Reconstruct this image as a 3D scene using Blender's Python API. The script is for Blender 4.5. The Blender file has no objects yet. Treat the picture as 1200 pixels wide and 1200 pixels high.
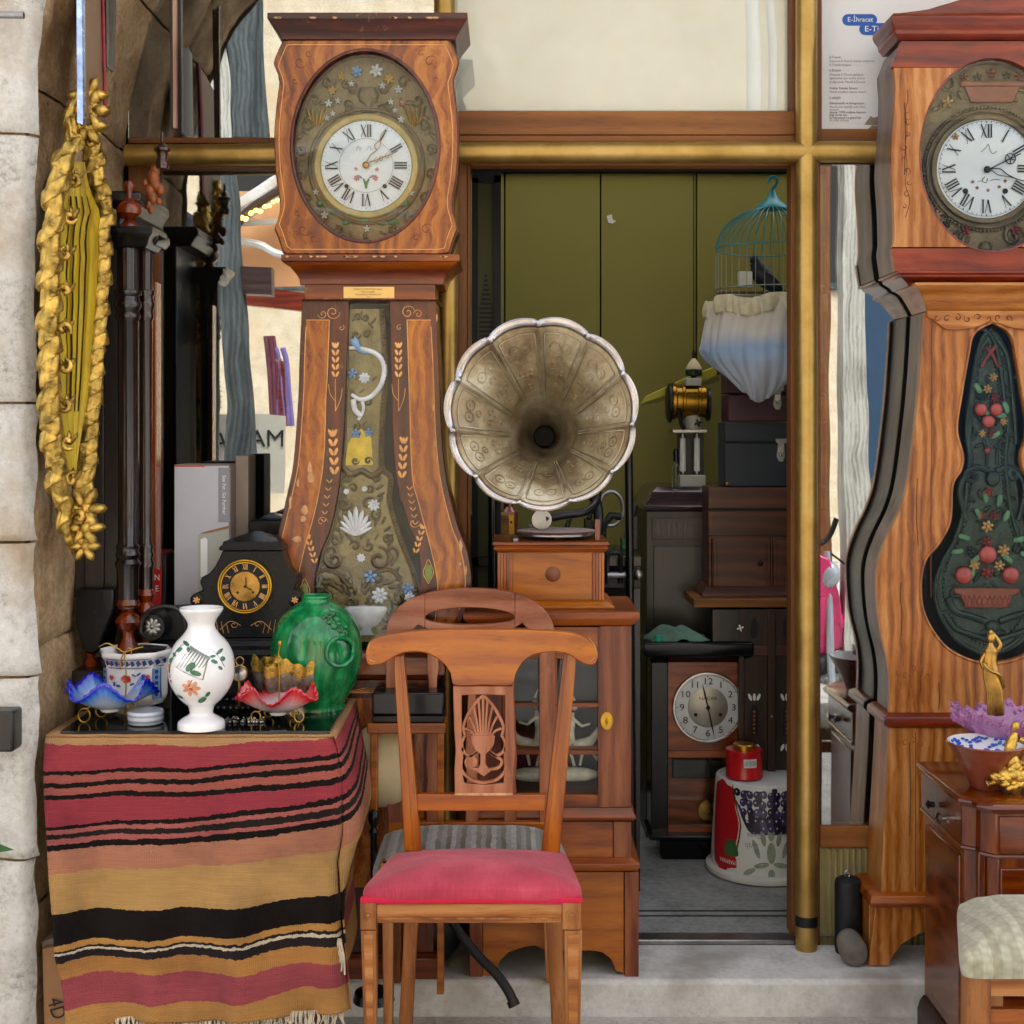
import bpy, bmesh, math, random
from mathutils import Vector, Matrix
random.seed(7)
R = math.radians
sc = bpy.context.scene
COL = sc.collection
# -- camera
CAMY, EYE, F, HY = -3.6, 1.356, 1620.0, 500.0
cd = bpy.data.cameras.new('camera'); cam = bpy.data.objects.new('camera', cd); COL.objects.link(cam)
cam.location = (0, CAMY, EYE); cam.rotation_euler = (R(90), 0, 0)
cd.sensor_width = 36; cd.lens = 36 * F / 1200; cd.shift_y = -(600 - HY) / 1200
cd.clip_start = .05; cd.clip_end = 400
sc.camera = cam
# -- sky, sun, exposure (overcast day in a narrow street)
w = bpy.data.worlds.new('World'); sc.world = w; w.use_nodes = True
nt = w.node_tree; nt.nodes.clear()
so = nt.nodes.new('ShaderNodeOutputWorld'); bg = nt.nodes.new('ShaderNodeBackground'); sk = nt.nodes.new('ShaderNodeTexSky')
sk.sky_type = 'NISHITA'; sk.sun_disc = False; sk.sun_elevation = R(52); sk.sun_rotation = R(22)
sk.air_density = 1.0; sk.dust_density = 4.0; sk.ozone_density = .6
hs = nt.nodes.new('ShaderNodeHueSaturation'); hs.inputs['Saturation'].default_value = .18
nt.links.new(sk.outputs[0], hs.inputs['Color']); nt.links.new(hs.outputs[0], bg.inputs[0])
bg.inputs[1].default_value = .15
nt.links.new(bg.outputs[0], so.inputs[0])
sd = bpy.data.lights.new('sun', 'SUN'); sd.energy = .9; sd.angle = R(12); sd.color = (1, .965, .91)
sun = bpy.data.objects.new('sun', sd); COL.objects.link(sun)
_el, _az = R(52), R(22)
_dir = Vector((math.sin(_az) * math.cos(_el), math.cos(_az) * math.cos(_el), math.sin(_el)))
sun.rotation_euler = _dir.to_track_quat('Z', 'Y').to_euler()
sun.location = (0, -8, 12)
sc.view_settings.view_transform = 'Standard'; sc.view_settings.look = 'None'
sc.view_settings.exposure = 2.05; sc.view_settings.gamma = 1; sc.view_settings.use_curve_mapping = False
sc.render.engine = 'CYCLES'
sc.cycles.use_denoising = True
sc.cycles.max_bounces = 7; sc.cycles.diffuse_bounces = 4; sc.cycles.glossy_bounces = 4
sc.cycles.transparent_max_bounces = 12; sc.cycles.caustics_reflective = False; sc.cycles.caustics_refractive = False
sc.cycles.sample_clamp_indirect = 6
# -- photo pixels -> places
def X(px, Y): return (px - 600) * (Y - CAMY) / F
def Z(py, Y): return EYE - (py - HY) * (Y - CAMY) / F
def S(Y): return (Y - CAMY) / F
def Q(px, py, Y): return Vector((X(px, Y), Y, Z(py, Y)))
def XZ(pts, Y): return [(X(a, Y), Z(b, Y)) for a, b in pts]
GY = .10
def lerp(a, b, t): return a + (b - a) * t
def interp(x, xs, ys):
    if x <= xs[0]: return ys[0]
    for i in range(len(xs) - 1):
        if x <= xs[i + 1]:
            return lerp(ys[i], ys[i + 1], (x - xs[i]) / (xs[i + 1] - xs[i] or 1e-9))
    return ys[-1]
def smooth_pts(pts, n=6, closed=False):
    P = [Vector(p) for p in pts]; out = []; m = len(P)
    rng = range(m if closed else m - 1)
    for i in rng:
        if closed: a, b, c, d = P[i - 1], P[i], P[(i + 1) % m], P[(i + 2) % m]
        else: a, b, c, d = P[max(i - 1, 0)], P[i], P[i + 1], P[min(i + 2, m - 1)]
        for k in range(n):
            t = k / n
            out.append(.5 * ((2 * b) + (c - a) * t + (2 * a - 5 * b + 4 * c - d) * t * t + (3 * b - a - 3 * c + d) * t ** 3))
    if not closed: out.append(P[-1])
    return out
# -- mesh builder
class MB:
    def __init__(s): s.v = []; s.f = []
    def add(s, vs, fs):
        o = len(s.v); s.v += [Vector(p) for p in vs]; s.f += [tuple(i + o for i in f) for f in fs]; return s
    def box(s, x0, x1, y0, y1, z0, z1):
        return s.add([(x0,y0,z0),(x1,y0,z0),(x1,y1,z0),(x0,y1,z0),(x0,y0,z1),(x1,y0,z1),(x1,y1,z1),(x0,y1,z1)],
                     [(0,3,2,1),(4,5,6,7),(0,1,5,4),(1,2,6,5),(2,3,7,6),(3,0,4,7)])
    def pbox(s, px0, px1, py0, py1, Y, dep):
        return s.box(X(px0, Y), X(px1, Y), Y, Y + dep, Z(py1, Y), Z(py0, Y))
    def prism(s, pts, y0, y1):
        n = len(pts); a = sum(pts[i][0] * pts[(i + 1) % n][1] - pts[(i + 1) % n][0] * pts[i][1] for i in range(n))
        if a < 0: pts = pts[::-1]
        vs = [(x, y0, z) for x, z in pts] + [(x, y1, z) for x, z in pts]
        fs = [tuple(range(n)), tuple(range(2 * n - 1, n - 1, -1))]
        fs += [(i, i + n, (i + 1) % n + n, (i + 1) % n) for i in range(n)]
        return s.add(vs, fs)
    def pprism(s, pts, Y, dep): return s.prism(XZ(pts, Y), Y, Y + dep)
    def ring(s, outer, inner, y0, y1):
        n = len(outer); vs = [(x, y, z) for pts, y in ((outer, y0), (inner, y0), (outer, y1), (inner, y1)) for x, z in pts]; fs = []
        for i in range(n):
            j = (i + 1) % n
            fs += [(i, j, n + j, n + i), (2*n + i, 3*n + i, 3*n + j, 2*n + j), (i, 2*n + i, 2*n + j, j), (n + i, n + j, 3*n + j, 3*n + i)]
        return s.add(vs, fs)
    def strip(s, zs, xa, xb, y0, y1):
        n = len(zs); vs = []
        for i in range(n): vs += [(xa[i], y0, zs[i]), (xb[i], y0, zs[i]), (xb[i], y1, zs[i]), (xa[i], y1, zs[i])]
        fs = [(0,1,2,3), tuple(4*(n-1) + k for k in (3,2,1,0))]
        for i in range(n - 1):
            for k in range(4):
                a, b = 4*i + k, 4*i + (k + 1) % 4; fs.append((a, a + 4, b + 4, b))
        return s.add(vs, fs)
    def ribbon(s, path, w, y0, y1):
        n = len(path); L = []; Rr = []
        for i, p in enumerate(path):
            a = path[max(i-1, 0)]; b = path[min(i+1, n-1)]
            d = Vector((b[0]-a[0], b[1]-a[1])); d.normalize(); ww = (w[i] if isinstance(w, (list, tuple)) else w) / 2
            L.append((p[0] - d.y*ww, p[1] + d.x*ww)); Rr.append((p[0] + d.y*ww, p[1] - d.x*ww))
        vs = []
        for i in range(n): vs += [(L[i][0], y0, L[i][1]), (Rr[i][0], y0, Rr[i][1]), (Rr[i][0], y1, Rr[i][1]), (L[i][0], y1, L[i][1])]
        fs = [(0,1,2,3), tuple(4*(n-1) + k for k in (3,2,1,0))]
        for i in range(n - 1):
            for k in range(4):
                a, b = 4*i + k, 4*i + (k + 1) % 4; fs.append((a, a + 4, b + 4, b))
        return s.add(vs, fs)
    def loft(s, rects):
        vs = []
        for x0, x1, y0, y1, z in rects: vs += [(x0,y0,z),(x1,y0,z),(x1,y1,z),(x0,y1,z)]
        n = len(rects); fs = [(3,2,1,0), tuple(4*(n-1) + k for k in range(4))]
        for i in range(n - 1):
            for k in range(4):
                a, b = 4*i + k, 4*i + (k+1) % 4; fs.append((a, b, b + 4, a + 4))
        return s.add(vs, fs)
    def mould(s, x0, x1, y0, y1, prof):
        prof = sorted(prof, key=lambda p: p[1])
        return s.loft([(x0 - o, x1 + o, y0 - o, y1, z) for o, z in prof])
    def tube(s, path, r, n=8, closed=False, flat=1.0):
        P = [Vector(p) for p in path]; m = len(P)
        if m < 2: return s
        rr = r if isinstance(r, (list, tuple)) else [r] * m
        vs = []; up = None
        for i in range(m):
            if closed: t = P[(i+1) % m] - P[i-1]
            else: t = P[min(i+1, m-1)] - P[max(i-1, 0)]
            if t.length < 1e-9: t = Vector((0,0,1))
            t.normalize()
            if up is None: up = Vector((0,1,0)) if abs(t.y) < .9 else Vector((1,0,0))
            a = up - t * up.dot(t)
            if a.length < 1e-6: a = Vector((1,0,0)) - t * t.x
            a.normalize(); b = t.cross(a); up = a
            for k in range(n):
                q = 2*math.pi*k/n; vs.append(P[i] + a*math.cos(q)*rr[i]*flat + b*math.sin(q)*rr[i])
        fs = []
        for i in range(m if closed else m - 1):
            j = (i + 1) % m
            for k in range(n): fs.append((i*n + k, i*n + (k+1) % n, j*n + (k+1) % n, j*n + k))
        if not closed: fs += [tuple(range(n-1, -1, -1)), tuple((m-1)*n + k for k in range(n))]
        return s.add(vs, fs)
    def ptube(s, pts, Y, r, n=8, sm=5, closed=False, flat=1.0):
        q = [Q(a[0], a[1], Y + (a[2] if len(a) > 2 else 0)) for a in pts]
        return s.tube(smooth_pts(q, sm, closed) if sm > 1 else q, r, n, closed, flat)
    def lathe(s, prof, c, n=32, axis='z', sx=1.0, sy=1.0, cap=True, wob=None):
        c = Vector(c); vs = []; m = len(prof)
        for r, h in prof:
            for k in range(n):
                q = 2*math.pi*k/n; rr = r * (wob(q, h) if wob else 1)
                a, b = math.cos(q)*rr*sx, math.sin(q)*rr*sy
                p = (a, b, h) if axis == 'z' else ((a, h, b) if axis == 'y' else (h, a, b))
                vs.append(c + Vector(p))
        fs = []
        for i in range(m - 1):
            for k in range(n):
                q = (i*n + k, i*n + (k+1) % n, (i+1)*n + (k+1) % n, (i+1)*n + k)
                fs.append(q if axis != 'y' else q[::-1])
        if cap:
            if prof[0][0] > 1e-5: fs.append(tuple(range(n-1, -1, -1)) if axis != 'y' else tuple(range(n)))
            if prof[-1][0] > 1e-5: fs.append(tuple((m-1)*n + k for k in range(n)) if axis != 'y' else tuple((m-1)*n + k for k in range(n-1, -1, -1)))
        return s.add(vs, fs)
    def ball(s, c, rx, ry=None, rz=None, n=8, m=5, rot=0):
        ry = rx if ry is None else ry; rz = rx if rz is None else rz; c = Vector(c); vs = [c + Vector((0,0,-rz))]; cr, sr = math.cos(rot), math.sin(rot)
        for i in range(1, m):
            a = -math.pi/2 + math.pi*i/m
            for k in range(n):
                q = 2*math.pi*k/n; x, y, z = math.cos(a)*math.cos(q)*rx, math.cos(a)*math.sin(q)*ry, math.sin(a)*rz
                vs.append(c + Vector((x*cr - z*sr, y, x*sr + z*cr)))
        vs[0] = c + Vector((rz*sr, 0, -rz*cr)); vs.append(c + Vector((-rz*sr, 0, rz*cr)))
        fs = [(0, 1 + (k+1) % n, 1 + k) for k in range(n)]; e = len(vs) - 1
        for i in range(m - 2):
            for k in range(n): fs.append((1 + i*n + k, 1 + i*n + (k+1) % n, 1 + (i+1)*n + (k+1) % n, 1 + (i+1)*n + k))
        o = 1 + (m-2)*n
        fs += [(o + k, o + (k+1) % n, e) for k in range(n)]
        return s.add(vs, fs)
    def grid(s, fn, nu, nv, cu=False, cv=False):
        o = len(s.v); mu = nu if cu else nu + 1; mv = nv if cv else nv + 1
        for i in range(mu):
            for j in range(mv): s.v.append(Vector(fn(i/nu, j/nv)))
        for i in range(nu):
            for j in range(nv):
                a, b = i % mu, (i+1) % mu; c, d = j % mv, (j+1) % mv
                s.f.append((o + a*mv + c, o + b*mv + c, o + b*mv + d, o + a*mv + d))
        return s
    def flower(s, c, r, n=5, d=.3):
        c = Vector(c)
        for k in range(n):
            q = 2*math.pi*k/n + .3
            s.ball(c + Vector((math.cos(q)*r*.58, 0, math.sin(q)*r*.58)), r*.42, r*d, r*.27, 7, 4, q)
        return s.ball(c + Vector((0, -r*d*.6, 0)), r*.25, r*d, r*.25, 6, 4)
    def leaf(s, c, L, ang, wd=.4, d=.12):
        c = Vector(c); return s.ball(c + Vector((math.cos(ang)*L/2, 0, math.sin(ang)*L/2)), L/2, L*d, L*wd/2, 6, 4, ang)
    def scroll(s, c, r, a0, turns, w, sgn=1, n=6, steps=22, r1=.15):  # spiral relief tube facing -Y
        c = Vector(c); pts = []; rr = []
        for i in range(steps + 1):
            t = i/steps; q = a0 + sgn*turns*2*math.pi*t; ra = r*lerp(1, r1, t)
            pts.append(c + Vector((math.cos(q)*ra, -.3*w*math.sin(t*3), math.sin(q)*ra))); rr.append(w*lerp(.5, 1, min(1, t*3)))
        return s.tube(pts, rr, n)
    def quad(s, c, hx, hz): # flat card facing -Y
        c = Vector(c); return s.add([c + Vector((-hx,0,-hz)), c + Vector((hx,0,-hz)), c + Vector((hx,0,hz)), c + Vector((-hx,0,hz))], [(0,1,2,3)])
WL = {}
def mesh_of(mb, name, off=(0,0,0), smooth=True, ang=38):
    me = bpy.data.meshes.new(name); o = Vector(off)
    me.from_pydata([tuple(p - o) for p in mb.v], [], mb.f); me.validate(); me.update()
    if smooth and len(mb.f):
        me.shade_smooth(); me.set_sharp_from_angle(angle=R(ang))
    return me
def part(name, mb, m, parent=None, bevel=0, label=None, kind=None, smooth=True, ang=38, group=None):
    off = WL.get(parent.name, Vector((0,0,0))) if parent else Vector((0,0,0))
    me = mesh_of(mb, name, off, smooth, ang); me.materials.append(m)
    o = bpy.data.objects.new(name, me); COL.objects.link(o); o.parent = parent; WL[o.name] = off
    if bevel:
        bm = o.modifiers.new('bevel', 'BEVEL'); bm.width = bevel; bm.segments = 2; bm.limit_method = 'ANGLE'; bm.angle_limit = R(35)
    if label: o['label'] = label
    if kind: o['kind'] = kind
    return o
def thing(name, loc, label, cat, group=None):
    o = bpy.data.objects.new(name, None); COL.objects.link(o); o.location = loc; o.empty_display_size = .05
    o['label'] = label; o['category'] = cat; WL[o.name] = Vector(loc)
    if group: o['group'] = group
    return o
def solo(name, mb, m, label, cat, group=None, bevel=0, smooth=True, ang=38):
    lo = Vector(((min(p.x for p in mb.v) + max(p.x for p in mb.v))/2, (min(p.y for p in mb.v) + max(p.y for p in mb.v))/2, min(p.z for p in mb.v)))
    me = mesh_of(mb, name, lo, smooth, ang); me.materials.append(m)
    o = bpy.data.objects.new(name, me); COL.objects.link(o); o.location = lo; WL[o.name] = lo
    o['label'] = label; o['category'] = cat
    if group: o['group'] = group
    if bevel:
        bm = o.modifiers.new('bevel', 'BEVEL'); bm.width = bevel; bm.segments = 2; bm.limit_method = 'ANGLE'; bm.angle_limit = R(35)
    return o
def struct(name, mb, m, bevel=0, parent=None, smooth=True):
    o = part(name, mb, m, parent, bevel, smooth=smooth)
    if not parent: o['kind'] = 'structure'
    return o
def text_mb(txt, c, h, roll=0, sx=1.0, back=False, align='CENTER', depth=.0004):
    cu = bpy.data.curves.new('t', 'FONT'); cu.body = txt; cu.size = 1; cu.align_x = align; cu.align_y = 'CENTER'; cu.extrude = 0; cu.resolution_u = 3
    to = bpy.data.objects.new('t', cu); COL.objects.link(to)
    dg = bpy.context.evaluated_depsgraph_get(); me = bpy.data.meshes.new_from_object(to.evaluated_get(dg))
    COL.objects.unlink(to); bpy.data.objects.remove(to)
    mb = MB(); s = h / .7; c = Vector(c); cr, sr = math.cos(roll), math.sin(roll)
    vs = []
    for v in me.vertices:
        x, z = v.co.x*s*sx, v.co.y*s
        x, z = x*cr - z*sr, x*sr + z*cr
        vs.append(c + Vector((-x if back else x, 0, z)))
    fs = [tuple(p.vertices) if not back else tuple(reversed(p.vertices)) for p in me.polygons]
    bpy.data.meshes.remove(me)
    return mb.add(vs, fs)
# -- materials (all procedural)
def hx(h):
    h = h.lstrip('#'); c = [int(h[i:i+2], 16)/255 for i in (0,2,4)]
    return tuple(((x/12.92) if x <= .04045 else ((x+.055)/1.055)**2.4) for x in c) + (1,)
class NT:
    def __init__(s, name):
        s.m = bpy.data.materials.new(name); s.m.use_nodes = True; s.t = s.m.node_tree; s.b = s.t.nodes['Principled BSDF']; s.out = s.t.nodes['Material Output']
        s.tc = s.t.nodes.new('ShaderNodeTexCoord'); s.oc = s.tc.outputs['Object']
    def n(s, typ, **k):
        x = s.t.nodes.new(typ)
        for a, b in k.items():
            if hasattr(x, a): setattr(x, a, b)
            else: x.inputs[a.replace('_', ' ')].default_value = b
        return x
    def l(s, a, b): s.t.links.new(a, b)
    def mapping(s, scale=(1,1,1), rot=(0,0,0), src=None):
        x = s.n('ShaderNodeMapping'); x.inputs['Scale'].default_value = scale; x.inputs['Rotation'].default_value = rot
        s.l(src or s.oc, x.inputs['Vector']); return x.outputs[0]
    def noise(s, vec, scale, detail=4, rough=.55, dist=0):
        x = s.n('ShaderNodeTexNoise'); x.inputs['Scale'].default_value = scale; x.inputs['Detail'].default_value = detail
        x.inputs['Roughness'].default_value = rough; x.inputs['Distortion'].default_value = dist; s.l(vec, x.inputs['Vector']); return x.outputs['Fac']
    def ramp(s, fac, stops, inter='LINEAR'):
        x = s.n('ShaderNodeValToRGB'); cr = x.color_ramp; cr.interpolation = inter
        while len(cr.elements) > 1: cr.elements.remove(cr.elements[-1])
        cr.elements[0].position = stops[0][0]; cr.elements[0].color = stops[0][1]
        for p, c in stops[1:]:
            e = cr.elements.new(p); e.color = c
        s.l(fac, x.inputs['Fac']); return x.outputs['Color']
    def mix(s, fac, a, b, mode='MIX'):
        x = s.n('ShaderNodeMix'); x.data_type = 'RGBA'; x.blend_type = mode; x.clamp_factor = True
        for sock, val in ((x.inputs[0], fac), (x.inputs[6], a), (x.inputs[7], b)):
            if isinstance(val, (int, float)): sock.default_value = val
            elif isinstance(val, tuple): sock.default_value = val
            else: s.l(val, sock)
        return x.outputs[2]
    def math(s, op, a, b=0.0):
        x = s.n('ShaderNodeMath'); x.operation = op
        for sock, val in ((x.inputs[0], a), (x.inputs[1], b)):
            if isinstance(val, (int, float)): sock.default_value = val
            else: s.l(val, sock)
        return x.outputs[0]
    def bump(s, h, strength=.3, dist=.002):
        x = s.n('ShaderNodeBump'); x.inputs['Strength'].default_value = strength; x.inputs['Distance'].default_value = dist
        s.l(h, x.inputs['Height']); s.l(x.outputs[0], s.b.inputs['Normal'])
    def set(s, **k):
        for a, b in k.items():
            i = s.b.inputs[a.replace('_', ' ')]
            if isinstance(b, (int, float, tuple)): i.default_value = b
            else: s.l(b, i)
        return s
def mul(c, k): return (min(1, c[0]*k), min(1, c[1]*k), min(1, c[2]*k), 1)
def simple(name, col, rough=.5, metal=0, var=.25, vs=12, bump=.15, bs=60, coat=0, trans=0, sheen=0, bd=.001, ior=1.45):
    t = NT(name); c = hx(col)
    n = t.noise(t.oc, vs, 5, .6); col_ = t.ramp(n, [(.3, mul(c, 1-var)), (.7, mul(c, 1+var*.6))])
    t.set(Base_Color=col_, Metallic=float(metal), Roughness=t.math('ADD', t.math('MULTIPLY', n, .25), rough-.12))
    t.b.inputs['Coat Weight'].default_value = coat; t.b.inputs['Coat Roughness'].default_value = .12
    t.b.inputs['Transmission Weight'].default_value = trans; t.b.inputs['Sheen Weight'].default_value = sheen; t.b.inputs['IOR'].default_value = ior
    if bump: t.bump(t.noise(t.oc, bs, 6, .65), bump, bd)
    return t.m
def wood(name, dark, mid, light, axis='z', sc_=1.0, burl=0.0, rough=.38, coat=.25, wear=0.0, bump=.25, wearcol='#d9b48a'):
    t = NT(name); st = {'z': (1,1,.09), 'x': (.09,1,1), 'y': (1,.09,1)}[axis]
    v = t.mapping(tuple(sc_*k for k in st))
    warp = t.n('ShaderNodeTexNoise'); warp.inputs['Scale'].default_value = 3*sc_ if not burl else 5*sc_; warp.inputs['Detail'].default_value = 2
    t.l(t.oc, warp.inputs['Vector'])
    vv = t.n('ShaderNodeVectorMath'); vv.operation = 'MULTIPLY_ADD'; t.l(warp.outputs['Color'], vv.inputs[0])
    vv.inputs[1].default_value = (.03+.22*burl,)*3; t.l(v, vv.inputs[2]); v = vv.outputs[0]
    broad = t.noise(v, 14, 3, .5, .6); fine = t.noise(v, 90, 6, .7, .2)
    wv = t.n('ShaderNodeTexWave'); wv.wave_type = 'BANDS'; wv.bands_direction = 'X' if axis != 'x' else 'Z'
    wv.inputs['Scale'].default_value = 9; wv.inputs['Distortion'].default_value = 3.5 + 6*burl; wv.inputs['Detail'].default_value = 3; wv.inputs['Detail Scale'].default_value = 1.4
    t.l(v, wv.inputs['Vector'])
    a = t.math('ADD', t.math('MULTIPLY', broad, .5), t.math('ADD', t.math('MULTIPLY', wv.outputs['Fac'], .13), t.math('MULTIPLY', fine, .42)))
    c = t.ramp(a, [(.36, hx(dark)), (.51, hx(mid)), (.67, hx(light))])
    big = t.noise(t.oc, 3.1, 3); c = t.mix(t.ramp(big, [(.45, (0,0,0,1)), (.8, (.6,.6,.6,1))]), c, mul(hx(dark), 1.1)); sc9 = t.ramp(t.noise(t.mapping((3,3,1), (.3,.5,.2)), 45, 8, .8), [(.66, (0,0,0,1)), (.7, (1,1,1,1))]); c = t.mix(t.math('MULTIPLY', sc9, .28), c, mul(hx(light), 1.5))
    pore = t.ramp(t.noise(t.mapping(tuple(k*sc_ for k in st)), 260, 3, .6), [(.30, (.35,.3,.28,1)), (.42, (1,1,1,1))]); c = t.mix(.5, c, pore, 'MULTIPLY')
    rgh = t.math('ADD', t.math('MULTIPLY', fine, .3), rough-.15)
    if wear:
        wn = t.noise(t.oc, 17, 8, .72); wm = t.ramp(wn, [(.62-.05*wear, (0,0,0,1)), (.66-.05*wear, (1,1,1,1))])
        c = t.mix(t.math('MULTIPLY', wm, wear*.6), c, hx(wearcol))
    hsv = t.n('ShaderNodeHueSaturation'); hsv.inputs['Saturation'].default_value = 1.12; hsv.inputs['Value'].default_value = .74; t.l(c, hsv.inputs['Color']); c = hsv.outputs[0]
    t.set(Base_Color=c, Roughness=rgh); t.b.inputs['Coat Weight'].default_value = coat*.7; t.b.inputs['Coat Roughness'].default_value = .18
    t.bump(t.math('ADD', fine, t.math('MULTIPLY', broad, .6)), bump, .0012)
    return t.m
def glass_pane(name, refl=.3, tint=(.93,.96,.95,1), rough=.0, wavy=0):
    t = NT(name); t.t.nodes.remove(t.b)
    tr = t.n('ShaderNodeBsdfTransparent'); tr.inputs[0].default_value = tint
    gl = t.n('ShaderNodeBsdfGlossy'); gl.inputs['Roughness'].default_value = rough; gl.inputs['Color'].default_value = (.95,.97,1,1)
    lw = t.n('ShaderNodeLayerWeight'); lw.inputs['Blend'].default_value = .25
    f = t.math('ADD', t.math('MULTIPLY', lw.outputs['Fresnel'], .8), refl)
    if wavy:
        bp = t.n('ShaderNodeBump'); bp.inputs['Strength'].default_value = wavy; bp.inputs['Distance'].default_value = .01
        t.l(t.noise(t.oc, 3.0, 1), bp.inputs['Height']); t.l(bp.outputs[0], gl.inputs['Normal'])
    mx = t.n('ShaderNodeMixShader'); t.l(f, mx.inputs[0]); t.l(tr.outputs[0], mx.inputs[1]); t.l(gl.outputs[0], mx.inputs[2]); t.l(mx.outputs[0], t.out.inputs[0])
    return t.m
def stone(name, a, b, c, scale=6, bump=.8, bd=.02, stain=None):
    t = NT(name); n = t.noise(t.oc, scale, 8, .65); n2 = t.noise(t.oc, scale*9, 8, .78)
    col = t.ramp(t.math('ADD', t.math('MULTIPLY', n, .45), t.math('MULTIPLY', n2, .55)), [(.36, hx(a)), (.47, hx(b)), (.6, hx(c))])
    if stain: col = t.mix(t.ramp(t.noise(t.oc, 3, 6, .6), [(.5, (0,0,0,1)), (.68, (1,1,1,1))]), col, hx(stain))
    t.set(Base_Color=col, Roughness=.9)
    t.bump(t.math('ADD', t.math('MULTIPLY', n, 1.0), t.math('MULTIPLY', n2, .8)), bump, bd)
    return t.m
M = {}
M['brass'] = simple('brass', '#c39a3c', .34, 1, .3, 20, .08, 40, bd=.002)
def rail_brass():
    t = NT('painted_brass_tube'); n = t.noise(t.oc, 9, 6, .65)
    c = t.ramp(n, [(.3, hx('#8f7238')), (.5, hx('#a8894a')), (.72, hx('#b99c60'))])
    d = t.ramp(t.noise(t.oc, 55, 8, .75), [(.66, (0,0,0,1)), (.7, (1,1,1,1))]); c = t.mix(t.math('MULTIPLY', d, .6), c, hx('#59431c'))
    t.set(Base_Color=c, Metallic=.75, Roughness=t.math('ADD', t.math('MULTIPLY', n, .2), .26)); t.bump(n, .05, .002); return t.m
M['rail'] = rail_brass()
M['goldleaf'] = simple('gold_leaf', '#c4a252', .3, .85, .7, 34, .8, 75, bd=.004)
M['giltwood'] = wood('gilded_wood_back', '#8a6c14', '#c2a024', '#dcc048', 'z', 1.2, 0, .5, 0)
M['bronze'] = simple('bronze_gilt', '#b28a48', .3, .95, .5, 30, .3, 60)
M['silver'] = simple('tarnished_silver', '#b9b5b6', .24, 1, .3, 14, .15, 70)
M['steel'] = simple('steel', '#9a9a9c', .35, 1, .3, 20, .1, 60)
M['black_metal'] = simple('black_metal', '#17181a', .38, .2, .3, 20, .1, 80)
M['black_lacquer'] = simple('black_lacquer', '#0e0f13', .24, 0, .4, 10, .04, 60, coat=.1, ior=1.4)
M['black_marble'] = simple('black_slate', '#0b0c11', .28, 0, .5, 14, .03, 50, coat=0, ior=1.32)
M['frame_wood'] = wood('brown_frame_board', '#6f4426', '#8e5c36', '#a06c42', 'x', .8, 0, .6, 0)
M['frame_wood_v'] = wood('brown_frame_board_upright', '#593620', '#7d4f2e', '#93623c', 'z', .8, 0, .6, 0)
M['clock_wood'] = wood('walnut_burl_veneer', '#4e1f0c', '#8a4520', '#b06a34', 'z', 1.0, .35, .3, .45, .0)
M['clock_panel'] = wood('figured_walnut_panel', '#652611', '#a35628', '#cf8848', 'z', .9, .5, .28, .5)
M['clock_dark'] = wood('dark_mahogany_veneer', '#2c0d05', '#571f0c', '#783313', 'z', 1.0, .1, .3, .4, .25)
M['clock_mould'] = wood('reddish_walnut_moulding', '#42160a', '#7d3a1a', '#a85f30', 'x', 1.0, 0, .34, .35, .35)
M['cornice'] = wood('dark_worn_cornice', '#24100c', '#4a1f16', '#6c3526', 'x', 1.0, 0, .4, .25, .35)
M['inlay'] = simple('light_wood_inlay', '#dfa463', .45, 0, .25, 40, .05)
M['inlay_green'] = simple('green_stained_inlay', '#7d8a4a', .45, 0, .3, 40, .05)
M['chip'] = simple('bare_wood_chip', '#c79a70', .8, 0, .4, 60, .5, 90)
M['oak'] = wood('orange_oak', '#6e3a20', '#b27446', '#d39c6c', 'z', 1.3, .03, .4, .2)
M['oak_x'] = wood('orange_oak_crosswise', '#6e3a20', '#b27446', '#cf9664', 'x', 1.1, .04, .4, .2)
M['redwood'] = wood('red_stained_oak', '#44130d', '#7c2e20', '#a04c34', 'x', .8, .12, .35, .35)
M['chair_wood'] = wood('orange_beech', '#82401a', '#b86a30', '#cf8748', 'z', .7, 0, .34, .35)
M['chair_wood_x'] = wood('orange_beech_crosswise', '#7c3b18', '#b0602c', '#cb8144', 'x', .7, 0, .34, .35)
M['chair_pale'] = wood('faded_rosy_wood', '#75402c', '#a4674d', '#bf8468', 'z', .8, 0, .42, .2, .2)
M['chair_pale_x'] = wood('faded_rosy_wood_crosswise', '#75402c', '#a86a54', '#c28a72', 'x', .8, 0, .42, .2, .2)
M['leg_wood'] = wood('worn_leg_wood', '#69391e', '#a0673f', '#bf8a5e', 'z', .8, 0, .5, .1, .15)
M['leg_wood_x'] = wood('worn_rail_wood', '#7a4424', '#b5774a', '#d09a6c', 'x', .8, 0, .5, .1, .15)
M['cab_wood'] = wood('mahogany_cabinet', '#3c170c', '#7a3e28', '#a06444', 'z', .8, 0, .42, .25)
M['cab_wood_x'] = wood('mahogany_cabinet_crosswise', '#5d2a16', '#964f2a', '#b97244', 'x', .8, 0, .42, .25)
M['box_wood'] = wood('gramophone_case', '#7c3f1c', '#b06a38', '#c78450', 'x', .8, 0, .42, .2)
M['dark_wood'] = wood('ebonised_wood', '#0a0706', '#17100f', '#2a1d1a', 'z', .8, 0, .4, .35)
M['turned_wood'] = wood('turned_red_brown_wood', '#3d150b', '#7d3520', '#a35839', 'z', .8, 0, .25, .6)
M['purple_wood'] = wood('dark_plum_brown_wood', '#160d0e', '#301e1e', '#4a3230', 'x', .8, 0, .45, .2)
M['purple_wood_v'] = wood('dark_plum_brown_wood_upright', '#140c0d', '#281a1a', '#3c2a29', 'z', .8, 0, .45, .2)
M['case_wood'] = wood('brown_walnut_case', '#2a1410', '#532c22', '#744436', 'x', .8, 0, .45, .2)
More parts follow.
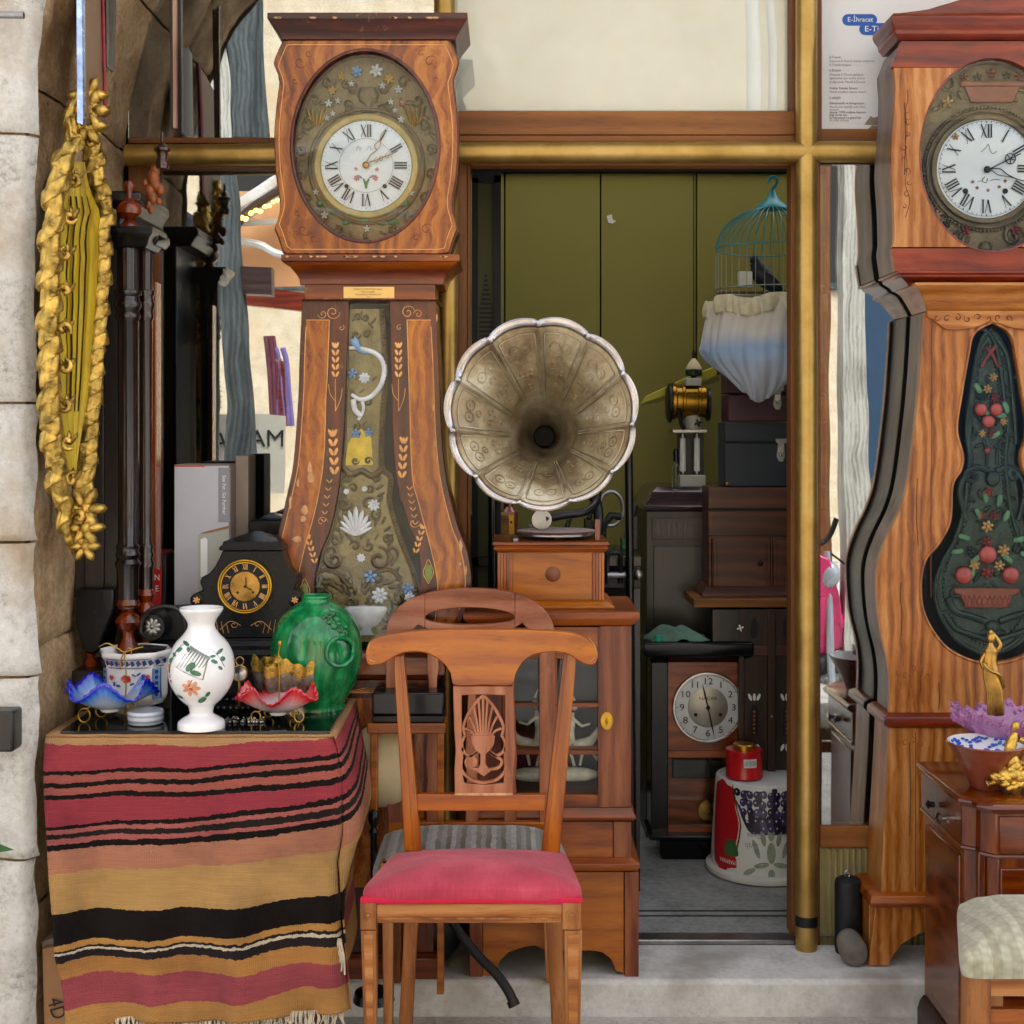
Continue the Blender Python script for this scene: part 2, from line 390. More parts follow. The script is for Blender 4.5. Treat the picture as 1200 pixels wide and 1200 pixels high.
M['chest_wood'] = wood('polished_red_walnut', '#371207', '#6b2f17', '#94502c', 'z', .8, .15, .2, .6)
M['chest_top'] = wood('polished_walnut_top', '#3c1408', '#70331a', '#8e4a2a', 'x', .8, .1, .18, .7)
M['screen_wood'] = wood('carved_brown_screen', '#130906', '#2e1711', '#48281e', 'z', .8, 0, .5, .1)
M['veneer_orange'] = wood('orange_veneer', '#5a230a', '#9c4c1c', '#bd6a30', 'x', .8, .1, .35, .3)
M['shelf_wood'] = wood('plain_shelf_board', '#6b4426', '#8f6038', '#a97a50', 'x', 1, 0, .6, 0)
M['charred'] = wood('old_blackened_post', '#0c0c10', '#2a2a33', '#57575f', 'z', 1.2, .25, .9, 0, 0, .9)
M['rough_stone'] = stone('rough_brown_stone', '#8a6d4c', '#c4a077', '#e2c8a0', 7, .9, .02, '#86694c')
M['white_stone'] = stone('whitewashed_stone', '#a39d95', '#e0dcd6', '#f4f2ee', 6, .9, .02, '#b59a74')
M['cream_stone'] = stone('cream_limestone', '#a8977c', '#c4b498', '#d8cab0', 5, .6, .02, '#c4ab84')
M['street_stone'] = stone('grey_street_stone', '#8f8a82', '#b8b4ac', '#cfccc4', 8, .5, .006, '#9c968c')
M['sill_stone'] = stone('grey_marble_sill', '#a5a5a5', '#c6c6c4', '#d8d8d6', 7, .3, .004, '#a09c96')
M['floor_stone'] = stone('dark_grey_floor', '#6a6d6e', '#8b8e8e', '#a2a5a5', 6, .2, .003)
M['olive'] = simple('olive_painted_panel', '#7c793a', .65, 0, .08, 2, .1, 60)
M['olive_d'] = simple('dark_gap', '#16170c', .9, 0, .1, 2, 0)
M['white_panel'] = simple('whitewashed_board', '#dce2d8', .7, 0, .08, 3, .1, 30)
M['dark_room'] = simple('dark_interior_tone', '#2b2925', .9, 0, .2, 3, 0)
M['ribbed'] = simple('cream_ribbed_metal', '#c9bf8c', .4, .3, .2, 6, .1)
M['paper'] = simple('white_paper', '#d6d8dd', .5, 0, .05, 4, .05)
M['paper_blue'] = simple('blue_print', '#1553a8', .5, 0, .05, 4, 0)
M['ink'] = simple('black_ink', '#15161a', .6, 0, .1, 10, 0)
M['grey_ink'] = simple('grey_ink', '#7d8088', .6, 0, .1, 10, 0)
M['white_ink'] = simple('white_print', '#e6e8ea', .6, 0, .05, 10, 0)
M['enamel'] = simple('white_enamel', '#dfe5ee', .25, 0, .05, 8, .02, 20, coat=.5)
M['win'] = glass_pane('shop_window_glass', .30, (.8,.85,.84,1), 0, .10)
M['win_clear'] = glass_pane('display_glass', .0, (.93,.95,.95,1), 0, .1)
M['clock_glass'] = glass_pane('clock_glass', .0, (.96,.98,.98,1), 0, .2)
M['mirror_glass'] = simple('dark_mirror_glass', '#0c1010', .05, 0, .1, 4, 0, ior=1.5)
M['relief_brass'] = simple('aged_pressed_brass', '#b5a06a', .42, .3, .35, 22, .9, 70, bd=.004)
M['relief_dark'] = simple('dark_patinated_brass', '#6e6048', .36, .65, .45, 24, .9, 70, bd=.004)
M['relief_green'] = simple('dark_green_patina', '#34423b', .34, .35, .5, 22, .9, 60, bd=.004)
M['green_leaf'] = simple('painted_green_leaf', '#5f8a68', .45, 0, .4, 30, .4)
M['red_fruit'] = simple('painted_red_fruit', '#8a3a36', .35, 0, .35, 30, .4)
M['ochre_fl'] = simple('painted_ochre_flower', '#b08a58', .5, 0, .4, 30, .4)
M['white_fl'] = simple('painted_white_flower', '#c9cdd0', .45, 0, .25, 30, .3)
M['blue_fl'] = simple('painted_blue_flower', '#7b9cc4', .45, 0, .25, 30, .3)
M['yellow_fl'] = simple('painted_yellow_flower', '#c49a48', .45, 0, .25, 30, .3)
M['pink'] = simple('painted_pink', '#c98686', .5, 0, .2, 30, .1)
M['velvet'] = None
M['black_board'] = simple('black_backing_board', '#121318', .7, 0, .2, 6, .05)
M['porcelain'] = simple('white_porcelain', '#e4e4e6', .14, 0, .04, 8, .02, 12, coat=.8)
M['porc_blue'] = simple('blue_glaze', '#2b4a86', .2, 0, .3, 40, 0, coat=.6)
M['porc_red'] = simple('red_glaze', '#c23a22', .2, 0, .3, 50, 0, coat=.6)
M['porc_green'] = simple('green_glaze_paint', '#2f6a52', .25, 0, .3, 50, 0, coat=.6)
M['porc_orange'] = simple('orange_glaze_paint', '#d8966a', .25, 0, .3, 60, 0, coat=.6)
M['porc_grey'] = simple('grey_glaze_line', '#77817d', .3, 0, .3, 60, 0)
M['plastic_blue'] = simple('turquoise_plastic', '#1f8a94', .35, 0, .15, 20, .03)
M['wire'] = simple('galvanised_wire', '#8a9088', .4, .6, .2, 20, 0)
M['maroon'] = simple('maroon_leatherette', '#3c1a2b', .4, 0, .15, 20, .4, 220, bd=.0008)
M['navy'] = simple('navy_leatherette', '#142230', .45, 0, .15, 20, .4, 220, bd=.0008)
M['yellow_leaf'] = simple('lime_yellow_plastic', '#a3a01c', .4, 0, .15, 8, .05)
M['amber'] = simple('amber_brass_drum', '#8f6a1c', .2, .8, .3, 20, .05)
M['grey_plastic'] = simple('grey_plastic', '#a5a7a2', .45, 0, .1, 12, .03)
M['white_plastic'] = simple('white_plastic', '#d5d8d6', .4, 0, .08, 10, .03)
M['gold_tin'] = simple('gold_tin_lid', '#c0953a', .3, .9, .2, 20, .05)
M['red_tin'] = simple('red_tin', '#c31a22', .3, 0, .12, 14, .03, coat=.3)
M['cardboard'] = simple('brown_cardboard', '#9a7350', .85, 0, .2, 10, .2, 120)
M['cardboard2'] = simple('greyish_cardboard', '#8b7d72', .85, 0, .2, 10, .2, 120)
M['white_card'] = simple('white_card', '#b4b5bd', .55, 0, .1, 6, .06, 60)
M['grey_card'] = simple('grey_print', '#85878f', .55, 0, .1, 6, 0)
M['rubber'] = simple('black_rubber', '#15181b', .5, 0, .3, 30, .1)
M['leaf_green'] = simple('leaf', '#3d6b3c', .5, 0, .3, 20, .1)
M['cream_cloth'] = simple('cream_cloth', '#cbbd97', .9, 0, .2, 12, .3, 160, sheen=.3)
M['green_rag'] = simple('green_rag', '#5f8273', .9, 0, .3, 20, .4, 120)
M['terracotta'] = simple('brown_glazed_clay', '#7a3a24', .25, 0, .3, 20, .05, coat=.5)
M['figurine'] = simple('ivory_resin', '#e0dcc8', .5, 0, .3, 40, .3)
M['picture_glass'] = simple('dull_picture_back', '#86684c', .5, 0, .2, 6, .05)
M['blue_paint'] = simple('blue_paint', '#27435f', .7, 0, .25, 5, .3)
M['bluegrey_paint'] = wood('blue_grey_weathered_beam', '#1c2325', '#43494a', '#6a7070', 'z', 1.2, .1, .85, 0, 0, .8)
M['white_post'] = wood('white_painted_post', '#8a867c', '#d0ccc2', '#e6e3da', 'z', 1.5, .1, .8, 0, 0, .8)
M['awning'] = simple('tan_awning', '#d69f6e', .8, 0, .1, 3, .1)
M['pink_body'] = simple('pink_scooter_paint', '#d02c6c', .25, 0, .1, 6, 0, coat=.8)
M['grey_body'] = simple('silver_paint', '#a9b0b8', .3, .4, .1, 6, 0, coat=.4)
def velvet_red():
    t = NT('red_corduroy_velvet'); v = t.mapping((260, 30, 12)); n = t.noise(v, 1, 3, .6); b = t.noise(t.oc, 9, 4)
    c = t.ramp(b, [(.3, hx('#8e1a30')), (.55, hx('#ac3046')), (.75, hx('#c04c5c'))])
    c = t.mix(t.math('MULTIPLY', n, .25), c, hx('#d87882'))
    t.b.inputs['Specular IOR Level'].default_value = .15
    t.set(Base_Color=c, Roughness=.85); t.b.inputs['Sheen Weight'].default_value = .2; t.b.inputs['Sheen Tint'].default_value = (1,.75,.78,1)
    t.bump(t.math('ADD', n, t.math('MULTIPLY', t.noise(t.mapping((30, 8, 5)), 1, 3), .8)), .8, .003); return t.m
M['velvet'] = velvet_red()
M['velvet_trim'] = simple('crimson_braid', '#c4123c', .8, 0, .15, 60, .4, 300)
def striped(name, scale, cols, wave=.004):
    t = NT(name); sx = t.n('ShaderNodeSeparateXYZ'); w1 = t.noise(t.oc, 30, 2)
    t.l(t.oc, sx.inputs[0]); x = t.math('ADD', t.math('MULTIPLY', sx.outputs[0], scale), t.math('MULTIPLY', w1, .12))
    f = t.math('FRACT', x); n = len(cols); c = t.ramp(f, [(i/n, hx(k)) for i, k in enumerate(cols)], 'CONSTANT')
    pat = t.n('ShaderNodeTexVoronoi'); pat.inputs['Scale'].default_value = 70; t.l(t.oc, pat.inputs['Vector'])
    c = t.mix(t.math('MULTIPLY', pat.outputs['Distance'], .5), c, hx('#4a463f'))
    t.set(Base_Color=c, Roughness=.7); t.b.inputs['Sheen Weight'].default_value = .3; t.bump(t.noise(t.oc, 350, 3), .3, .001); return t.m
M['stripe_seat'] = striped('grey_striped_brocade', 11, ['#8c8d8a', '#9fa09c', '#6b665c', '#8a8a86', '#5d564b', '#a1a29e', '#7b7a75', '#55503f'])
M['beige_satin'] = striped('beige_striped_satin', 14, ['#a9a68c', '#b9b79f', '#a19d84', '#b4b29a'])
def sheer():
    t = NT('sheer_blue_white_cloth'); sx = t.n('ShaderNodeSeparateXYZ'); t.l(t.oc, sx.inputs[0])
    z = t.math('ADD', sx.outputs[2], t.math('MULTIPLY', t.noise(t.oc, 9, 3), .08))
    c = t.ramp(z, [(.04, hx('#c2cad8')), (.12, hx('#b4c2d8')), (.2, hx('#8fabd0')), (.25, hx('#c9c8c6')), (.34, hx('#c6c0b0'))])
    t.set(Base_Color=c, Roughness=.9, Alpha=.9); t.b.inputs['Sheen Weight'].default_value = .4
    t.bump(t.noise(t.mapping((1,1,.2)), 60, 4), .4, .002); return t.m
M['sheer'] = sheer()
M['white_lace'] = simple('cream_lace', '#c9c3a8', .9, 0, .2, 40, .8, 140, bd=.003)
def green_glaze():
    t = NT('green_drip_glaze'); v = t.mapping((1,1,.18)); n = t.noise(v, 40, 4, .6); b = t.noise(t.oc, 8, 3)
    c = t.ramp(n, [(.3, hx('#04321c')), (.5, hx('#0c7a42')), (.72, hx('#2cae63'))])
    c = t.mix(t.math('MULTIPLY', b, .4), c, hx('#064c2c'))
    t.set(Base_Color=c, Roughness=.14); t.b.inputs['Coat Weight'].default_value = .3; t.bump(b, .15, .004); return t.m
M['green_glaze'] = green_glaze()
def ruffle(name, edge, body, glow):
    t = NT(name); at = t.n('ShaderNodeAttribute'); at.attribute_name = 'edge'
    c = t.ramp(at.outputs['Fac'], [(0, hx(body)), (.5, hx(body)), (.8, hx(glow)), (.93, hx(edge))])
    t.set(Base_Color=c, Roughness=.08); t.b.inputs['Transmission Weight'].default_value = .25; t.b.inputs['Coat Weight'].default_value = 1
    t.b.inputs['Subsurface Weight'].default_value = .2; t.b.inputs['Subsurface Radius'].default_value = (.02,.02,.02)
    return t.m
M['ruffle_blue'] = ruffle('blue_edged_opal_glass', '#0a1ed0', '#b4c0d6', '#3f8ae8')
M['ruffle_red'] = ruffle('red_edged_opal_glass', '#d0102c', '#dcc0c6', '#f05a5e')
M['ruffle_pink'] = simple('mauve_cut_glass', '#c77cc0', .06, 0, .25, 60, .6, 90, coat=1, trans=.45, bd=.004)
def horn_metal():
    t = NT('embossed_tarnished_brass'); n = t.noise(t.oc, 7, 6, .65, .5)
    c = t.ramp(n, [(.3, hx('#453526')), (.42, hx('#736047')), (.54, hx('#978868')), (.66, hx('#bbb29d'))])
    r2 = t.ramp(t.noise(t.mapping((1,1,1),(0,0,.5)), 4, 5, .6), [(.45, (0,0,0,1)), (.65, (1,1,1,1))]); c = t.mix(t.math('MULTIPLY', r2, .5), c, hx('#8d7d6a'))
    vo = t.n('ShaderNodeTexVoronoi'); vo.inputs['Scale'].default_value = 95; vo.feature = 'SMOOTH_F1'; t.l(t.oc, vo.inputs['Vector'])
    t.set(Base_Color=c, Metallic=.5, Roughness=t.math('ADD', t.math('MULTIPLY', n, .3), .26))
    t.bump(t.math('ADD', vo.outputs['Distance'], t.noise(t.oc, 130, 3)), .35, .002); return t.m
M['horn'] = horn_metal()
M['win_t'] = glass_pane('transom_glass', .05, (1,1,1,1), 0, .05)
M['olive_dk'] = simple('dark_olive_panel', '#3c3d1c', .6, 0, .2, 4, .05)
M['paper_cream'] = simple('aged_sign_board', '#b9b4a4', .7, 0, .15, 4, .1)
M['plum_cloth'] = simple('plum_cloth', '#6e3a48', .9, 0, .3, 10, .2)
M['lilac_cloth'] = simple('lilac_cloth', '#7a6aa0', .9, 0, .3, 10, .2)
def emis(name, col, st):
    t = NT(name); t.set(Base_Color=hx(col)); t.b.inputs['Emission Color'].default_value = hx(col); t.b.inputs['Emission Strength'].default_value = st; return t.m
M['bulb'] = emis('lit_bulb', '#ffcf5a', 3.0)
M['clock_panel_h'] = wood('figured_walnut_door', '#58230f', '#95502a', '#c48450', 'z', 1.0, .6, .3, .5, .1)
M['relief_brass2'] = simple('soft_gold_pressed_sheet', '#94835a', .38, .5, .45, 18, 1.0, 38, bd=.008)
M['green_glaze_p'] = simple('painted_bottle_green', '#1f6b47', .3, 0, .3, 30, .2)
M['gilt_patch'] = simple('gilt_patch', '#c9ab3c', .35, .6, .3, 40, .9, 60, bd=.004)
M['plaque'] = simple('brass_name_plate', '#d9b469', .4, .3, .1, 20, .05)
M['engrave'] = simple('engraved_dark_line', '#6b3512', .6, 0, .2, 20, 0)
M['ochre_d'] = simple('dull_ochre_paint', '#c09a66', .5, 0, .35, 40, .4)
M['red_fruit_d'] = simple('brown_red_basket_paint', '#8a4c38', .5, 0, .35, 40, .4)
M['silver_blue'] = simple('silver_blue_foil', '#9fb2d8', .25, .7, .6, 30, .4, 60)
M['red_cloth_p'] = simple('worn_red_gilt_edge', '#9c2c3a', .5, 0, .5, 40, .3)
M['frame_edge_pale'] = wood('pale_pinkish_frame', '#6e4d3c', '#a5826c', '#c4a890', 'z', 1, 0, .5, .1)
M['dark_wood_g'] = wood('polished_dark_column', '#0e0808', '#1f1413', '#3f2a24', 'z', .8, 0, .22, .6)
M['turned_dark'] = wood('dark_turned_finial', '#160a08', '#35201a', '#55362c', 'z', .8, 0, .25, .6)
M['carved_figure'] = simple('carved_orange_wood', '#8a4a22', .4, 0, .4, 40, .5)
M['fringe'] = simple('cream_wool_fringe', '#cfc2aa', .95, 0, .3, 40, .2, 200)
M['porcelain_shade'] = simple('greyish_porcelain', '#bfc3ca', .2, 0, .1, 10, .02, 12, coat=.6)
M['porc_blue_l'] = simple('light_blue_glaze', '#7da2cf', .2, 0, .25, 50, 0, coat=.6)
M['silver_gilt'] = simple('silvered_glass', '#8d8478', .3, .7, .6, 60, .8, 90, bd=.003)
M['goldleaf_s'] = simple('crinkled_gilding', '#d0a84e', .28, .8, .5, 60, .6, 120, bd=.002)
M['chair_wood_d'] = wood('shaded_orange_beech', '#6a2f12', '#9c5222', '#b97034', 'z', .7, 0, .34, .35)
M['turned_wood_l'] = wood('reddish_fluted_strip', '#64290f', '#9a4f28', '#b96e40', 'z', .8, 0, .35, .4)
M['maroon_felt'] = simple('maroon_felt', '#5c1f22', .95, 0, .15, 20, .3, 200, sheen=.4)
M['silver_dull'] = simple('worn_silver_plate', '#a39a88', .34, .9, .35, 30, .1, 60)
M['horn_l'] = simple('polished_embossing', '#a8925a', .34, .85, .35, 30, .1, 60)
M['purple_gloss'] = wood('glossy_plum_lid', '#1c1415', '#3a2b2d', '#574548', 'x', .8, 0, .18, .8)
M['bird_black'] = simple('blue_black_feathers', '#141722', .5, 0, .3, 60, .5, 120)
M['yellow_dk'] = simple('dark_yellow_edge', '#5f5d12', .5, 0, .15, 8, 0)
M['silver_dial'] = simple('silvered_dial', '#c2c8d0', .35, .2, .12, 10, .03)
M['silver_dial2'] = simple('brushed_silver_centre', '#a3a29a', .35, .5, .2, 10, .05)
M['turq'] = simple('turquoise_cap', '#1fa38f', .4, 0, .1, 10, 0)
M['red_print'] = simple('red_print', '#b41622', .4, 0, .15, 12, 0)
M['olive_purple'] = simple('dark_purple_print', '#24203c', .4, 0, .3, 30, 0)
M['olive_print'] = simple('violet_olive_print', '#3d3860', .3, 0, .3, 60, 0, coat=.3)
M['olive_print2'] = simple('black_olive_print', '#191731', .3, 0, .3, 60, 0, coat=.3)
M['lilac_print'] = simple('lilac_print', '#b7b2d6', .4, 0, .1, 60, 0)
M['pale_green_print'] = simple('pale_green_print', '#8f9d8c', .4, 0, .3, 60, 0)
M['silver_print'] = simple('silver_blue_print', '#8d9db5', .4, .2, .2, 60, 0)
M['porc_blue_v'] = simple('vivid_blue_glaze', '#1c54c4', .2, 0, .3, 60, 0, coat=.6)
M['rough_black'] = simple('scratched_black_iron', '#1f2428', .5, .3, .6, 30, .5, 80)
M['pebble'] = simple('grey_brown_stone', '#6f6862', .7, 0, .35, 18, .3, 50)
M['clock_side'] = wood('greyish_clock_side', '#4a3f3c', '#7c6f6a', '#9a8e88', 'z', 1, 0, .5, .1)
M['relief_umber'] = simple('umber_pressed_sheet', '#7d6c4e', .45, .2, .4, 14, .8, 45, bd=.005)
# ==== THE SETTING
struct('street_ground', MB().grid(lambda u, v: (lerp(-40, 40, u), lerp(-45, .3, v), -.089), 2, 2), M['street_stone'])
GZ = -.085
pave = MB().grid(lambda u, v: (lerp(-3, 3, u), lerp(-3.0, -.2, v), -.0885), 1, 1)
for i in range(9):
    for j in range(5):
        x0, y0 = -1.95 + i*.44 + (.2 if j % 2 else 0), -.235 - (j+1)*.42
        mb = MB().box(x0+.003, x0+.434, y0+.003, y0+.414, -.12, GZ + random.uniform(-.0015, .0015))
        o = part('paving_stone', mb, M['street_stone'], None, .004); o['kind'] = 'structure'
struct('stone_step', MB().loft([(-1.6, 2.2, -.215, .02, -.12), (-1.6, 2.2, -.215, .02, -.008), (-1.6, 2.2, -.205, .02, 0)]), M['sill_stone'], .004)
struct('shop_floor', MB().grid(lambda u, v: (lerp(-1.5, 2.0, u), lerp(.07, 2.6, v), .004), 1, 1), M['floor_stone'])
struct('threshold', MB().box(X(536, .05), X(930, .05), .02, .075, -.05, .012), M['steel'], .003)
gr = MB()
for y in (.215, .255): gr.box(-.3, 1.0, y, y + .008, .0035, .0052)
struct('floor_groove', gr, M['black_board'])
YB = 1.5
bw = struct('back_wall', MB().box(-1.5, 2.3, YB + .02, YB + .06, 0, 4.3), M['olive_d'])  # unseen upper part raised to keep sun out of the roof opening
stp = 112.3*S(YB)
for k in range(-1, 7):
    x0 = X(591.5, YB) + (k)*stp
    part('wall_panel', MB().box(x0 + .003, x0 + stp - .003, YB, YB + .018, .05, Z(203, YB)), M['olive'], bw, .002)
struct('wall_cornice', MB().box(-1.5, 2.3, YB - .02, YB + .018, Z(203, YB) + .002, Z(203, YB) + .12), M['olive_d'])
struct('ceiling', MB().box(-1.5, 2.3, .16, .55, 2.5, 2.56).box(-1.5, -1.4, .62, 1.6, 2.5, 2.56).box(2.2, 2.3, .62, 1.6, 2.5, 2.56), M['olive_d'])  # unseen roof left open as an added skylight to brighten the back wall
struct('side_wall', MB().box(-1.56, -1.5, .16, 1.6, 0, 2.6), M['olive'])
struct('side_wall', MB().box(2.3, 2.36, .16, 1.6, 0, 2.6), M['olive'])
struct('dark_backing', MB().box(-1.5, X(548, .5) - .16, .5, .53, 0, 2.5), M['dark_room'])  # dark sheet added behind the left bay to keep its reflections clean
struct('dark_backing', MB().box(X(935, .5) + .09, 2.3, .5, .53, 0, 2.5), M['dark_room'])  # same added dark sheet behind the right bay
struct('facade_wall', MB().box(-3, 3.2, .08, .16, 2.62, 3.9), M['cream_stone'])  # unseen wall kept low so sky reaches the back wall inside
# -- stone pier and arch
ARX, ARZ, ARR, PY = .03, 2.05, 1.06, -.62
def arch_pt(s):
    a = s / ARR; a = min(a, math.pi/2); return ARX - ARR*math.cos(a), ARZ + ARR*math.sin(a)
from mathutils import noise as mnoise
def rough(p, k=9, a=.012): return a*(mnoise.noise(p*k) + .5*mnoise.noise(p*k*2.7) + .25*mnoise.noise(p*k*7))
pier = thing('stone_pier', (-1.03, PY, GZ), 'whitewashed stone arch pier with a rough brown inner face at the left edge', 'stone pier')
rows = [-.09] + [Z(y, PY) for y in (1010, 795, 636, 472, 155)] + [2.36, 2.75, 3.1]
random.seed(3)
for i in range(len(rows) - 1):
    z0, z1 = rows[i] + .003, rows[i+1] - .003
    xs = [(-1.036 + random.uniform(-.012, .006)) if z1 < 2.2 else None][0]
    def face(u, v, z0=z0, z1=z1, i=i):
        z = lerp(z0, z1, v); xe = -1.036 if z < ARZ else arch_pt(math.asin(min(.999, (z-ARZ)/ARR))*ARR)[0] - .006
        xe += .012*mnoise.noise(Vector((3.1, i*7.7, z*9)))
        x = lerp(-1.6, xe, u); p = Vector((x, 0, z)); e = min(u, 1-u)*2; ev = min(v, 1-v)*2
        d = .012*max(0, 1 - ev*9)**2 + (.03*max(0, (u-.955)/.045)**2)
        return (x, PY + d + rough(p, 11, .010), z)
    mb = MB().grid(face, 34, 30); mb.f = [tuple(reversed(f)) for f in mb.f]
    mb.f = [tuple(reversed(f)) for f in mb.f]
    part('stone_block', mb, M['white_stone'], pier, ang=180)
part('mortar', MB().box(-1.6, -1.06, PY + .03, PY + .4, -.09, 3.1), M['rough_stone'], pier)
cuts = [-2.14, -1.75, -1.18, -.72, -.28, .05, .42, .83, 1.25, 1.664]
for i in range(len(cuts) - 1):
    for (ya, yb) in ((PY + .032, -.28 + .03*math.sin(i*3)), (-.28 + .03*math.sin(i*3) + .008, .14)):
        def inner(u, v, c0=cuts[i] + .003, c1=cuts[i+1] - .003, ya=ya, yb=yb):
            s = lerp(c0, c1, v); y = lerp(ya, yb, u)
            if s < 0: x, z, nx, nz = -1.036, ARZ + s, 1, 0
            else: x, z = arch_pt(s); nx, nz = (ARX - x)/ARR, (ARZ - z)/ARR
            e = min(u, 1-u, v, 1-v)*2
            d = rough(Vector((x, y, z)) + Vector((0, 7, 0)), 5, .014) - .008*max(0, 1 - e*14)**2 - .008
            return (x + nx*d, y, z + nz*d)
        part('inner_stone', MB().grid(inner, 20, 26), M['rough_stone'], pier, ang=180)
part('arch_core', MB().box(-1.6, -1.062, PY + .4, .14, -.09, 3.1), M['rough_stone'], pier)
struct('upper_wall', MB().box(-3, 3.2, PY + .02, .08, 3.12, 3.9), M['cream_stone'])  # unseen, cut to the facade height so the skylight stays open to the sky
struct('left_wall', MB().box(-6, -1.6, PY + .02, .1, -.1, 3.9), M['cream_stone'])
struct('right_wall', MB().box(2.4, 6, -.3, .1, -.1, 3.9), M['cream_stone'])
solo('iron_bracket', MB().pbox(-20, 15, 834, 882, PY - .05, .06), M['dark_wood'], 'short dark block fixed to the pale pier at the left edge', 'bracket', bevel=.006)
solo('metal_rod', MB().tube([Q(-40, 17, PY - .05), Q(28, 18, PY - .05)], .0075, 10), M['steel'], 'short grey metal rod across the top of the stone pier', 'rod')
pl = MB()
pl.add([Q(-30, 1000, PY-.1), Q(-10, 985, PY-.1), Q(17, 996, PY-.12), Q(-8, 1000, PY-.09)], [(0,1,2,3)])
solo('plant_leaf', pl, M['leaf_green'], 'green leaf tip poking in beside the bottom of the pier', 'leaf')
# ==== SHOPFRONT
shop = thing('shopfront', (0, GY, 0), 'shopfront of brass tubes and brown boards holding the large window panes', 'shopfront')
YR = .03
r_ = 12.6*S(YR)
def rail(pts, label=None):
    mb = MB().tube(pts, r_, 24); return part('brass_rail', mb, M['rail'], shop)
rail([Q(148, 182, YR), Q(522, 180, YR)]); rail([Q(522, 179, YR), Q(945, 178, YR)]); rail([Q(945, 178, YR), Q(1400, 178, YR)])
rail([Q(945, 178, YR) , Q(945, -120, YR)])
rail([Q(945, 178, YR + .002), Q(945, 1118, YR - .04)])
rail([Q(521, 180, YR), Q(521, -120, YR)]); rail([Q(524, 180, YR), Q(524, 1112, YR)])
part('rail_band', MB().tube([Q(945, 1072, YR - .038), Q(945, 1084, YR - .039)], r_ + .001, 24), M['black_metal'], shop)
FB = GY - .03
def board(px0, px1, py0, py1, Y=FB, dep=.05, m='frame_wood', nm='frame_board', bv=.002):
    return part(nm, MB().pbox(px0, px1, py0, py1, Y, dep), M[m], shop, bv)
board(534, 932, 130, 158); board(534, 932, 158.6, 166, FB - .01)
board(532, 547, 190, 1108, FB + .005, .06, 'frame_wood_v'); board(547.5, 551, 190, 1108, FB + .012, .05, 'frame_wood_v')
board(927, 934, 190, 1108, FB + .005, .06, 'frame_wood_v'); board(927, 934, -80, 166, FB + .004, .05, 'frame_wood_v')
board(551, 927, 190, 194, FB + .005, .05, 'frame_wood')
board(150, 186, 193, 900, FB + .005, .05, 'frame_wood_v'); board(150, 520, 161, 168, FB + .006, .04); board(186, 520, 191, 197, FB + .006, .04)
board(951, 963, -80, 166, FB + .006, .04, 'frame_wood_v'); board(951, 1400, 151, 167, FB + .007, .04)
board(955, 961, 190, 1112, .03, .04, 'frame_wood_v'); board(961, 1400, 968, 993, .028, .04)
board(961, 1400, 190, 192.5, FB + .007, .04)
board(150, 520, 960, 992, FB + .004, .04); board(150, 520, 993, 1110, FB + .015, .04, 'frame_wood')
rb = part('ribbed_panel', MB().pbox(961, 1400, 994, 1114, FB + .024, .02), M['ribbed'], shop)
for k in range(34):
    px = 963 + k*7.1
    part('rib', MB().tube([Q(px + 2, 994.5, FB + .022), Q(px + 2, 1113, FB + .022)], .0055, 8), M['ribbed'], rb)
def pane(px0, px1, py0, py1, m='win'):
    return part('window_pane', MB().pbox(px0, px1, py0, py1, GY, .005), M[m], shop, smooth=False)
pane(150, 519, -80, 162); pane(187, 519, 197.5, 959); pane(535, 926, -80, 129, 'win_t'); pane(963.5, 1398, -80, 150); part('window_pane', MB().pbox(961.5, 1398, 193, 967.6, .035, .005), M['win'], shop, smooth=False)
part('white_backing', MB().pbox(526, 936, -80, 150, GY + .03, .01), M['white_panel'], shop)
part('box_head', MB().pbox(548, 930, 186, 197, GY + .08, .05), M['black_board'], shop)
dl = thing('inner_door', (X(572, .45), .45, .005), 'dark inner door leaf with a small fir tree pattern, folded open inside the doorway', 'door')
part('door_frame', MB().pbox(553, 560, 208, 760, .4, .03).pbox(579, 587, 206, 900, .4, .03).pbox(553, 587, 198, 214, .4, .03), M['black_board'], dl)
part('door_panel', MB().pbox(560, 579, 214, 900, .415, .012), M['olive_dk'], dl)
tr = MB()
for k in range(17):
    yy = 322 + k*5.4; hw = min(8, 1.2 + k*.9)
    tr.pbox(569.5 - hw, 569.5 + hw, yy, yy + 3, .413, .0015)
part('tree_pattern', tr, M['black_board'], dl)
# ==== THE STREET OPPOSITE (seen only as reflections in the panes)
def V(px, py, Yv): p = Q(px, py, Yv); return Vector((p.x, 2*GY - p.y, p.z))
def vbox(px0, px1, py0, py1, Yv, dep=.15):
    a, b = V(px0, py1, Yv), V(px1, py0, Yv); return MB().box(a.x, b.x, a.y - dep, a.y, a.z, b.z)
def vslab(pts, Yv, dep=.12):
    return MB().prism([(V(a, b, Yv).x, V(a, b, Yv).z) for a, b in pts], V(0, 0, Yv).y - dep, V(0, 0, Yv).y)
ow = thing('opposite_house', (0, -11.8, -.085), 'pale limestone house across the narrow street, reflected in the panes', 'house')
part('wall', MB().box(-9, 9, -12.4, -11.8, -.1, 6.2), M['cream_stone'], ow)
for k in range(5):
    x0 = -6.4 + k*3.0
    wf = part('window', MB().box(x0, x0 + 1.1, -11.82, -11.72, 2.9, 4.5), M['bluegrey_paint'], ow)
    part('pane', MB().box(x0 + .1, x0 + 1.0, -11.715, -11.705, 3.0, 4.4), M['dark_room'], wf)
solo('charred_post', vslab([(178,245),(205,236),(238,262),(246,330),(240,420),(243,560),(240,900),(175,900),(178,560)], 4.3), M['charred'], 'cracked blackened timber post across the street, reflected in the left window', 'post', bevel=.02)
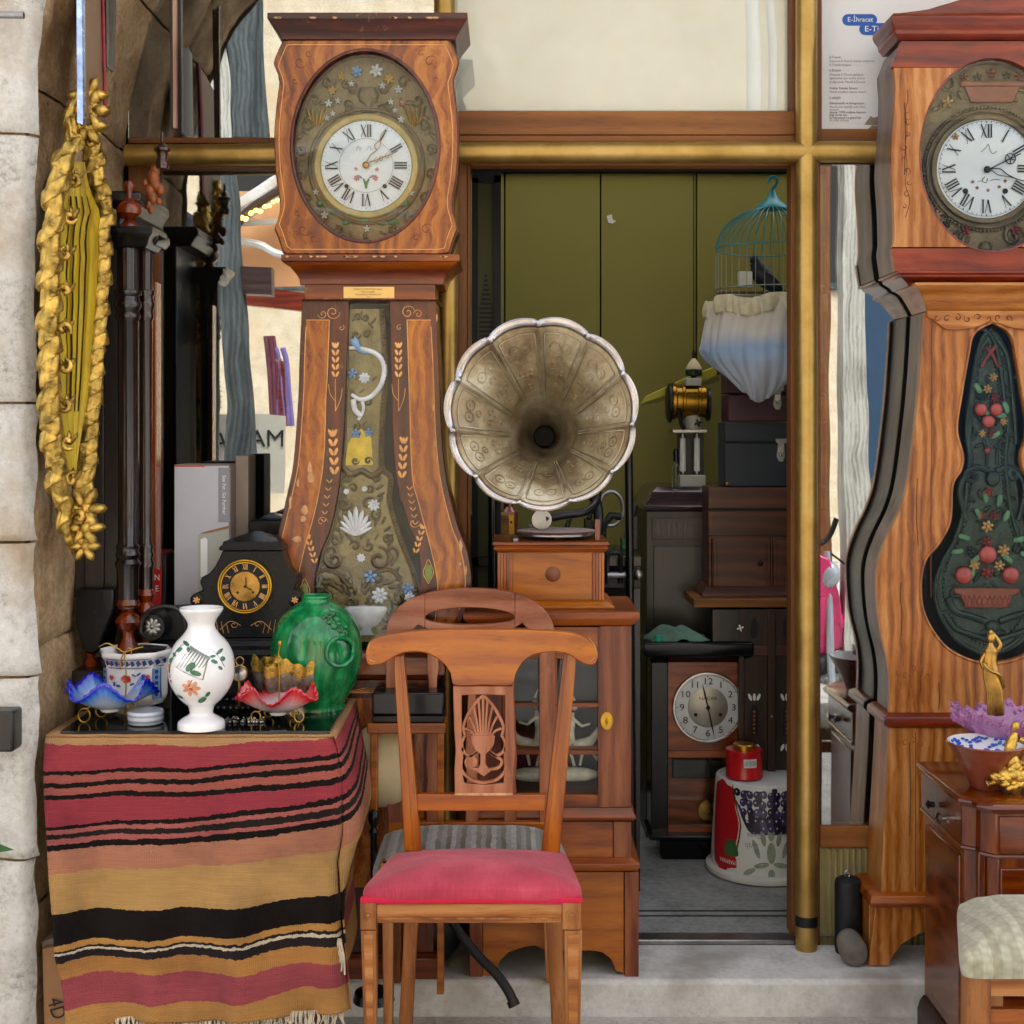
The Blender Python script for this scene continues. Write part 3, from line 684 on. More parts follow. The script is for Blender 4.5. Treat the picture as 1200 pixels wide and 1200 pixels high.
solo('timber_prop', vslab([(240,197),(272,197),(288,420),(302,640),(308,900),(272,900),(268,640),(262,420)], 4.25), M['bluegrey_paint'], 'blue-grey weathered prop leaning across the street, reflected in the left window', 'timber prop')
solo('timber_prop', vslab([(262,-60),(300,-60),(312,162),(272,162)], 4.4), M['bluegrey_paint'], 'blue-grey upright board reflected in the upper left pane beside a pale one', 'timber prop')
solo('pale_upright_board', vslab([(239,-60),(268,-60),(270,164),(240,164)], 4.4), M['white_post'], 'pale upright board reflected in the upper left pane', 'board')
solo('cross_board', vslab([(232,310),(318,312),(318,345),(232,343)], 4.28), M['purple_wood'], 'short dark board nailed across the leaning prop, reflected in the left window', 'board')
solo('dark_beam', vslab([(150,-60),(236,-60),(238,160),(160,160)], 5.2), M['purple_wood_v'], 'dark brown timber wall reflected at the left of the upper pane', 'timber')
aw = thing('awning', V(300, 300, 6.5), 'tan fabric awning on white tubes across the street, reflected in the left window', 'awning')
part('fabric', vslab([(262,225),(360,215),(520,215),(520,322),(400,335),(290,335),(262,330)], 6.5, .03), M['awning'], aw)
part('tube', MB().tube([V(250,262,6.3), V(335,264,6.3), V(520,262,6.3)], .022), M['white_plastic'], aw)
part('tube', MB().tube(smooth_pts([V(255,278,6.3), V(300,285,6.3), V(350,300,6.3), V(520,300,6.3)], 5), .026), M['white_plastic'], aw)
part('arch_band', MB().tube(smooth_pts([V(262,262,6.2), V(285,245,6.2), V(330,215,6.2), V(420,195,6.2)], 6), .09, 8), M['white_stone'], aw)
part('dark_arch_band', MB().tube(smooth_pts([V(272,268,6.1), V(300,238,6.1), V(345,212,6.1), V(430,190,6.1)], 6), .035, 8), M['purple_wood'], aw)
part('beam', vslab([(285,333),(420,350),(420,366),(285,356)], 6.3, .1), M['redwood'], aw)
bm_ = MB()
for k in range(16): bm_.ball(V(276 + k*5.2, 262 - k*3.0 + random.uniform(-3, 3), 6.0), .018)
part('bulb', bm_, M['bulb'], aw)
sg = thing('painted_sign', V(275, 540, 4.8), 'white board sign with black capitals across the street, seen mirrored in the window', 'sign')
part('board', vslab([(222,482),(332,488),(330,580),(220,580)], 4.8, .03), M['paper_cream'], sg)
vc = V(272, 515, 4.79); part('lettering', text_mb('MAĞARA', (vc.x, vc.y, vc.z), .10, 0, 1.05, True), M['ink'], sg)
vc = V(272, 553, 4.79); part('lettering', text_mb('DIŞ CEPHE'[:3], (vc.x - .0, vc.y, vc.z), .08, 0, 1.2, True), M['ink'], sg)
mesh = MB()
for k in range(9): mesh.tube([V(229 + k*3.4, 384, 4.6), V(229 + k*3.4, 480, 4.6)], .0025, 4)
for k in range(18): mesh.tube([V(228, 385 + k*5.4, 4.6), V(258, 385 + k*5.4, 4.6)], .0025, 4)
solo('wire_mesh', mesh, M['black_metal'], 'black wire mesh panel reflected beside the leaning prop', 'wire mesh')
for i, (px, m, lab) in enumerate(((318, 'plum_cloth', 'bundle of plum coloured fabric'), (330, 'lilac_cloth', 'bundle of lilac fabric'), (326, 'redwood', 'bundle of rust red sticks'))):
    mb = MB()
    for k in range(5):
        x = px + random.uniform(-6, 6); mb.tube(smooth_pts([V(x - 3, 395 + i*14, 5), V(x + 2, 430, 5), V(x + random.uniform(-3, 6), 500, 5)], 4), .014, 6)
    solo('hanging_bundle', mb, M[m], lab + ' reflected at the right of the left window', 'bundle')
solo('white_post', vslab([(982,185),(1008,185),(1013,560),(1018,1000),(985,1000),(984,560)], 4.3, .15), M['white_post'], 'white painted timber post across the street, reflected in the right window', 'post')
solo('blue_door', vslab([(1008,160),(1200,160),(1200,560),(1008,560)], 5.4, .1), M['blue_paint'], 'blue painted door across the street, reflected in the right window', 'door')
solo('brown_shutter', vslab([(942,200),(967,200),(969,700),(969,1020),(942,1020)], 5.2, .06), M['frame_wood_v'], 'narrow brown shutter across the street, reflected beside the white post', 'shutter')
solo('grey_wall_board', vslab([(1010,560),(1200,560),(1200,1010),(1010,1010)], 5.3, .06), M['bluegrey_paint'], 'grey board below the blue door across the street', 'board')
solo('pale_pipe', MB().tube([V(880,-60,6), V(882,140,6)], .05, 12).tube([V(902,-60,6), V(904,140,6)], .03, 12), M['white_plastic'], 'pair of pale drain pipes reflected in the middle upper pane', 'drain pipe')
YS = 4.35
scooter = thing('parked_scooter', V(975, 1000, YS), 'pink and silver scooter parked across the street, reflected in the right window', 'scooter')
wc = V(972, 822, YS)
tw = MB().tube([wc + Vector((math.cos(q)*.235, 0, math.sin(q)*.235)) for q in [2*math.pi*k/40 for k in range(40)]], .05, 10, True)
part('tyre', tw, M['rubber'], scooter)
sp = MB().tube([wc + Vector((math.cos(q)*.185, 0, math.sin(q)*.185)) for q in [2*math.pi*k/40 for k in range(40)]], .014, 8, True)
for k in range(10):
    q = math.pi*k/5; sp.tube([wc, wc + Vector((math.cos(q)*.18, 0, math.sin(q)*.18))], .006, 6)
part('rim', sp, M['grey_body'], scooter)
part('front_fender', MB().tube(smooth_pts([V(948,716,YS), V(972,722,YS), V(993,738,YS), V(1006,756,YS)], 6), [.05 + .012*math.sin(i/18*3.1) - .0022*i for i in range(19)], 10), M['pink_body'], scooter)
part('fork', MB().tube([V(962,640,YS-.06), V(972,822,YS-.06)], .02).tube([V(962,640,YS+.06), V(972,822,YS+.06)], .02), M['grey_body'], scooter)
part('body_shell', MB().add([tuple(V(a, b, YS + c)) for a, b, c in ((946,640,-.1),(966,650,-.12),(978,700,-.1),(985,760,0),(955,770,0),(940,700,-.1),(946,640,.1),(966,650,.12),(978,700,.1),(985,760,.05),(955,770,.05),(940,700,.1))],
     [(0,1,2,3,4,5),(11,10,9,8,7,6),(0,6,7,1),(1,7,8,2),(2,8,9,3),(3,9,10,4),(4,10,11,5),(5,11,6,0)]), M['pink_body'], scooter, .01)
part('handlebar', MB().tube(smooth_pts([V(930,640,YS), V(962,628,YS), V(975,606,YS)], 5), .014), M['black_metal'], scooter)
part('mirror', MB().ball(V(994,599,YS), .052, .02, .066, 14, 8, .3), M['rubber'], scooter)
part('brake_lever', MB().tube(smooth_pts([V(964,640,YS), V(976,650,YS), V(992,664,YS)], 5), .006), M['black_metal'], scooter)
part('headlight', MB().ball(V(965,668,YS-.08), .06, .04, .08, 12, 8), M['grey_body'], scooter)
# -- e-commerce poster in the upper right pane
PYY = GY - .006
po = thing('information_poster', (X(1003, PYY), PYY, Z(76, PYY)), 'white printed poster with blue speech bubbles taped in the upper right pane', 'poster')
part('sheet', MB().pbox(963, 1200, -60, 151.5, PYY, .0015), M['paper'], po)
def pill(x0, x1, y0, y1, Y, m):
    r = (y1 - y0)/2; pts = []
    for k in range(9): q = math.pi/2 + math.pi*k/8; pts.append((x0 + r + math.cos(q)*r, (y0+y1)/2 - math.sin(q)*r))
    for k in range(9): q = -math.pi/2 + math.pi*k/8; pts.append((x1 - r + math.cos(q)*r, (y0+y1)/2 - math.sin(q)*r))
    part('speech_bubble', MB().pprism(pts, Y, .0008), M['paper_blue'], po)
pill(987, 1028, 16.5, 30, PYY - .001, 0); pill(1007, 1060, 27, 41, PYY - .0016, 0); pill(1039, 1085, 40, 51, PYY - .001, 0)
def ptext(s, px, py, h, m='ink', Y=None, parent=None, sx=1, al='LEFT', nm='lettering', roll=0):
    Y = PYY - .0012 if Y is None else Y; p = Q(px, py, Y)
    return part(nm, text_mb(s, p, h*S(Y), roll, sx, False, al), M[m], parent or po, smooth=False)
ptext('E-İhracat', 993, 23, 5.6, 'white_ink', PYY - .0026); ptext('E-Tic', 1013, 34, 6.6, 'white_ink', PYY - .0026, sx=1.1)
for y, s, m in ((67,'E-Ticaret','ink'),(71.5,'İnternet E-Ticaret sitenizi oluşturun','grey_ink'),(76,'E-Ticaret altyapısı','grey_ink'),(82.5,'E-İhracat','ink'),(87.5,'Dünyada E-Ticaret gelişiyor','grey_ink'),
                (91.7,'ilgilenenler için online ticaret','grey_ink'),(96,'girdigi pazar Macell E-İhracat','grey_ink'),(103.5,'Online Tahsilat Sistemi','ink'),(107.8,'Macell yenilikçi ödeme sistemi','grey_ink'),(115,'E-ARŞİV','ink'),
                (121,'Danışmanlık ve Entegrasyon','ink'),(125.2,'Macell.com üyeliği web sitesi','grey_ink'),(128.4,'ücretsiz','grey_ink'),(131.6,'destek, 5700 mağaza kapsamı','ink'),(134.8,'bilgi almak için','ink'),(138,'bu kampanya ve geçerlidir','ink'),(141,'bir yıllık süreyle','grey_ink')):
    ptext(s, 972, y, 2.5, m)
part('torn_corner', MB().pprism([(1013,146),(1020,136),(1024,138),(1030,136),(1039,136),(1034,147)], PYY - .0018, .0006).pprism([(1016,152),(1022,147),(1050,149),(1050,152)], PYY - .0018, .0006), M['cardboard2'], po)
# ==== CLOCK HELPERS
def roman(parent, c, r, h, m, words, Y, roll0=0, skew=None, thick=1.0):
    W = {'I': .34, 'V': .85, 'X': .8}
    for k, wd in enumerate(words):
        a = math.pi/2 - (k)*math.pi/6 + roll0; tot = sum(W[ch] for ch in wd)*h*.62; mb = MB(); x = -tot/2
        up = Vector((math.cos(a), 0, math.sin(a))); rt = Vector((math.sin(a), 0, -math.cos(a))); o = Vector((c[0], Y, c[1])) + up*r
        def P2(u, v): return o + rt*u + up*v
        def bar(u0, u1, v0, v1, t):
            mb.add([P2(u0 - t, v0), P2(u0 + t, v0), P2(u1 + t, v1), P2(u1 - t, v1)], [(0,1,2,3)])
        for ch in wd:
            ww = W[ch]*h*.62; t = h*.055*thick
            if ch == 'I': bar(x+ww/2, x+ww/2, -h/2, h/2, t); bar(x+ww/2, x+ww/2, h/2-h*.03, h/2, t*1.9); bar(x+ww/2, x+ww/2, -h/2, -h/2+h*.03, t*1.9)
            if ch == 'V': bar(x+ww/2, x+t, -h/2, h/2, t); bar(x+ww/2, x+ww-t, -h/2, h/2, t*.45)
            if ch == 'X': bar(x+ww-t, x+t, -h/2, h/2, t); bar(x+t, x+ww-t, -h/2, h/2, t*.45)
            x += ww
        part('numeral', mb, m, parent, smooth=False)
ROM = ['XII','I','II','III','IIII','V','VI','VII','VIII','IX','X','XI']
def disc_ring(c, r0, r1, Y, n=64, y1=None):
    o = [(c[0] + math.cos(2*math.pi*k/n)*r1, c[1] + math.sin(2*math.pi*k/n)*r1) for k in range(n)]
    i = [(c[0] + math.cos(2*math.pi*k/n)*r0, c[1] + math.sin(2*math.pi*k/n)*r0) for k in range(n)]
    return MB().ring(o, i, Y, y1 if y1 is not None else Y + .0008)
def ticks(c, r0, r1, Y, t=.0005):
    mb = MB()
    for k in range(60):
        a = math.pi*k/30; d = Vector((math.cos(a),0,math.sin(a))); n = Vector((-d.z,0,d.x))*t*(2 if k % 5 == 0 else 1); o = Vector((c[0], Y, c[1]))
        mb.add([o + d*r0 - n, o + d*r0 + n, o + d*r1 + n, o + d*r1 - n], [(0,1,2,3)])
    return mb
def dome_dial(c, r, Y, bulge, n=48):
    return MB().lathe([(r, 0), (r, -.002), (r*.97, -bulge*.45), (r*.7, -bulge*.85), (r*.35, -bulge), (.0001, -bulge)], (c[0], Y, c[1]), n, 'y', cap=False)
def mir(pts, cx): return [(2*cx - x, y) for x, y in reversed(pts)]
def ring_outline(outer, cx, cy, rx, ry, n=150):
    O = []; I = []
    m = len(outer)
    for k in range(n):
        a = 2*math.pi*(k + .5)/n; dx, dy = math.cos(a)*rx, math.sin(a)*ry; best = None
        for i in range(m):
            x1, y1 = outer[i][0]-cx, outer[i][1]-cy; x2, y2 = outer[(i+1) % m][0]-cx, outer[(i+1) % m][1]-cy
            ex, ey = x2-x1, y2-y1; den = dx*ey - dy*ex
            if abs(den) < 1e-12: continue
            t = (x1*ey - y1*ex)/den; u = (x1*dy - y1*dx)/den
            if t > 0 and -1e-9 <= u <= 1+1e-9 and (best is None or t > best): best = t
        best = best or 1
        O.append((cx + dx*best, cy + dy*best)); I.append((cx + dx, cy + dy))
    return O, I
def wheat(mb, px, py0, py1, Y, tilt=0, n=5, w=5.5):
    for k in range(n):
        t = k/(n-1); y = lerp(py1, py0, t); x = px + tilt*(t-.5)
        L = (py1-py0)/n*1.15*S(Y)
        for sgn in (-1, 1):
            a = math.pi/2 + sgn*.42 - tilt*.02
            mb.leaf(Q(x, y, Y) + Vector((-sgn*.0008*0 - sgn*.0 + (-.0015*sgn), 0, 0)), L, a, .42, .10)
    mb.leaf(Q(px + tilt*.5, py0, Y), (py1-py0)/n*S(Y), math.pi/2, .35, .1)
    return mb
def relief_frame(mb, path, w, bead=0):
    mb.tube(path, w, 8)
    return mb
def beads(mb, path, r, gap):
    acc = 0; last = path[0]
    for p in path[1:]:
        seg = (p - last).length;
        while acc + seg >= gap and seg > 1e-6:
            t = (gap - acc)/seg; last = last.lerp(p, t); mb.ball(last, r, r, r, 6, 4); seg = (p - last).length; acc = 0
        acc += seg; last = p
    return mb
# ==== LEFT TALL CLOCK
YL = -.20
lc = thing('longcase_clock', (X(431, YL), YL, 0), 'tall inlaid walnut longcase clock with a pear shaped waist, standing between table and doorway', 'longcase clock')
def qx(a): return X(a, YL)
def qz(a): return Z(a, YL)
DL = .21
part('cornice', MB().mould(qx(331), qx(533), YL, YL + DL, [(.002, qz(47)), (.004, qz(44)), (.012, qz(38)), (.024, qz(31)), (.030, qz(27)), (.032, qz(26)), (.032, qz(19))]), M['cornice'], lc, .002)
hl = smooth_pts([(331,47),(326,58),(320,76),(327,92),(324,120),(321,160),(323,205),(328,240),(325,258),(321,268),(326,280),(332,300)], 5)
hl = [(p[0], p[1]) for p in [(v.x, v.y) for v in [Vector((a.x, a.y)) for a in hl]]] if False else [(p[0], p[1]) for p in hl]
outer = hl + mir(hl, 429.5)
part('hood_case', MB().prism([(qx(336), qz(47)), (qx(523), qz(47)), (qx(523), qz(300)), (qx(336), qz(300))], YL + .085, YL + DL - .01), M['clock_dark'], lc)
hs_ = MB(); o3 = XZ(outer, YL)
O, I = ring_outline(o3, qx(428.5), qz(172), 86*S(YL), 112*S(YL))
part('hood_side', MB().ring(O, [(a*.97 + qx(428.5)*.03, b*.97 + qz(172)*.03) for a, b in I], YL + .004, YL + .1), M['clock_dark'], lc)
part('hood_door', MB().ring([(lerp(qx(428.5), a, .985), lerp(qz(172), b, .985)) for a, b in O], I, YL - .012, YL + .0035), M['clock_panel_h'], lc, .002)
I2 = [(lerp(qx(428.5), a, 1.035), lerp(qz(172), b, 1.03)) for a, b in I]
part('door_bead', MB().tube([Vector((a, YL - .012, b)) for a, b in I], .0042, 8, True), M['clock_dark'], lc)
ln = MB().tube([Vector((lerp(qx(428.5), a, .935), YL - .0122, lerp(qz(172), b, .945))) for a, b in O], .0011, 5, True)
part('inlay_line', ln, M['inlay'], lc)
sc2 = MB()
for sx_ in (-1, 1):
    for (dx, dy, r0) in ((72, 98, 8), (60, 108, 5), (76, -98, 8), (66, -108, 5), (80, 78, 4), (82, -76, 4)):
        sc2.scroll(Q(428.5 + sx_*dx, 172 + dy, YL) + Vector((0, -.0122, 0)), r0*S(YL), .5*sx_, .9, .0007, sx_, 4, 14)
part('engraved_scroll', sc2, M['clock_dark'], lc, kind='stuff')
part('hood_glass', MB().prism([(lerp(qx(428.5), a, 1.01), lerp(qz(172), b, 1.01)) for a, b in I], YL + .001, YL + .003), M['clock_glass'], lc, smooth=False)
part('dial_surround', MB().prism([(lerp(qx(428.5), a, 1.02), lerp(qz(172), b, 1.02)) for a, b in I], YL + .033, YL + .036), M['relief_umber'], lc)
dc = (qx(428), qz(192)); YD = YL + .020; rD = 53.5*S(YL)*1.01
part('dial_bezel', disc_ring(dc, rD*.99, rD*1.15, YD + .002, 64, YD + .012), M['relief_brass'], lc, .004)
part('dial_bezel', MB().tube([Vector((dc[0]+math.cos(q)*rD*1.25, YD+.010, dc[1]+math.sin(q)*rD*1.25)) for q in [2*math.pi*k/60 for k in range(60)]], .0045, 8, True), M['relief_dark'], lc)
dial = part('dial', dome_dial(dc, rD, YD + .01, .008), M['enamel'], lc)
YN = YD - .0005
roman(lc, dc, rD*.755, rD*.27, M['ink'], ROM, YN)
part('minute_track', ticks(dc, rD*.925, rD*.955, YN + .0008), M['grey_ink'], lc, smooth=False)
part('dial_line', disc_ring(dc, rD*.585, rD*.592, YN, 64, YN + .0003), M['grey_ink'], lc, smooth=False)
pn = MB(); pn.flower((qx(417), YN, qz(207)), .008, 6, .08); pn.flower((qx(439), YN, qz(207)), .008, 6, .08); pn.flower((qx(416), YN, qz(196)), .005, 5, .08); pn.flower((qx(441), YN, qz(197)), .006, 5, .08)
part('painted_flower', pn, M['pink'], lc)
part('painted_flower', MB().leaf((qx(428), YN, qz(216)), .02, 1.9, .3, .05).leaf((qx(428), YN, qz(216)), .02, 1.2, .3, .05).leaf((qx(428), YN, qz(220)), .02, 1.57, .4, .05), M['green_leaf'], lc)
part('painted_flower', MB().leaf((qx(424), YN, qz(207)), .018, 2.7, .3, .05).leaf((qx(431), YN, qz(207)), .018, .5, .3, .05), M['blue_fl'], lc)
for px in (405, 450): part('winding_hole', MB().lathe([(.0001,-.003),(.0045,-.003),(.0055,0)], (qx(px), YN, qz(216.5)), 14, 'y', cap=False), M['ink'], lc)
part('signature', MB().ptube([(418,176),(420,171),(422,176),(424,172)], YN, .0004, 4).ptube([(430,176),(433,171),(435,176),(438,173),(441,176)], YN, .0004, 4), M['grey_ink'], lc)
hb = MB()
hb.ptube([(428,193),(434,182),(441,176),(439,170),(445,164),(447,158),(452,151)], YN - .004, .0011, 6).ptube([(441,176),(446,170),(445,164)], YN - .004, .0009, 5)
hb.ball((dc[0], YN - .005, dc[1]), .009, .004, .009, 12, 6)
part('clock_hand', hb, M['bronze'], lc)
hb = MB().ptube([(428,193),(436,189),(443,187),(450,184),(458,181),(466,177)], YN - .006, .0013, 6)
for px, py in ((441,188),(447,186),(454,183)): hb.scroll(Q(px, py, YN - .006), .008, 1, 1, .001, 1, 5, 10)
part('clock_hand', hb, M['bronze'], lc)
YRf = YL + .030
rb1 = MB()
rb1.lathe([(.002,.02),(.02,.018),(.027,.0),(.022,-.016),(.012,-.022),(.006,-.03),(.012,-.04),(.02,-.043)], (qx(430), YRf, qz(108)), 16, 'z', 1, .35)
for s_ in (-1, 1):
    rb1.scroll((qx(430) + s_*.04, YRf, qz(100)), .016, math.pi/2, 1.1, .004, s_); rb1.scroll((qx(430) + s_*.05, YRf, qz(120)), .014, 0, 1.0, .003, -s_)
    for k in range(9):
        a = math.pi/2 + s_*(.55 + k*.28); rr = rD*1.52
        rb1.leaf((dc[0] + math.cos(a)*rr, YRf, dc[1] + math.sin(a)*rr*1.08), .03, a + s_*1.1, .45, .15); rb1.leaf((dc[0] + math.cos(a)*rr*.93, YRf, dc[1] + math.sin(a)*rr), .024, a - s_*.4, .45, .15)
for k in range(26):
    a = -math.pi/2 + (k-12.5)*.075; rr = rD*lerp(1.45, 1.7, (k % 3)/2)
    rb1.leaf((dc[0] + math.cos(a)*rr, YRf, dc[1] + math.sin(a)*rr), .02, a + random.uniform(-1.5, 1.5), .5, .18)
for s_ in (-1, 1):
    for px_, py_, r_ in ((44,96,.018),(60,118,.016),(70,146,.018),(76,176,.014),(76,204,.014),(68,232,.018),(52,256,.018),(30,270,.016),(24,98,.012),(18,128,.016)): rb1.scroll(Q(429 + s_*px_, py_, YRf), r_, px_, 1.1, .0038, s_)
part('pressed_relief', rb1, M['relief_dark'], lc, kind='stuff')
for px, py, r0, mt in ((418,84,.016,'blue_fl'),(441,83,.018,'white_fl'),(400,89,.011,'yellow_fl'),(456,92,.013,'yellow_fl'),(389,106,.012,'ochre_fl'),(467,105,.011,'white_fl'),(385,121,.010,'white_fl'),(396,118,.008,'white_fl'),
                      (383,138,.008,'white_fl'),(472,120,.008,'pink'),(458,119,.008,'white_fl'),(470,140,.009,'white_fl'),(390,133,.007,'white_fl'),(463,129,.007,'white_fl'),(370,225,.008,'white_fl'),(380,252,.010,'white_fl'),(482,226,.008,'white_fl'),(448,100,.009,'white_fl'),(412,98,.008,'white_fl'),(430,268,.009,'white_fl')):
    part('relief_flower', MB().flower(Q(px, py, YRf - .004), r0, 5 if r0 < .012 else 6, .35), M[mt], lc)
part('relief_leaf', MB().ball(Q(474,238,YRf), .012,.006,.010).ball(Q(375,238,YRf), .009,.006,.01).leaf(Q(400,262,YRf), .03, .3, .5).leaf(Q(420,258,YRf), .03, 0, .5).leaf(Q(440,260,YRf), .03, -.1, .5).leaf(Q(455,262,YRf), .03, .3, .5).leaf(Q(385,245,YRf), .03, -.6, .5), M['green_glaze_p'], lc)
wh = MB()
for px, tl in ((371, -6), (486, 6)):
    for k in range(5): wh.leaf(Q(px + (k-2)*2.5, 150 - abs(k-2)*2, YRf), .05, math.pi/2 + (2-k)*.17, .16, .1)
part('gilt_wheat', wh, M['brass'], lc)
part('hood_moulding', MB().mould(qx(350), qx(520), YL + .02, YL + DL, [(.0, qz(333)), (.001, qz(327)), (.006, qz(322)), (.022, qz(312)), (.034, qz(309)), (.036, qz(307.5)), (.040, qz(307)), (.040, qz(299))]), M['clock_mould'], lc, .002)
part('frieze', MB().pbox(357, 510, 333.5, 352, YL + .004, DL - .01), M['clock_mould'], lc, .002)
part('frieze_bead', MB().mould(qx(356), qx(511), YL + .003, YL + DL - .008, [(.004, qz(352.5)), (.006, qz(351.5)), (.004, qz(350.5))]), M['cornice'], lc)
pq = part('name_plaque', MB().pbox(402.5, 462, 336, 349.5, YL + .0005, .0034), M['plaque'], lc, .0005)
for py, s in ((339, 'TAMİRLİ VE RESTORASYONLU'), (342.1, 'İMALATHANE'), (345.3, 'TARANTENLİ YENİ BÖLÜM'), (348, '2012')):
    ptext(s, 431 if s != '2012' else 432, py, 1.75 if s != '2012' else 1.3, 'ink', YL + .0001, pq, 1.0, 'CENTER')
def curve(pts, n=6):
    return [(p.x, p.y) for p in smooth_pts([(a, b, 0) for a, b in pts], n)]
LO = [(354,352),(351,420),(349.5,467),(344,540),(337,577),(329,612),(321,645),(316,672),(316,695),(324,720),(333,742),(338,766)]
RO = [(511,352),(513,400),(515,440),(518,515),(524,566),(536,616),(547,645),(552,675),(551,695),(545,715),(538,735),(532,766)]
LI = [(409,352),(406,430),(403,503),(400,540),(396,577),(387,620),(375,650),(368,687),(372,715),(385,738),(405,752),(432,758)]
RI = [(456,352),(458,430),(461,522),(466,569),(476,606),(489,643),(493,672),(489,698),(479,723),(462,745),(445,755),(432,758)]
def edge(pts):
    c = curve(pts, 8); return [p[1] for p in c], [p[0] for p in c]
def strip_between(A, B, Y, dep, y0=None, y1=None, n=60):
    ya, xa = edge(A); yb, xb = edge(B); t0 = y0 or 352; t1 = y1 or 766; zs = []; a = []; b = []
    for k in range(n + 1):
        py = lerp(t1, t0, k/n); zs.append(Z(py, Y)); a.append(X(interp(py, ya, xa), Y)); b.append(X(interp(py, yb, xb), Y))
    return MB().strip(zs, a, b, Y, Y + dep)
part('waist_back', MB().strip(*[[Z(p, YL+.1) for p in (766, 690, 600, 352)]] , [X(p, YL+.1) for p in (345, 325, 345, 366)], [X(p, YL+.1) for p in (525, 545, 515, 500)], YL + .1, YL + DL - .01), M['black_board'], lc)
part('waist_stile', strip_between(LO, [(a, min(b, 758)) if i < 11 else (432, 766) for i, (a, b) in enumerate(LI)], YL + .012, .012), M['clock_dark'], lc, .0015)
part('waist_stile', strip_between([(a, min(b, 758)) if i < 11 else (432, 766) for i, (a, b) in enumerate(RI)], RO, YL + .012, .012), M['clock_dark'], lc, .0015)
part('waist_side', strip_between(LO, [(a + 4, b) for a, b in LO], YL + .0245, .17), M['clock_dark'], lc)
part('waist_side', strip_between([(a - 4, b) for a, b in RO], RO, YL + .0245, .17), M['clock_dark'], lc)
LPn = [(386,375),(384,430),(382,467),(379,540),(370,595),(355,650),(348,690),(352,730),(356,760)]
RPn = [(477,375),(480,467),(483,555),(491,591),(505,643),(513,687),(510,725),(504,760)]
off = lambda P, d: [(a + d, b) for a, b in P]
part('veneer_panel', strip_between([(max(a + 6, 0), b) for a, b in LO], LPn, YL + .0095, .0025, 375, 760), M['clock_panel'], lc)
part('veneer_panel', strip_between(RPn, [(a - 7, b) for a, b in RO], YL + .0095, .0025, 375, 760), M['clock_panel'], lc)
il = MB()
for P in (LPn, RPn, off(LO[:10], 6), off(RO[:10], -7)):
    c = [p for p in curve(P, 6) if 375 <= p[1] <= 760]; il.tube([Q(a, b, YL + .0095) for a, b in c], .0013, 5)
il.tube([Q(359, 375, YL+.0095), Q(386, 375, YL+.0095)], .001, 5).tube([Q(477, 375, YL+.0095), Q(505, 375, YL+.0095)], .001, 5)
part('inlay_line', il, M['inlay'], lc)
wi = MB()
for a in ((393,408,442,0),(391,512,556,-2),(467,408,442,0),(472,520,560,2),(365,632,660,-8),(491,620,648,8)): wheat(wi, *a[:3], YL + .011, a[3])
for px, py0, py1, tl in ((386,566,612,8),(480,574,615,-8)):
    for k in range(6): wi.leaf(Q(px - tl*k/6*1.0, lerp(py0, py1, k/5), YL + .011), .012, math.pi/2 + .7, .25); wi.leaf(Q(px - tl*k/6, lerp(py0, py1, k/5), YL + .011), .012, math.pi/2 - .7, .25)
part('wheat_inlay', wi, M['inlay'], lc, kind='stuff')
sv = MB()
for px, s_ in ((393, 1), (467, -1)):
    sv.ptube([(px, 444), (px, 482)], YL + .0112, .0009, 5, 1); sv.ptube([(px, 470), (px - 6, 462), (px - 8, 450)], YL + .0112, .0009, 5).ptube([(px, 482), (px + 6, 468), (px + 8, 455)], YL + .0112, .0009, 5)
for cx, s_ in ((390, -1), (478, 1)):
    sv.scroll(Q(cx, 366, YL + .0112), .018, 0, 1.4, .0011, s_, 5, 26); sv.scroll(Q(cx - 12*s_*-1, 368, YL + .0112), .012, math.pi, 1.2, .0009, -s_, 5, 20); sv.scroll(Q(cx - s_*10, 384, YL + .0112), .008, 1, 1, .0009, s_, 5, 16)
for px, s_ in ((377, 1), (485, -1)): sv.scroll(Q(px, 612, YL + .0112), .016, 0, .8, .0008, s_, 5, 18)
part('scroll_inlay', sv, M['inlay'], lc)
for px, py in ((502, 668), (357, 690)):
    part('leaf_inlay', MB().ptube([(px, py + 16), (px - 6, py + 4), (px - 3, py - 6), (px, py - 12), (px + 4, py - 4), (px + 6, py + 4), (px, py + 16)], YL + .0112, .001, 5, 5), M['inlay'], lc)
    part('leaf_inlay', MB().leaf(Q(px, py + 14, YL + .0112), .045, math.pi/2, .42, .03), M['inlay_green'], lc)
chp = MB()
for px, py, a, b in ((363,548,3.5,8),(364,560,4,7),(357,598,5,7),(355,608,4,5),(348,632,7,4),(340,590,2,9),(349,566,2,6),(510,520,1.6,4),(508,478,1.5,5),(540,640,2,9),(546,668,1.5,7),(539,661,2.4,3),(512,372,1,6)):
    pts = [(px + math.cos(k)*a*random.uniform(.6, 1.1), py + math.sin(k)*b*random.uniform(.6, 1.1)) for k in [i*math.pi/4 for i in range(8)]]
    chp.pprism(pts, YL + .0088, .0012)
random.seed(31)
for (x0, x1, py, n_) in ((334, 530, 300.5, 16), (318, 540, 20.5, 9), (352, 510, 351, 6)):
    for k in range(n_):
        px = random.uniform(x0, x1); a = random.uniform(1.5, 5); yy = YL - (.041 if py > 290 and py < 310 else .033 if py < 30 else .0)
        chp.pprism([(px - a, py - .6), (px, py - 1.1), (px + a, py - .4), (px + a*.5, py + 1.2), (px - a*.6, py + .9)], yy - .0007, .003)
part('veneer_chip', chp, M['chip'], lc, kind='stuff')
YP = YL + .034
PR = [(447,362),(450,400),(452,440),(449,480),(447,520),(448,548),(458,560),(456,585),(462,610),(472,640),(484,670),(488,698),(474,722),(455,745)]
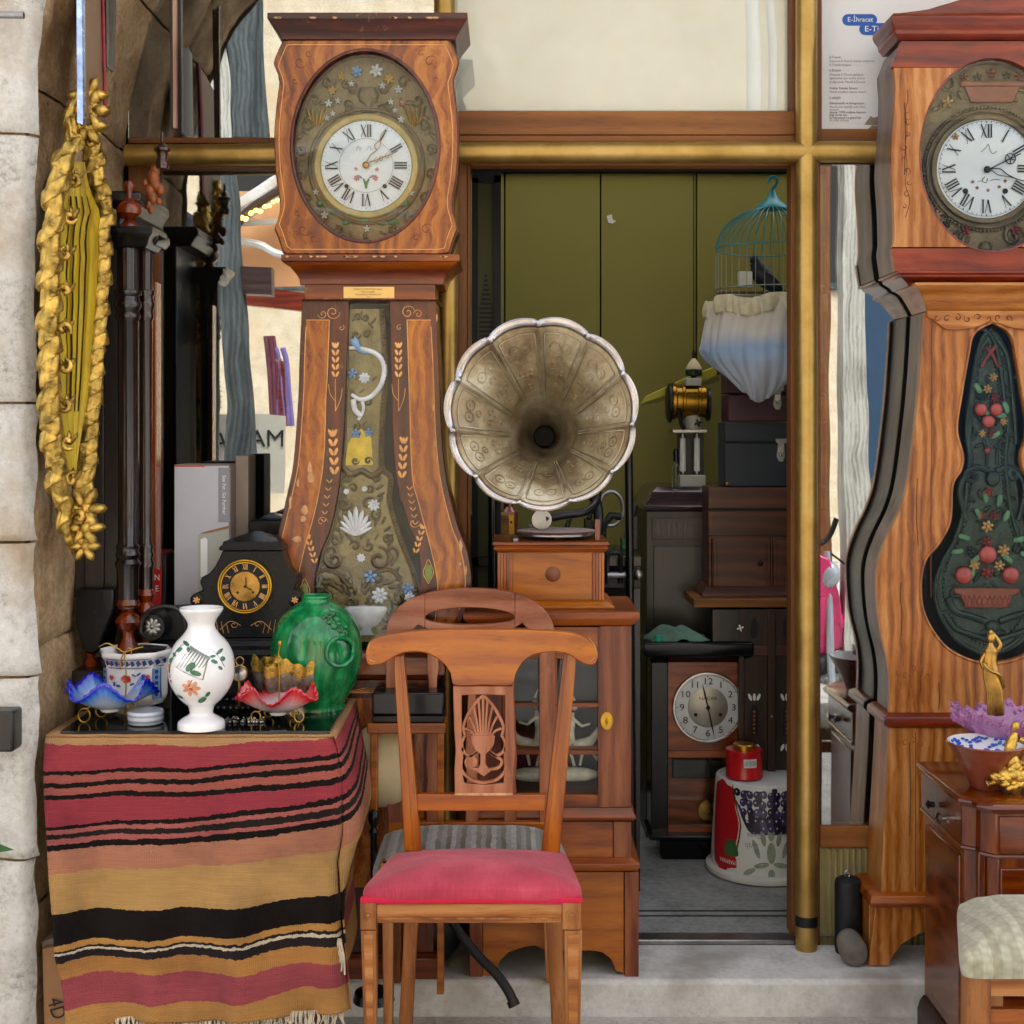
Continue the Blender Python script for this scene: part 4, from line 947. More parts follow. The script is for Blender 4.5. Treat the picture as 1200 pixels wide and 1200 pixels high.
PL_ = [(405,362),(404,400),(404,440),(402,480),(401,520),(400,548),(397,580),(388,620),(378,648),(371,685),(376,715),(390,740),(408,752)]
part('pendulum_plaque', strip_between(PL_, PR, YP, .006, 362, 752), M['relief_brass2'], lc)
rl = MB()
rp = [Q(a, b, YP - .001) for a, b in curve(PR, 5)]; rl.tube(rp, .007, 8)
lp_ = [Q(a, b, YP - .001) for a, b in curve([(a + 3, b) for a, b in PL_], 5)]; rl.tube(lp_, .004, 8)
beads(rl, [p + Vector((-.0, -.006, 0)) for p in rp], .004, .009)
for s_ in (-1, 1):
    cx = 418
    rl.scroll(Q(cx + s_*26, 655, YP - .002), .03, math.pi/2, 1.2, .007, -s_); rl.scroll(Q(cx + s_*14, 590, YP - .002), .018, 0, 1.1, .005, s_)
    rl.ptube([(cx + s_*8, 688), (cx + s_*22, 672), (cx + s_*40, 668), (cx + s_*52, 680)], YP - .003, .006, 7)
    for k in range(7): rl.leaf(Q(cx + s_*(6 + k*5), 690 + 6*math.sin(k), YP - .003), .03, math.pi/2 - s_*(.2 + k*.22), .4, .16)
    rl.scroll(Q(cx + 6 + s_*18, 560, YP - .002), .013, 1, 1, .005, s_)
for s_ in (-1, 1):
    for cx_, cy_, r_, a_, w__ in ((18,604,.016,1,.004),(8,640,.014,2,.004),(30,632,.014,0,.004),(34,648,.022,3,.005),(20,676,.020,1,.005),(42,700,.020,2,.005),(12,704,.016,0,.005),(30,722,.018,1,.004),(10,572,.012,2,.004),(14,540,.010,0,.0035),(12,500,.012,1,.0035),(14,470,.012,2,.0035),(12,392,.012,0,.0035),(8,372,.010,2,.0035)):
        rl.scroll(Q(424 + s_*cx_*(.55 if cy_ < 560 else 1), cy_, YP - .001), r_, a_*1.5, 1.1, w__, s_)
    for k in range(22):
        t = k/21; yy = lerp(566, 738, t); rl.leaf(Q(424 + s_*interp(yy, [560,600,650,700,740], [14,20,32,42,22]), yy, YP - .001), .024, math.pi/2 - s_*(.5 + .6*math.sin(k)), .4, .22)
for k in range(16): rl.leaf(Q(random.uniform(395, 440), random.uniform(612, 640), YP - .002), .02, random.uniform(.6, 2.5), .35, .16)
for k in range(8): rl.leaf(Q(random.uniform(400, 452), random.uniform(690, 735), YP - .002), .026, random.uniform(.4, 2.7), .4, .18)
for k in range(5): rl.leaf(Q(random.uniform(408, 446), random.uniform(365, 392), YP - .002), .02, random.uniform(.4, 2.7), .35, .16)
for k in range(5): rl.leaf(Q(random.uniform(406, 444), random.uniform(440, 545), YP - .002), .018, random.uniform(0, 3.1), .4, .16)
rl.ptube([(402,548),(412,556),(424,552),(436,558),(448,550)], YP - .003, .008, 8)
part('pressed_relief', rl, M['relief_dark'], lc, kind='stuff')
pw = MB()
for k in range(9):
    a = math.pi/2 + (k-4)*.27; pw.leaf(Q(417, 628, YP - .008), .075 - abs(k-4)*.007, a, .20, .10)
part('shell', pw, M['white_fl'], lc)
part('white_scroll', MB().ptube([(409,408),(420,408),(440,414),(450,428),(448,448),(436,464),(422,468),(412,462)], YP - .006, [.004 + .003*math.sin(i/35*3.1) for i in range(36)], 8), M['white_fl'], lc)
part('white_scroll', MB().ptube([(414,468),(416,480),(424,488)], YP - .006, .007, 8).ptube([(424,468),(426,480),(420,492)], YP - .006, .004, 8), M['white_fl'], lc)
part('blue_bird', MB().ptube([(411,398),(417,404),(424,412),(434,414)], YP - .006, [.002,.004,.006,.007,.008,.008,.008,.008,.007,.006,.005,.004,.003,.003,.002,.002], 8).leaf(Q(420, 408, YP - .008), .03, 1.9, .4), M['blue_fl'], lc)
for px, py, r0, mt in ((413,438,.014,'blue_fl'),(427,443,.015,'white_fl'),(417,508,.013,'blue_fl'),(438,592,.016,'white_fl'),(406,576,.008,'white_fl'),(427,573,.008,'white_fl'),(434,676,.018,'blue_fl'),(445,698,.022,'white_fl'),(423,654,.012,'white_fl'),(478,690,.016,'blue_fl'),(480,700,.014,'white_fl'),(432,507,.012,'blue_fl')):
    part('relief_flower', MB().flower(Q(px, py, YP - .008), r0, 5 if 'blue' in mt else 8, .35), M[mt], lc)
part('silver_urn', MB().lathe([(.004,.03),(.05,.026),(.055,.02),(.045,.0),(.03,-.02),(.012,-.03),(.02,-.045)], (qx(427), YP, qz(725)), 18, 'z', 1, .3, wob=lambda q, h: 1 + .06*math.sin(q*14)), M['white_fl'], lc)
part('ochre_patch', MB().pprism([(408,520),(420,500),(435,512),(437,545),(404,545)], YP - .002, .003), M['gilt_patch'], lc)
wg = strip_between([(a - 6, min(b, 758)) for a, b in LI[:11]] + [(432,766)], [(a + 6, min(b, 758)) for a, b in RI[:11]] + [(432,766)], YL + .026, .002, 354, 757)
part('waist_glass', wg, M['clock_glass'], lc, smooth=False)
part('base_moulding', MB().mould(qx(352), qx(512), YL + .004, YL + DL, [(.0, qz(766)), (.014, qz(770)), (.014, qz(776)), (.02, qz(781)), (.02, qz(790)), (.004, qz(796))]), M['clock_mould'], lc, .002)
part('base_box', MB().box(qx(356), qx(508), YL + .006, YL + DL, .06, qz(797)), M['clock_dark'], lc, .002)
part('base_panel', MB().pbox(368, 497, 818, 1040, YL + .002, .004), M['clock_panel'], lc, .001)
sm = MB()
for k in range(5): sm.ptube([(372 + k*4, 800), (390 + k*8, 812), (430 + k*12, 806)], YL + .003, .0009, 4)
part('inlay_line', sm, M['inlay'], lc)
part('plinth', MB().mould(qx(352), qx(512), YL + .004, YL + DL, [(.012, .0), (.012, .05), (.004, .06)]), M['clock_mould'], lc, .002)
# ==== RIGHT TALL CLOCK
YK = -.14
kx = lambda a: X(a, YK)
kz = lambda a: Z(a, YK)
CX = 1163
rc = thing('longcase_clock', (kx(CX), YK, 0), 'tall orange oak longcase clock with red mouldings and a dark fruit basket pendulum', 'longcase clock')
DK = .16
top = [(1046,45),(1046,18),(1052,15),(1062,14),(1085,11),(1105,5),(1125,-1),(1163,-5)]
part('hood_crest', MB().pprism([(1050,38)] + [(a + 2, b) for a, b in top[2:]] + [(2*CX - a, b) for a, b in reversed(top[2:-1])] + [(2*CX-1050,38)], YK + .004, DK - .02), M['redwood'], rc, .002)
part('cornice', MB().mould(kx(1054), kx(2*CX-1054), YK + .006, YK + DK, [(.001, kz(47)), (.006, kz(43)), (.012, kz(40)), (.012, kz(36)), (.022, kz(30)), (.026, kz(26)), (.026, kz(21)), (.018, kz(17)), (.004, kz(15))]), M['redwood'], rc, .002)
hl = [(1056,48),(1052,60),(1046,75),(1046,80),(1048,100),(1047,130),(1044,165),(1043,200),(1046,240),(1047,280),(1045,290),(1049,318)]
outer = XZ(hl + mir(hl, CX), YK)
def rect_ring(y0, y1, m, nm, dep=.016, Y=YK):
    pass
cx0, cz0, rx0, rz0 = kx(CX), kz(182), 86*S(YK), 114*S(YK)
O, I = ring_outline(outer, cx0, cz0, rx0, rz0)
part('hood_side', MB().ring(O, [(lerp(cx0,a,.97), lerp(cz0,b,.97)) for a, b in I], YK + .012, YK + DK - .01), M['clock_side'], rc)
def oval_px(py): return 86*math.sqrt(max(0, 1 - ((py - 182)/114)**2))
oy = [80 + 210*k/40 for k in range(41)]; hc = curve(hl, 6); hy = [p[1] for p in hc]; hxx = [p[0] for p in hc]
for s_ in (1, -1):
    zs = [kz(p) for p in reversed(oy)]; a_ = [interp(p, hy, hxx) for p in reversed(oy)]; b_ = [CX - oval_px(p) for p in reversed(oy)]
    if s_ < 0: a_, b_ = [2*CX - v for v in b_], [2*CX - v for v in a_]
    part('hood_door_stile', MB().strip(zs, [kx(v) for v in a_], [kx(v) for v in b_], YK - .008, YK + .0115), M['oak'], rc, .001)
for lo_, hi_ in ((48, 79), (291, 318)):
    ys = [lo_ + (hi_ - lo_)*k/24 for k in range(25)]; Lp = [(interp(p, hy, hxx), p) for p in ys]; Rp = [(2*CX - x, y) for x, y in reversed(Lp)]
    edge_y = hi_ if lo_ < 100 else lo_
    arc = [(CX + 86*math.sin(t)*1.0, 0) for t in (0,)]
    w_ = oval_px(edge_y); n_ = 30; arcp = []
    for k in range(n_ + 1):
        x = w_*math.cos(math.pi*k/n_); arcp.append((CX - x, 182 + (-1 if lo_ < 100 else 1)*114*math.sqrt(max(0, 1 - (x/86)**2))))
    if lo_ < 100: poly = Lp + arcp + Rp
    else: poly = list(reversed(arcp)) + Lp + Rp
    part('hood_door_rail', MB().pprism(poly, YK - .010, .0215), M['redwood'], rc, .001)
part('door_bead', MB().tube([Vector((a, YK - .006, b)) for a, b in I], .003, 8, True), M['redwood'], rc)
cv = MB()
for k in range(9):
    cv.scroll(Q(1062 + 3*math.sin(k*1.3), 130 + k*14, YK - .0085), .007 + .004*(k % 2), k, .8, .0010, 1 if k % 2 else -1, 4, 14)
cv.ptube([(1063,105),(1064,118),(1061,130),(1063,150),(1061,170),(1063,195),(1061,215),(1066,235),(1061,255)], YK - .0085, .0009, 4)
part('engraved_scroll', cv, M['engrave'], rc, kind='stuff')
part('hood_glass', MB().prism([(lerp(cx0,a,1.01), lerp(cz0,b,1.01)) for a, b in I], YK + .004, YK + .006), M['clock_glass'], rc, smooth=False)
part('dial_surround', MB().prism([(lerp(cx0,a,1.02), lerp(cz0,b,1.02)) for a, b in I], YK + .036, YK + .04), M['relief_dark'], rc)
dc = (kx(1160), kz(195.5)); YD = YK + .024; rD = 59*S(YK)
part('dial_bezel', disc_ring(dc, rD*.99, rD*1.10, YD + .001, 64, YD + .018), M['relief_dark'], rc, .003)
bz = MB(); beads(bz, [Vector((dc[0]+math.cos(q)*rD*1.24, YD + .006, dc[1]+math.sin(q)*rD*1.24)) for q in [2*math.pi*k/90 for k in range(91)]], .0042, .0095)
bz.tube([Vector((dc[0]+math.cos(q)*rD*1.17, YD + .008, dc[1]+math.sin(q)*rD*1.17)) for q in [2*math.pi*k/60 for k in range(60)]], .004, 8, True)
part('beaded_rim', bz, M['relief_dark'], rc, kind='stuff')
part('dial', dome_dial(dc, rD, YD + .01, .008), M['enamel'], rc)
YN = YD - .0005
roman(rc, dc, rD*.755, rD*.27, M['ink'], ROM, YN)
part('minute_track', ticks(dc, rD*.915, rD*.95, YN + .0006, .0007), M['ink'], rc, smooth=False)
part('minute_track', disc_ring(dc, rD*.95, rD*.956, YN + .0006, 64, YN + .0009), M['ink'], rc, smooth=False)
for px in (1135, 1182): part('winding_hole', MB().lathe([(.0001,-.003),(.006,-.003),(.007,0)], (kx(px), YN, kz(222)), 14, 'y', cap=False), M['ink'], rc)
part('signature', MB().ptube([(1150,178),(1155,174),(1158,169),(1161,177),(1164,180),(1168,177)], YN, .0006, 4).ptube([(1146,213),(1152,211)], YN, .0005, 4).ptube([(1154,207),(1151,212),(1156,214),(1157,209)], YN, .0008, 4).ptube([(1160,212),(1166,210),(1172,211)], YN, .0006, 4), M['ink'], rc)
fl = MB()
for px, py in ((1140,213),(1178,212),(1158,223),(1145,220),(1171,219)): fl.flower(Q(px, py, YN), .005, 5, .1)
part('painted_flower', fl, M['red_fruit'], rc)
h1 = MB().ptube([(1160,198),(1172,192),(1184,186),(1196,180)], YN - .004, .0016, 6); h1.tube([Q(1184 + 6*math.cos(q), 186 + 6*math.sin(q), YN - .004) for q in [2*math.pi*k/20 for k in range(20)]], .0013, 6, True)
for k in range(5): h1.tube([Q(1184, 186, YN-.004), Q(1184 + 6*math.cos(k*1.257+.3), 186 + 6*math.sin(k*1.257+.3), YN-.004)], .0013, 5)
h1.ball((dc[0], YN - .005, kz(197)), .009, .004, .009, 12, 6)
part('clock_hand', h1, M['black_metal'], rc)
part('clock_hand', MB().ptube([(1160,198),(1172,198),(1180,204),(1192,210),(1204,213)], YN - .006, .0014, 6).ptube([(1160,198),(1170,205),(1182,207),(1192,210)], YN - .006, .001, 6), M['black_metal'], rc)
YRf = YK + .032; rr_ = MB()
for k in range(40):
    a = 2*math.pi*k/40; r0 = rD*random.uniform(1.38, 1.62)
    rr_.leaf((dc[0] + math.cos(a)*r0, YRf, dc[1] - .01 + math.sin(a)*r0*1.1), .03, a + random.uniform(-1.6, 1.6), .45, .2)
for s_ in (-1, 1):
    rr_.scroll((dc[0] + s_*.07, YRf, kz(275)), .03, 0, 1.2, .006, s_); rr_.scroll((dc[0] + s_*.1, YRf, kz(95)), .025, 2, 1.1, .005, s_)
rr_.ball((dc[0], YRf, kz(288)), .018, .012, .016)
part('pressed_relief', rr_, M['relief_dark'], rc, kind='stuff')
part('relief_basket', MB().pprism([(1130,100),(1196,100),(1188,120),(1138,120)], YRf - .006, .01).pprism([(1126,95),(1200,95),(1200,101),(1126,101)], YRf - .01, .012), M['red_fruit_d'], rc, .003)
for px, py, r0, mt in ((1130,90,.012,'red_fruit'),(1146,90,.012,'relief_dark'),(1162,86,.014,'red_fruit'),(1180,88,.012,'relief_dark'),(1194,90,.012,'red_fruit'),(1110,120,.016,'ochre_d'),(1120,160,.01,'ochre_d'),(1132,270,.014,'red_fruit'),(1190,270,.014,'red_fruit'),(1098,252,.014,'ochre_d'),(1110,262,.012,'relief_dark')):
    part('relief_flower', MB().flower(Q(px, py, YRf - .006), r0, 5, .5), M[mt], rc)
part('hood_moulding', MB().mould(kx(1066), kx(2*CX-1066), YK + .012, YK + DK, [(.0, kz(335)), (.006, kz(331)), (.02, kz(327)), (.026, kz(325)), (.026, kz(322)), (.036, kz(321.5)), (.036, kz(318.5))]), M['redwood'], rc, .002)
part('apron_cove', MB().mould(kx(1090), kx(2*CX-1090), YK + .02, YK + DK, [(.0, kz(364)), (.003, kz(361)), (.016, kz(350)), (.03, kz(340)), (.045, kz(335.5)), (.045, kz(332))]), M['oak_x'], rc, .002)
ap = [(1087,364),(1087,372),(1093,374),(1100,380),(1108,386),(1125,387),(1142,384),(1152,380),(1163,377)]
part('carved_apron', MB().pprism(ap + mir(ap[:-1], CX), YK + .002, .014), M['oak_x'], rc, .002)
ca = MB()
for k in range(8): ca.scroll(Q(1098 + k*12, 372 + 1.5*(k % 2), YK + .0015), .010, k*.8, .9, .0013, 1 if k % 2 else -1, 4, 14)
part('engraved_scroll', ca, M['engrave'], rc, kind='stuff')
KO = [(1084,364),(1081,420),(1076,480),(1066,560),(1056,598),(1040,632),(1030,662),(1028,690),(1032,735),(1041,775),(1044,805),(1043,836)]
KM = [(1093,374),(1092,480),(1091,600),(1091,836)]
KI = [(1163,377),(1141,391),(1134,420),(1126,466),(1121,504),(1128,533),(1126,550),(1116,569),(1113,611),(1099,638),(1084,657),(1079,688),(1084,722),(1107,757),(1138,774),(1163,778)]
KIin = [(p[0], p[1]) for p in curve(KI, 6)]
hole = KIin + [(2*CX - a, b) for a, b in reversed(KIin[1:-1])]
def door_face():
    n = len(hole); inn = XZ(hole, YK)
    yo, xo = edge(KO)

    outp = []
    for k, (a, b) in enumerate(hole):
        left = k < len(KIin);
        t = (b - 377)/(778 - 377); py = lerp(366, 836, t)
        xe = interp(py, yo, xo)
        if not left: xe = 2*CX - xe
        if abs(a - CX) < 1: xe = CX
        outp.append((xe, py))

    return XZ(outp, YK), inn
mbd = MB()
yo, xo = edge(KO); ki_y = [p[1] for p in KIin]; ki_x = [p[0] for p in KIin]
zs = []; xa = []; xb = []
def inner_at(py):
    return interp(py, ki_y, ki_x)
for (s_, nm) in ((1, 'l'), (-1, 'r')):
    zs = []; xa = []; xb = []
    pys = [836, 800, 778.2] + [lerp(777.5, 378, k/90) for k in range(91)] + [376.8, 366]
    for py in pys:
        xe = interp(py, yo, xo); xi = CX if (py > 778 or py < 377) else inner_at(py)
        if s_ == -1: xe, xi = 2*CX - xi, 2*CX - xe
        zs.append(kz(py)); xa.append(kx(xe)); xb.append(kx(xi))
    part('waist_front', MB().strip(zs, xa, xb, YK + .010, YK + .03), M['oak'], rc)
part('door_bead', MB().tube([Q(a, b, YK + .010) for a, b in hole], .0035, 8, True), M['oak'], rc)
part('panel_joint', MB().tube([Q(a, b, YK + .0098) for a, b in [(1092,376),(1092,480),(1091,600),(1091,700)]], .0011, 4), M['engrave'], rc)
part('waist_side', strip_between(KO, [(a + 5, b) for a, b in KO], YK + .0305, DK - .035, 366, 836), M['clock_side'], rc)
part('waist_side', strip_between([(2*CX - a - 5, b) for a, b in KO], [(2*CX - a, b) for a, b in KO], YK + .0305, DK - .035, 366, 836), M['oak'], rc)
part('waist_back', MB().pprism([(1086,372),(1083,480),(1072,560),(1044,640),(1040,700),(1048,830)] + mir([(1086,372),(1083,480),(1072,560),(1044,640),(1040,700),(1048,830)], CX), YK + .13, .008), M['black_board'], rc)
part('waist_glass', MB().prism(XZ([(lerp(CX, a, 1.02), lerp(600, b, 1.01)) for a, b in hole], YK + .021), YK + .021, YK + .023), M['clock_glass'], rc, smooth=False)
for pts in ([(1056,682),(1055,700),(1057,720),(1056,745)], [(1100,800),(1101,815),(1100,832)], [(1060,120),(1061,160),(1060,205)], [(1066,870),(1067,930),(1066,980)], [(1075,560),(1074,600),(1076,640)]):
    part('crack', MB().ptube(pts, YK + (.0098 if pts[0][1] > 300 else -.0083), .0009, 4), M['black_board'], rc)
YP = YK + .038
po_ = [(1163,385),(1152,395),(1144,420),(1138,460),(1133,500),(1136,535),(1134,565),(1129,600),(1118,635),(1104,660),(1096,690),(1102,720),(1120,748),(1145,764),(1163,767)]
pc = curve(po_, 5); pf = pc + [(2*CX - a, b) for a, b in reversed(pc[1:-1])]
part('pendulum_plaque', MB().pprism(pf, YP, .006), M['relief_green'], rc, .003)
g = MB()
for k_ in (1.0, .86):
    path = [Q(lerp(CX, a, k_), lerp(600, b, .5 + k_/2), YP - .002) for a, b in pc]; path2 = [Vector((2*kx(CX) - p.x, p.y, p.z)) for p in path]
    if k_ == 1.0: g.tube(path, .006, 8).tube(path2, .006, 8)
    else: beads(g, path, .0042, .011); beads(g, path2, .0042, .011)
for s_ in (-1, 1):
    g.ptube([(CX + s_*4, 552), (CX + s_*20, 548), (CX + s_*34, 560), (CX + s_*38, 580), (CX + s_*30, 610)], YP - .004, .008, 8)
    g.scroll(Q(CX + s_*26, 556, YP - .004), .02, 0, 1.2, .007, s_)
    g.ptube([(CX + s_*6, 398), (CX + s_*18, 420), (CX + s_*24, 470), (CX + s_*28, 520)], YP - .004, .006, 8)
    g.ptube([(CX + s_*8, 728), (CX + s_*26, 722), (CX + s_*44, 716), (CX + s_*52, 700)], YP - .004, .009, 8)
    g.ptube([(CX + s_*5, 750), (CX + s_*24, 744), (CX + s_*44, 736), (CX + s_*58, 716)], YP - .004, .007, 8)
    g.scroll(Q(CX + s_*44, 694, YP - .004), .018, 2, 1.2, .006, s_)
    g.ptube([(CX + s_*6, 545), (CX + s_*6, 530), (CX + s_*10, 515)], YP - .003, .004, 6)
g.ball(Q(CX, 735, YP - .004), .02, .014, .018).ball(Q(CX, 561, YP - .004), .02, .014, .02).ball(Q(CX, 741, YP), .035, .012, .012)
for k in range(30): g.leaf(Q(CX + random.uniform(-26, 26), random.uniform(410, 540), YP - .003), .028, random.uniform(0, 6.28), .4, .2)
for k in range(26): g.leaf(Q(CX + random.uniform(-30, 30), random.uniform(580, 700), YP - .003), .03, random.uniform(0, 6.28), .4, .2)
part('pressed_relief', g, M['relief_green'], rc, kind='stuff')
lf = MB()
for px, py in ((1150,462),(1176,470),(1145,480),(1180,488),(1152,500),(1173,505),(1156,590),(1170,594),(1150,610),(1176,612),(1138,632),(1187,634),(1130,645),(1195,648),(1150,650),(1175,650),(1155,690),(1168,690),(1142,668),(1184,668)):
    a = math.atan2(-(py - 640), px - CX) if py > 560 else random.uniform(0, 6.28)
    lf.leaf(Q(px, py, YP - .008), .034, a, .5, .2)
part('painted_leaf', lf, M['green_leaf'], rc, kind='stuff')
for px, py, r0 in ((1149,480,8),(1167,480,8),(1158,494,8),(1157,650,11),(1129,674,10.5),(1184,674,10.5),(1157,528,4)):
    part('red_fruit', MB().ball(Q(px, py, YP - .010), r0*S(YK), r0*S(YK)*.7, r0*S(YK), 16, 10), M['red_fruit'], rc)
for px, py, r0, mt in ((1164,442,5.5,'ochre_d'),(1157,456,6,'ochre_d'),(1150,465,6,'relief_green'),(1166,466,6,'red_fruit'),(1176,494,5,'ochre_d'),(1151,508,5,'ochre_d'),(1163,508,5.5,'red_fruit'),(1158,577,6.5,'red_fruit'),(1150,604,6,'red_fruit'),(1165,604,6,'red_fruit'),(1157,617,8,'ochre_d'),(1139,646,7,'relief_green'),(1157,635,7,'red_fruit'),(1176,645,8,'ochre_d'),(1142,662,7,'ochre_d'),(1171,663,7,'ochre_d'),(1157,671,8,'red_fruit')):
    part('relief_flower', MB().flower(Q(px, py, YP - .009), r0*S(YK), 6, .45), M[mt], rc)
part('relief_basket', MB().pprism([(1118,689),(1196,689),(1196,695),(1188,698),(1181,713),(1133,713),(1126,698),(1118,695)], YP - .014, .014), M['red_fruit_d'], rc, .004)
wv = MB()
for k in range(9): wv.tube([Q(1130 + k*6, 698, YP - .0145), Q(1136 + k*6, 712, YP - .0145)], .0012, 4).tube([Q(1136 + k*6, 698, YP - .0145), Q(1130 + k*6, 712, YP - .0145)], .0012, 4)
part('basket_weave', wv, M['red_fruit'], rc, kind='stuff')
part('ribbon_relief', MB().ptube([(1150,430),(1156,420),(1162,412),(1168,404)], YP - .006, .004, 6).ptube([(1170,430),(1164,418),(1156,406)], YP - .006, .004, 6), M['red_fruit'], rc)
part('waist_moulding', MB().mould(kx(1044), kx(2*CX-1044), YK + .008, YK + DK, [(.006, kz(853)), (.018, kz(849)), (.02, kz(845)), (.018, kz(840)), (.004, kz(836.5))]), M['redwood'], rc, .002)
BO = [(1042,853),(1040,900),(1037,950),(1034,1000),(1032,1046)]
part('base_front', strip_between(BO, [(2*CX - a, b) for a, b in BO], YK + .010, DK - .02, 853, 1046, 12), M['oak'], rc, .002)
part('panel_joint', MB().tube([Q(1073, 858, YK + .0095), Q(1073, 1040, YK + .0095)], .0011, 4), M['engrave'], rc)
en = MB()
for k in range(5): en.scroll(Q(1052 + k*9, 788 + 5*math.sin(k*2), YK + .0098), .010, k, .7, .0009, 1 if k % 2 else -1, 4, 12)
for k in range(4): en.scroll(Q(1052 + k*9, 868 + 3*(k % 2), YK + .0098), .010, k, .7, .0009, 1 if k % 2 else -1, 4, 12)
part('engraved_scroll', en, M['engrave'], rc, kind='stuff')
part('base_moulding', MB().mould(kx(1028), kx(2*CX-1028), YK + .006, YK + DK, [(.006, kz(1063)), (.02, kz(1060)), (.022, kz(1056)), (.016, kz(1049)), (.003, kz(1046.5))]), M['cab_wood_x'], rc, .002)
ft = [(1026,1063),(1023,1090),(1019,1120),(1018,1132),(1042,1132),(1048,1118),(1058,1106),(1075,1096),(1090,1088)]
part('bracket_foot', MB().pprism(ft + mir(ft, CX), YK + .008, .02), M['oak'], rc, .002)
for a_, b_ in ((1022,1040),(2*CX-1040,2*CX-1022)): part('side_foot', MB().box(kx(a_), kx(b_), YK + .03, YK + DK, .0, kz(1063)), M['oak'], rc, .002)
# ==== LEFT: PICTURES, GILT MIRROR, DARK COLUMN CABINET
def quad_slab(name, pts, m, parent, thick, nrm=(0,1,0), bevel=0):  # pts: 4+ world points in a plane, pushed along nrm
    n = len(pts); d = Vector(nrm)*thick; vs = [Vector(p) for p in pts] + [Vector(p) + d for p in pts]
    fs = [tuple(range(n)), tuple(range(2*n-1, n-1, -1))] + [(i, i+n, (i+1) % n + n, (i+1) % n) for i in range(n)]
    return part(name, MB().add(vs, fs), m, parent, bevel)
pf = thing('hanging_picture', Q(105, 40, -.5), 'long narrow picture seen edge-on with a silver blue and red frame under the arch', 'picture')
Ya, Yb = -.62, -.40
quad_slab('frame_edge', [Q(89,-60,Ya), Q(90,144,Ya), Q(98,147,Ya+.01), Q(96,-60,Ya+.01)], M['silver_blue'], pf, .02, (0,1,0), .002)
quad_slab('picture_panel', [Q(96,-60,Ya+.012), Q(98,146,Ya+.012), Q(122,144,Yb), Q(117,-60,Yb)], M['picture_glass'], pf, .01, (-.6,.5,0))
quad_slab('frame_rail', [Q(98,139,Ya+.008), Q(98,147,Ya+.008), Q(126,146,Yb-.004), Q(125,138,Yb-.004)], M['purple_wood'], pf, .02, (-.5,.5,0), .002)
quad_slab('frame_edge', [Q(118,-60,Yb-.006), Q(122,140,Yb-.006), Q(126,143,Yb-.004), Q(121,-60,Yb-.004)], M['red_cloth_p'], pf, .02, (-.3,.6,0), .002)
part('inner_bead', MB().tube([Q(115,-60,Yb-.01), Q(119,140,Yb-.01)], .0025, 6), M['bronze'], pf)
pf = thing('hanging_picture', Q(130, 30, -.3), 'small dark wooden picture frame hanging high behind the silver edged one', 'picture')
quad_slab('picture_panel', [Q(124,-60,-.34), Q(125,78,-.34), Q(133,84,-.26), Q(134,-60,-.26)], M['dark_wood'], pf, .012, (-.4,.6,0))
quad_slab('frame_edge', [Q(132,-60,-.27), Q(131,84,-.27), Q(135,82,-.24), Q(137,-60,-.24)], M['purple_wood_v'], pf, .02, (-.3,.6,0), .002)
pf = thing('hanging_picture', Q(206, 60, -.12), 'thin brown picture frame seen edge-on in front of the upper left pane', 'picture')
quad_slab('frame_edge', [Q(198,-60,-.16), Q(200,148,-.16), Q(202,150,-.16), Q(201,-60,-.16)], M['purple_wood_v'], pf, .02)
quad_slab('frame_edge', [Q(201,-60,-.155), Q(202.5,150,-.155), Q(207.5,150,-.15), Q(207,-60,-.15)], M['frame_edge_pale'], pf, .02, (0,1,0), .002)
quad_slab('frame_edge', [Q(207,-60,-.145), Q(208,152,-.145), Q(212,156,-.135), Q(212,-60,-.135)], M['purple_wood_v'], pf, .02, (0,1,0), .002)
# ---- gilt carved mirror frame on the inner face of the pier, seen obliquely
mir_ = thing('gilt_mirror_frame', (-1.0, -.5, Z(655, -.5)), 'carved gold leaf cartouche frame hung on the inner face of the stone pier', 'mirror frame')
XM = 0.0
def XMf(Y): return -.8875 + .173*Y
def ypx(px): return (-.8875*F - (px - 600)*3.6)/((px - 600) - .173*F)
def zpy(py, Y): return Z(py, Y)
Lf = [(82,98),(74,112),(70,140),(74,165),(62,185),(58,205),(50,225),(51,250),(45,275),(46,300),(44,325),(45,355),(43,385),(45,415),(44,445),(45,475),(45,505),(50,530),(52,560),(60,590),(62,615),(70,645),(76,655)]
Rf = [(86,98),(92,112),(100,130),(106,160),(108,190),(112,215),(122,248),(116,275),(118,300),(116,330),(114,360),(112,385),(109,415),(107,445),(104,475),(102,505),(100,530),(97,560),(94,590),(92,615),(86,645),(80,655)]
def LPt(py): return interp(py, [p[1] for p in Lf], [p[0] for p in Lf])
def RPt(py): return interp(py, [p[1] for p in Rf], [p[0] for p in Rf])
pan = MB()
def pf_(u, v):
    py = lerp(190, 560, v); a, b = LPt(py) + 12, RPt(py) - 9
    if py > 470: a = lerp(a, 78, (py-470)/110); b = lerp(b, 80, (py-470)/110)
    if py < 260: a = lerp(a, 84, (260-py)/90); b = lerp(b, 90, (260-py)/90)
    Y = ypx(lerp(a, b, u)); g = .008*abs(math.sin(u*math.pi*4.5 + .3*math.sin(v*5)))
    return (XMf(Y) + .006 + g, Y, zpy(py, Y))
part('backing_board', MB().add([(XMf(y) - .004, y, Z(r, y)) for y, r in ((-.60,215),(-.42,215),(-.44,540),(-.57,540))] + [(XMf(y) - .014, y, Z(r, y)) for y, r in ((-.60,215),(-.42,215),(-.44,540),(-.57,540))], [(0,1,2,3),(7,6,5,4),(0,4,5,1),(1,5,6,2),(2,6,7,3),(3,7,4,0)]), M['dark_wood'], mir_)
part('grooved_panel', pan.grid(pf_, 50, 40), M['giltwood'], mir_, ang=60)
random.seed(11)
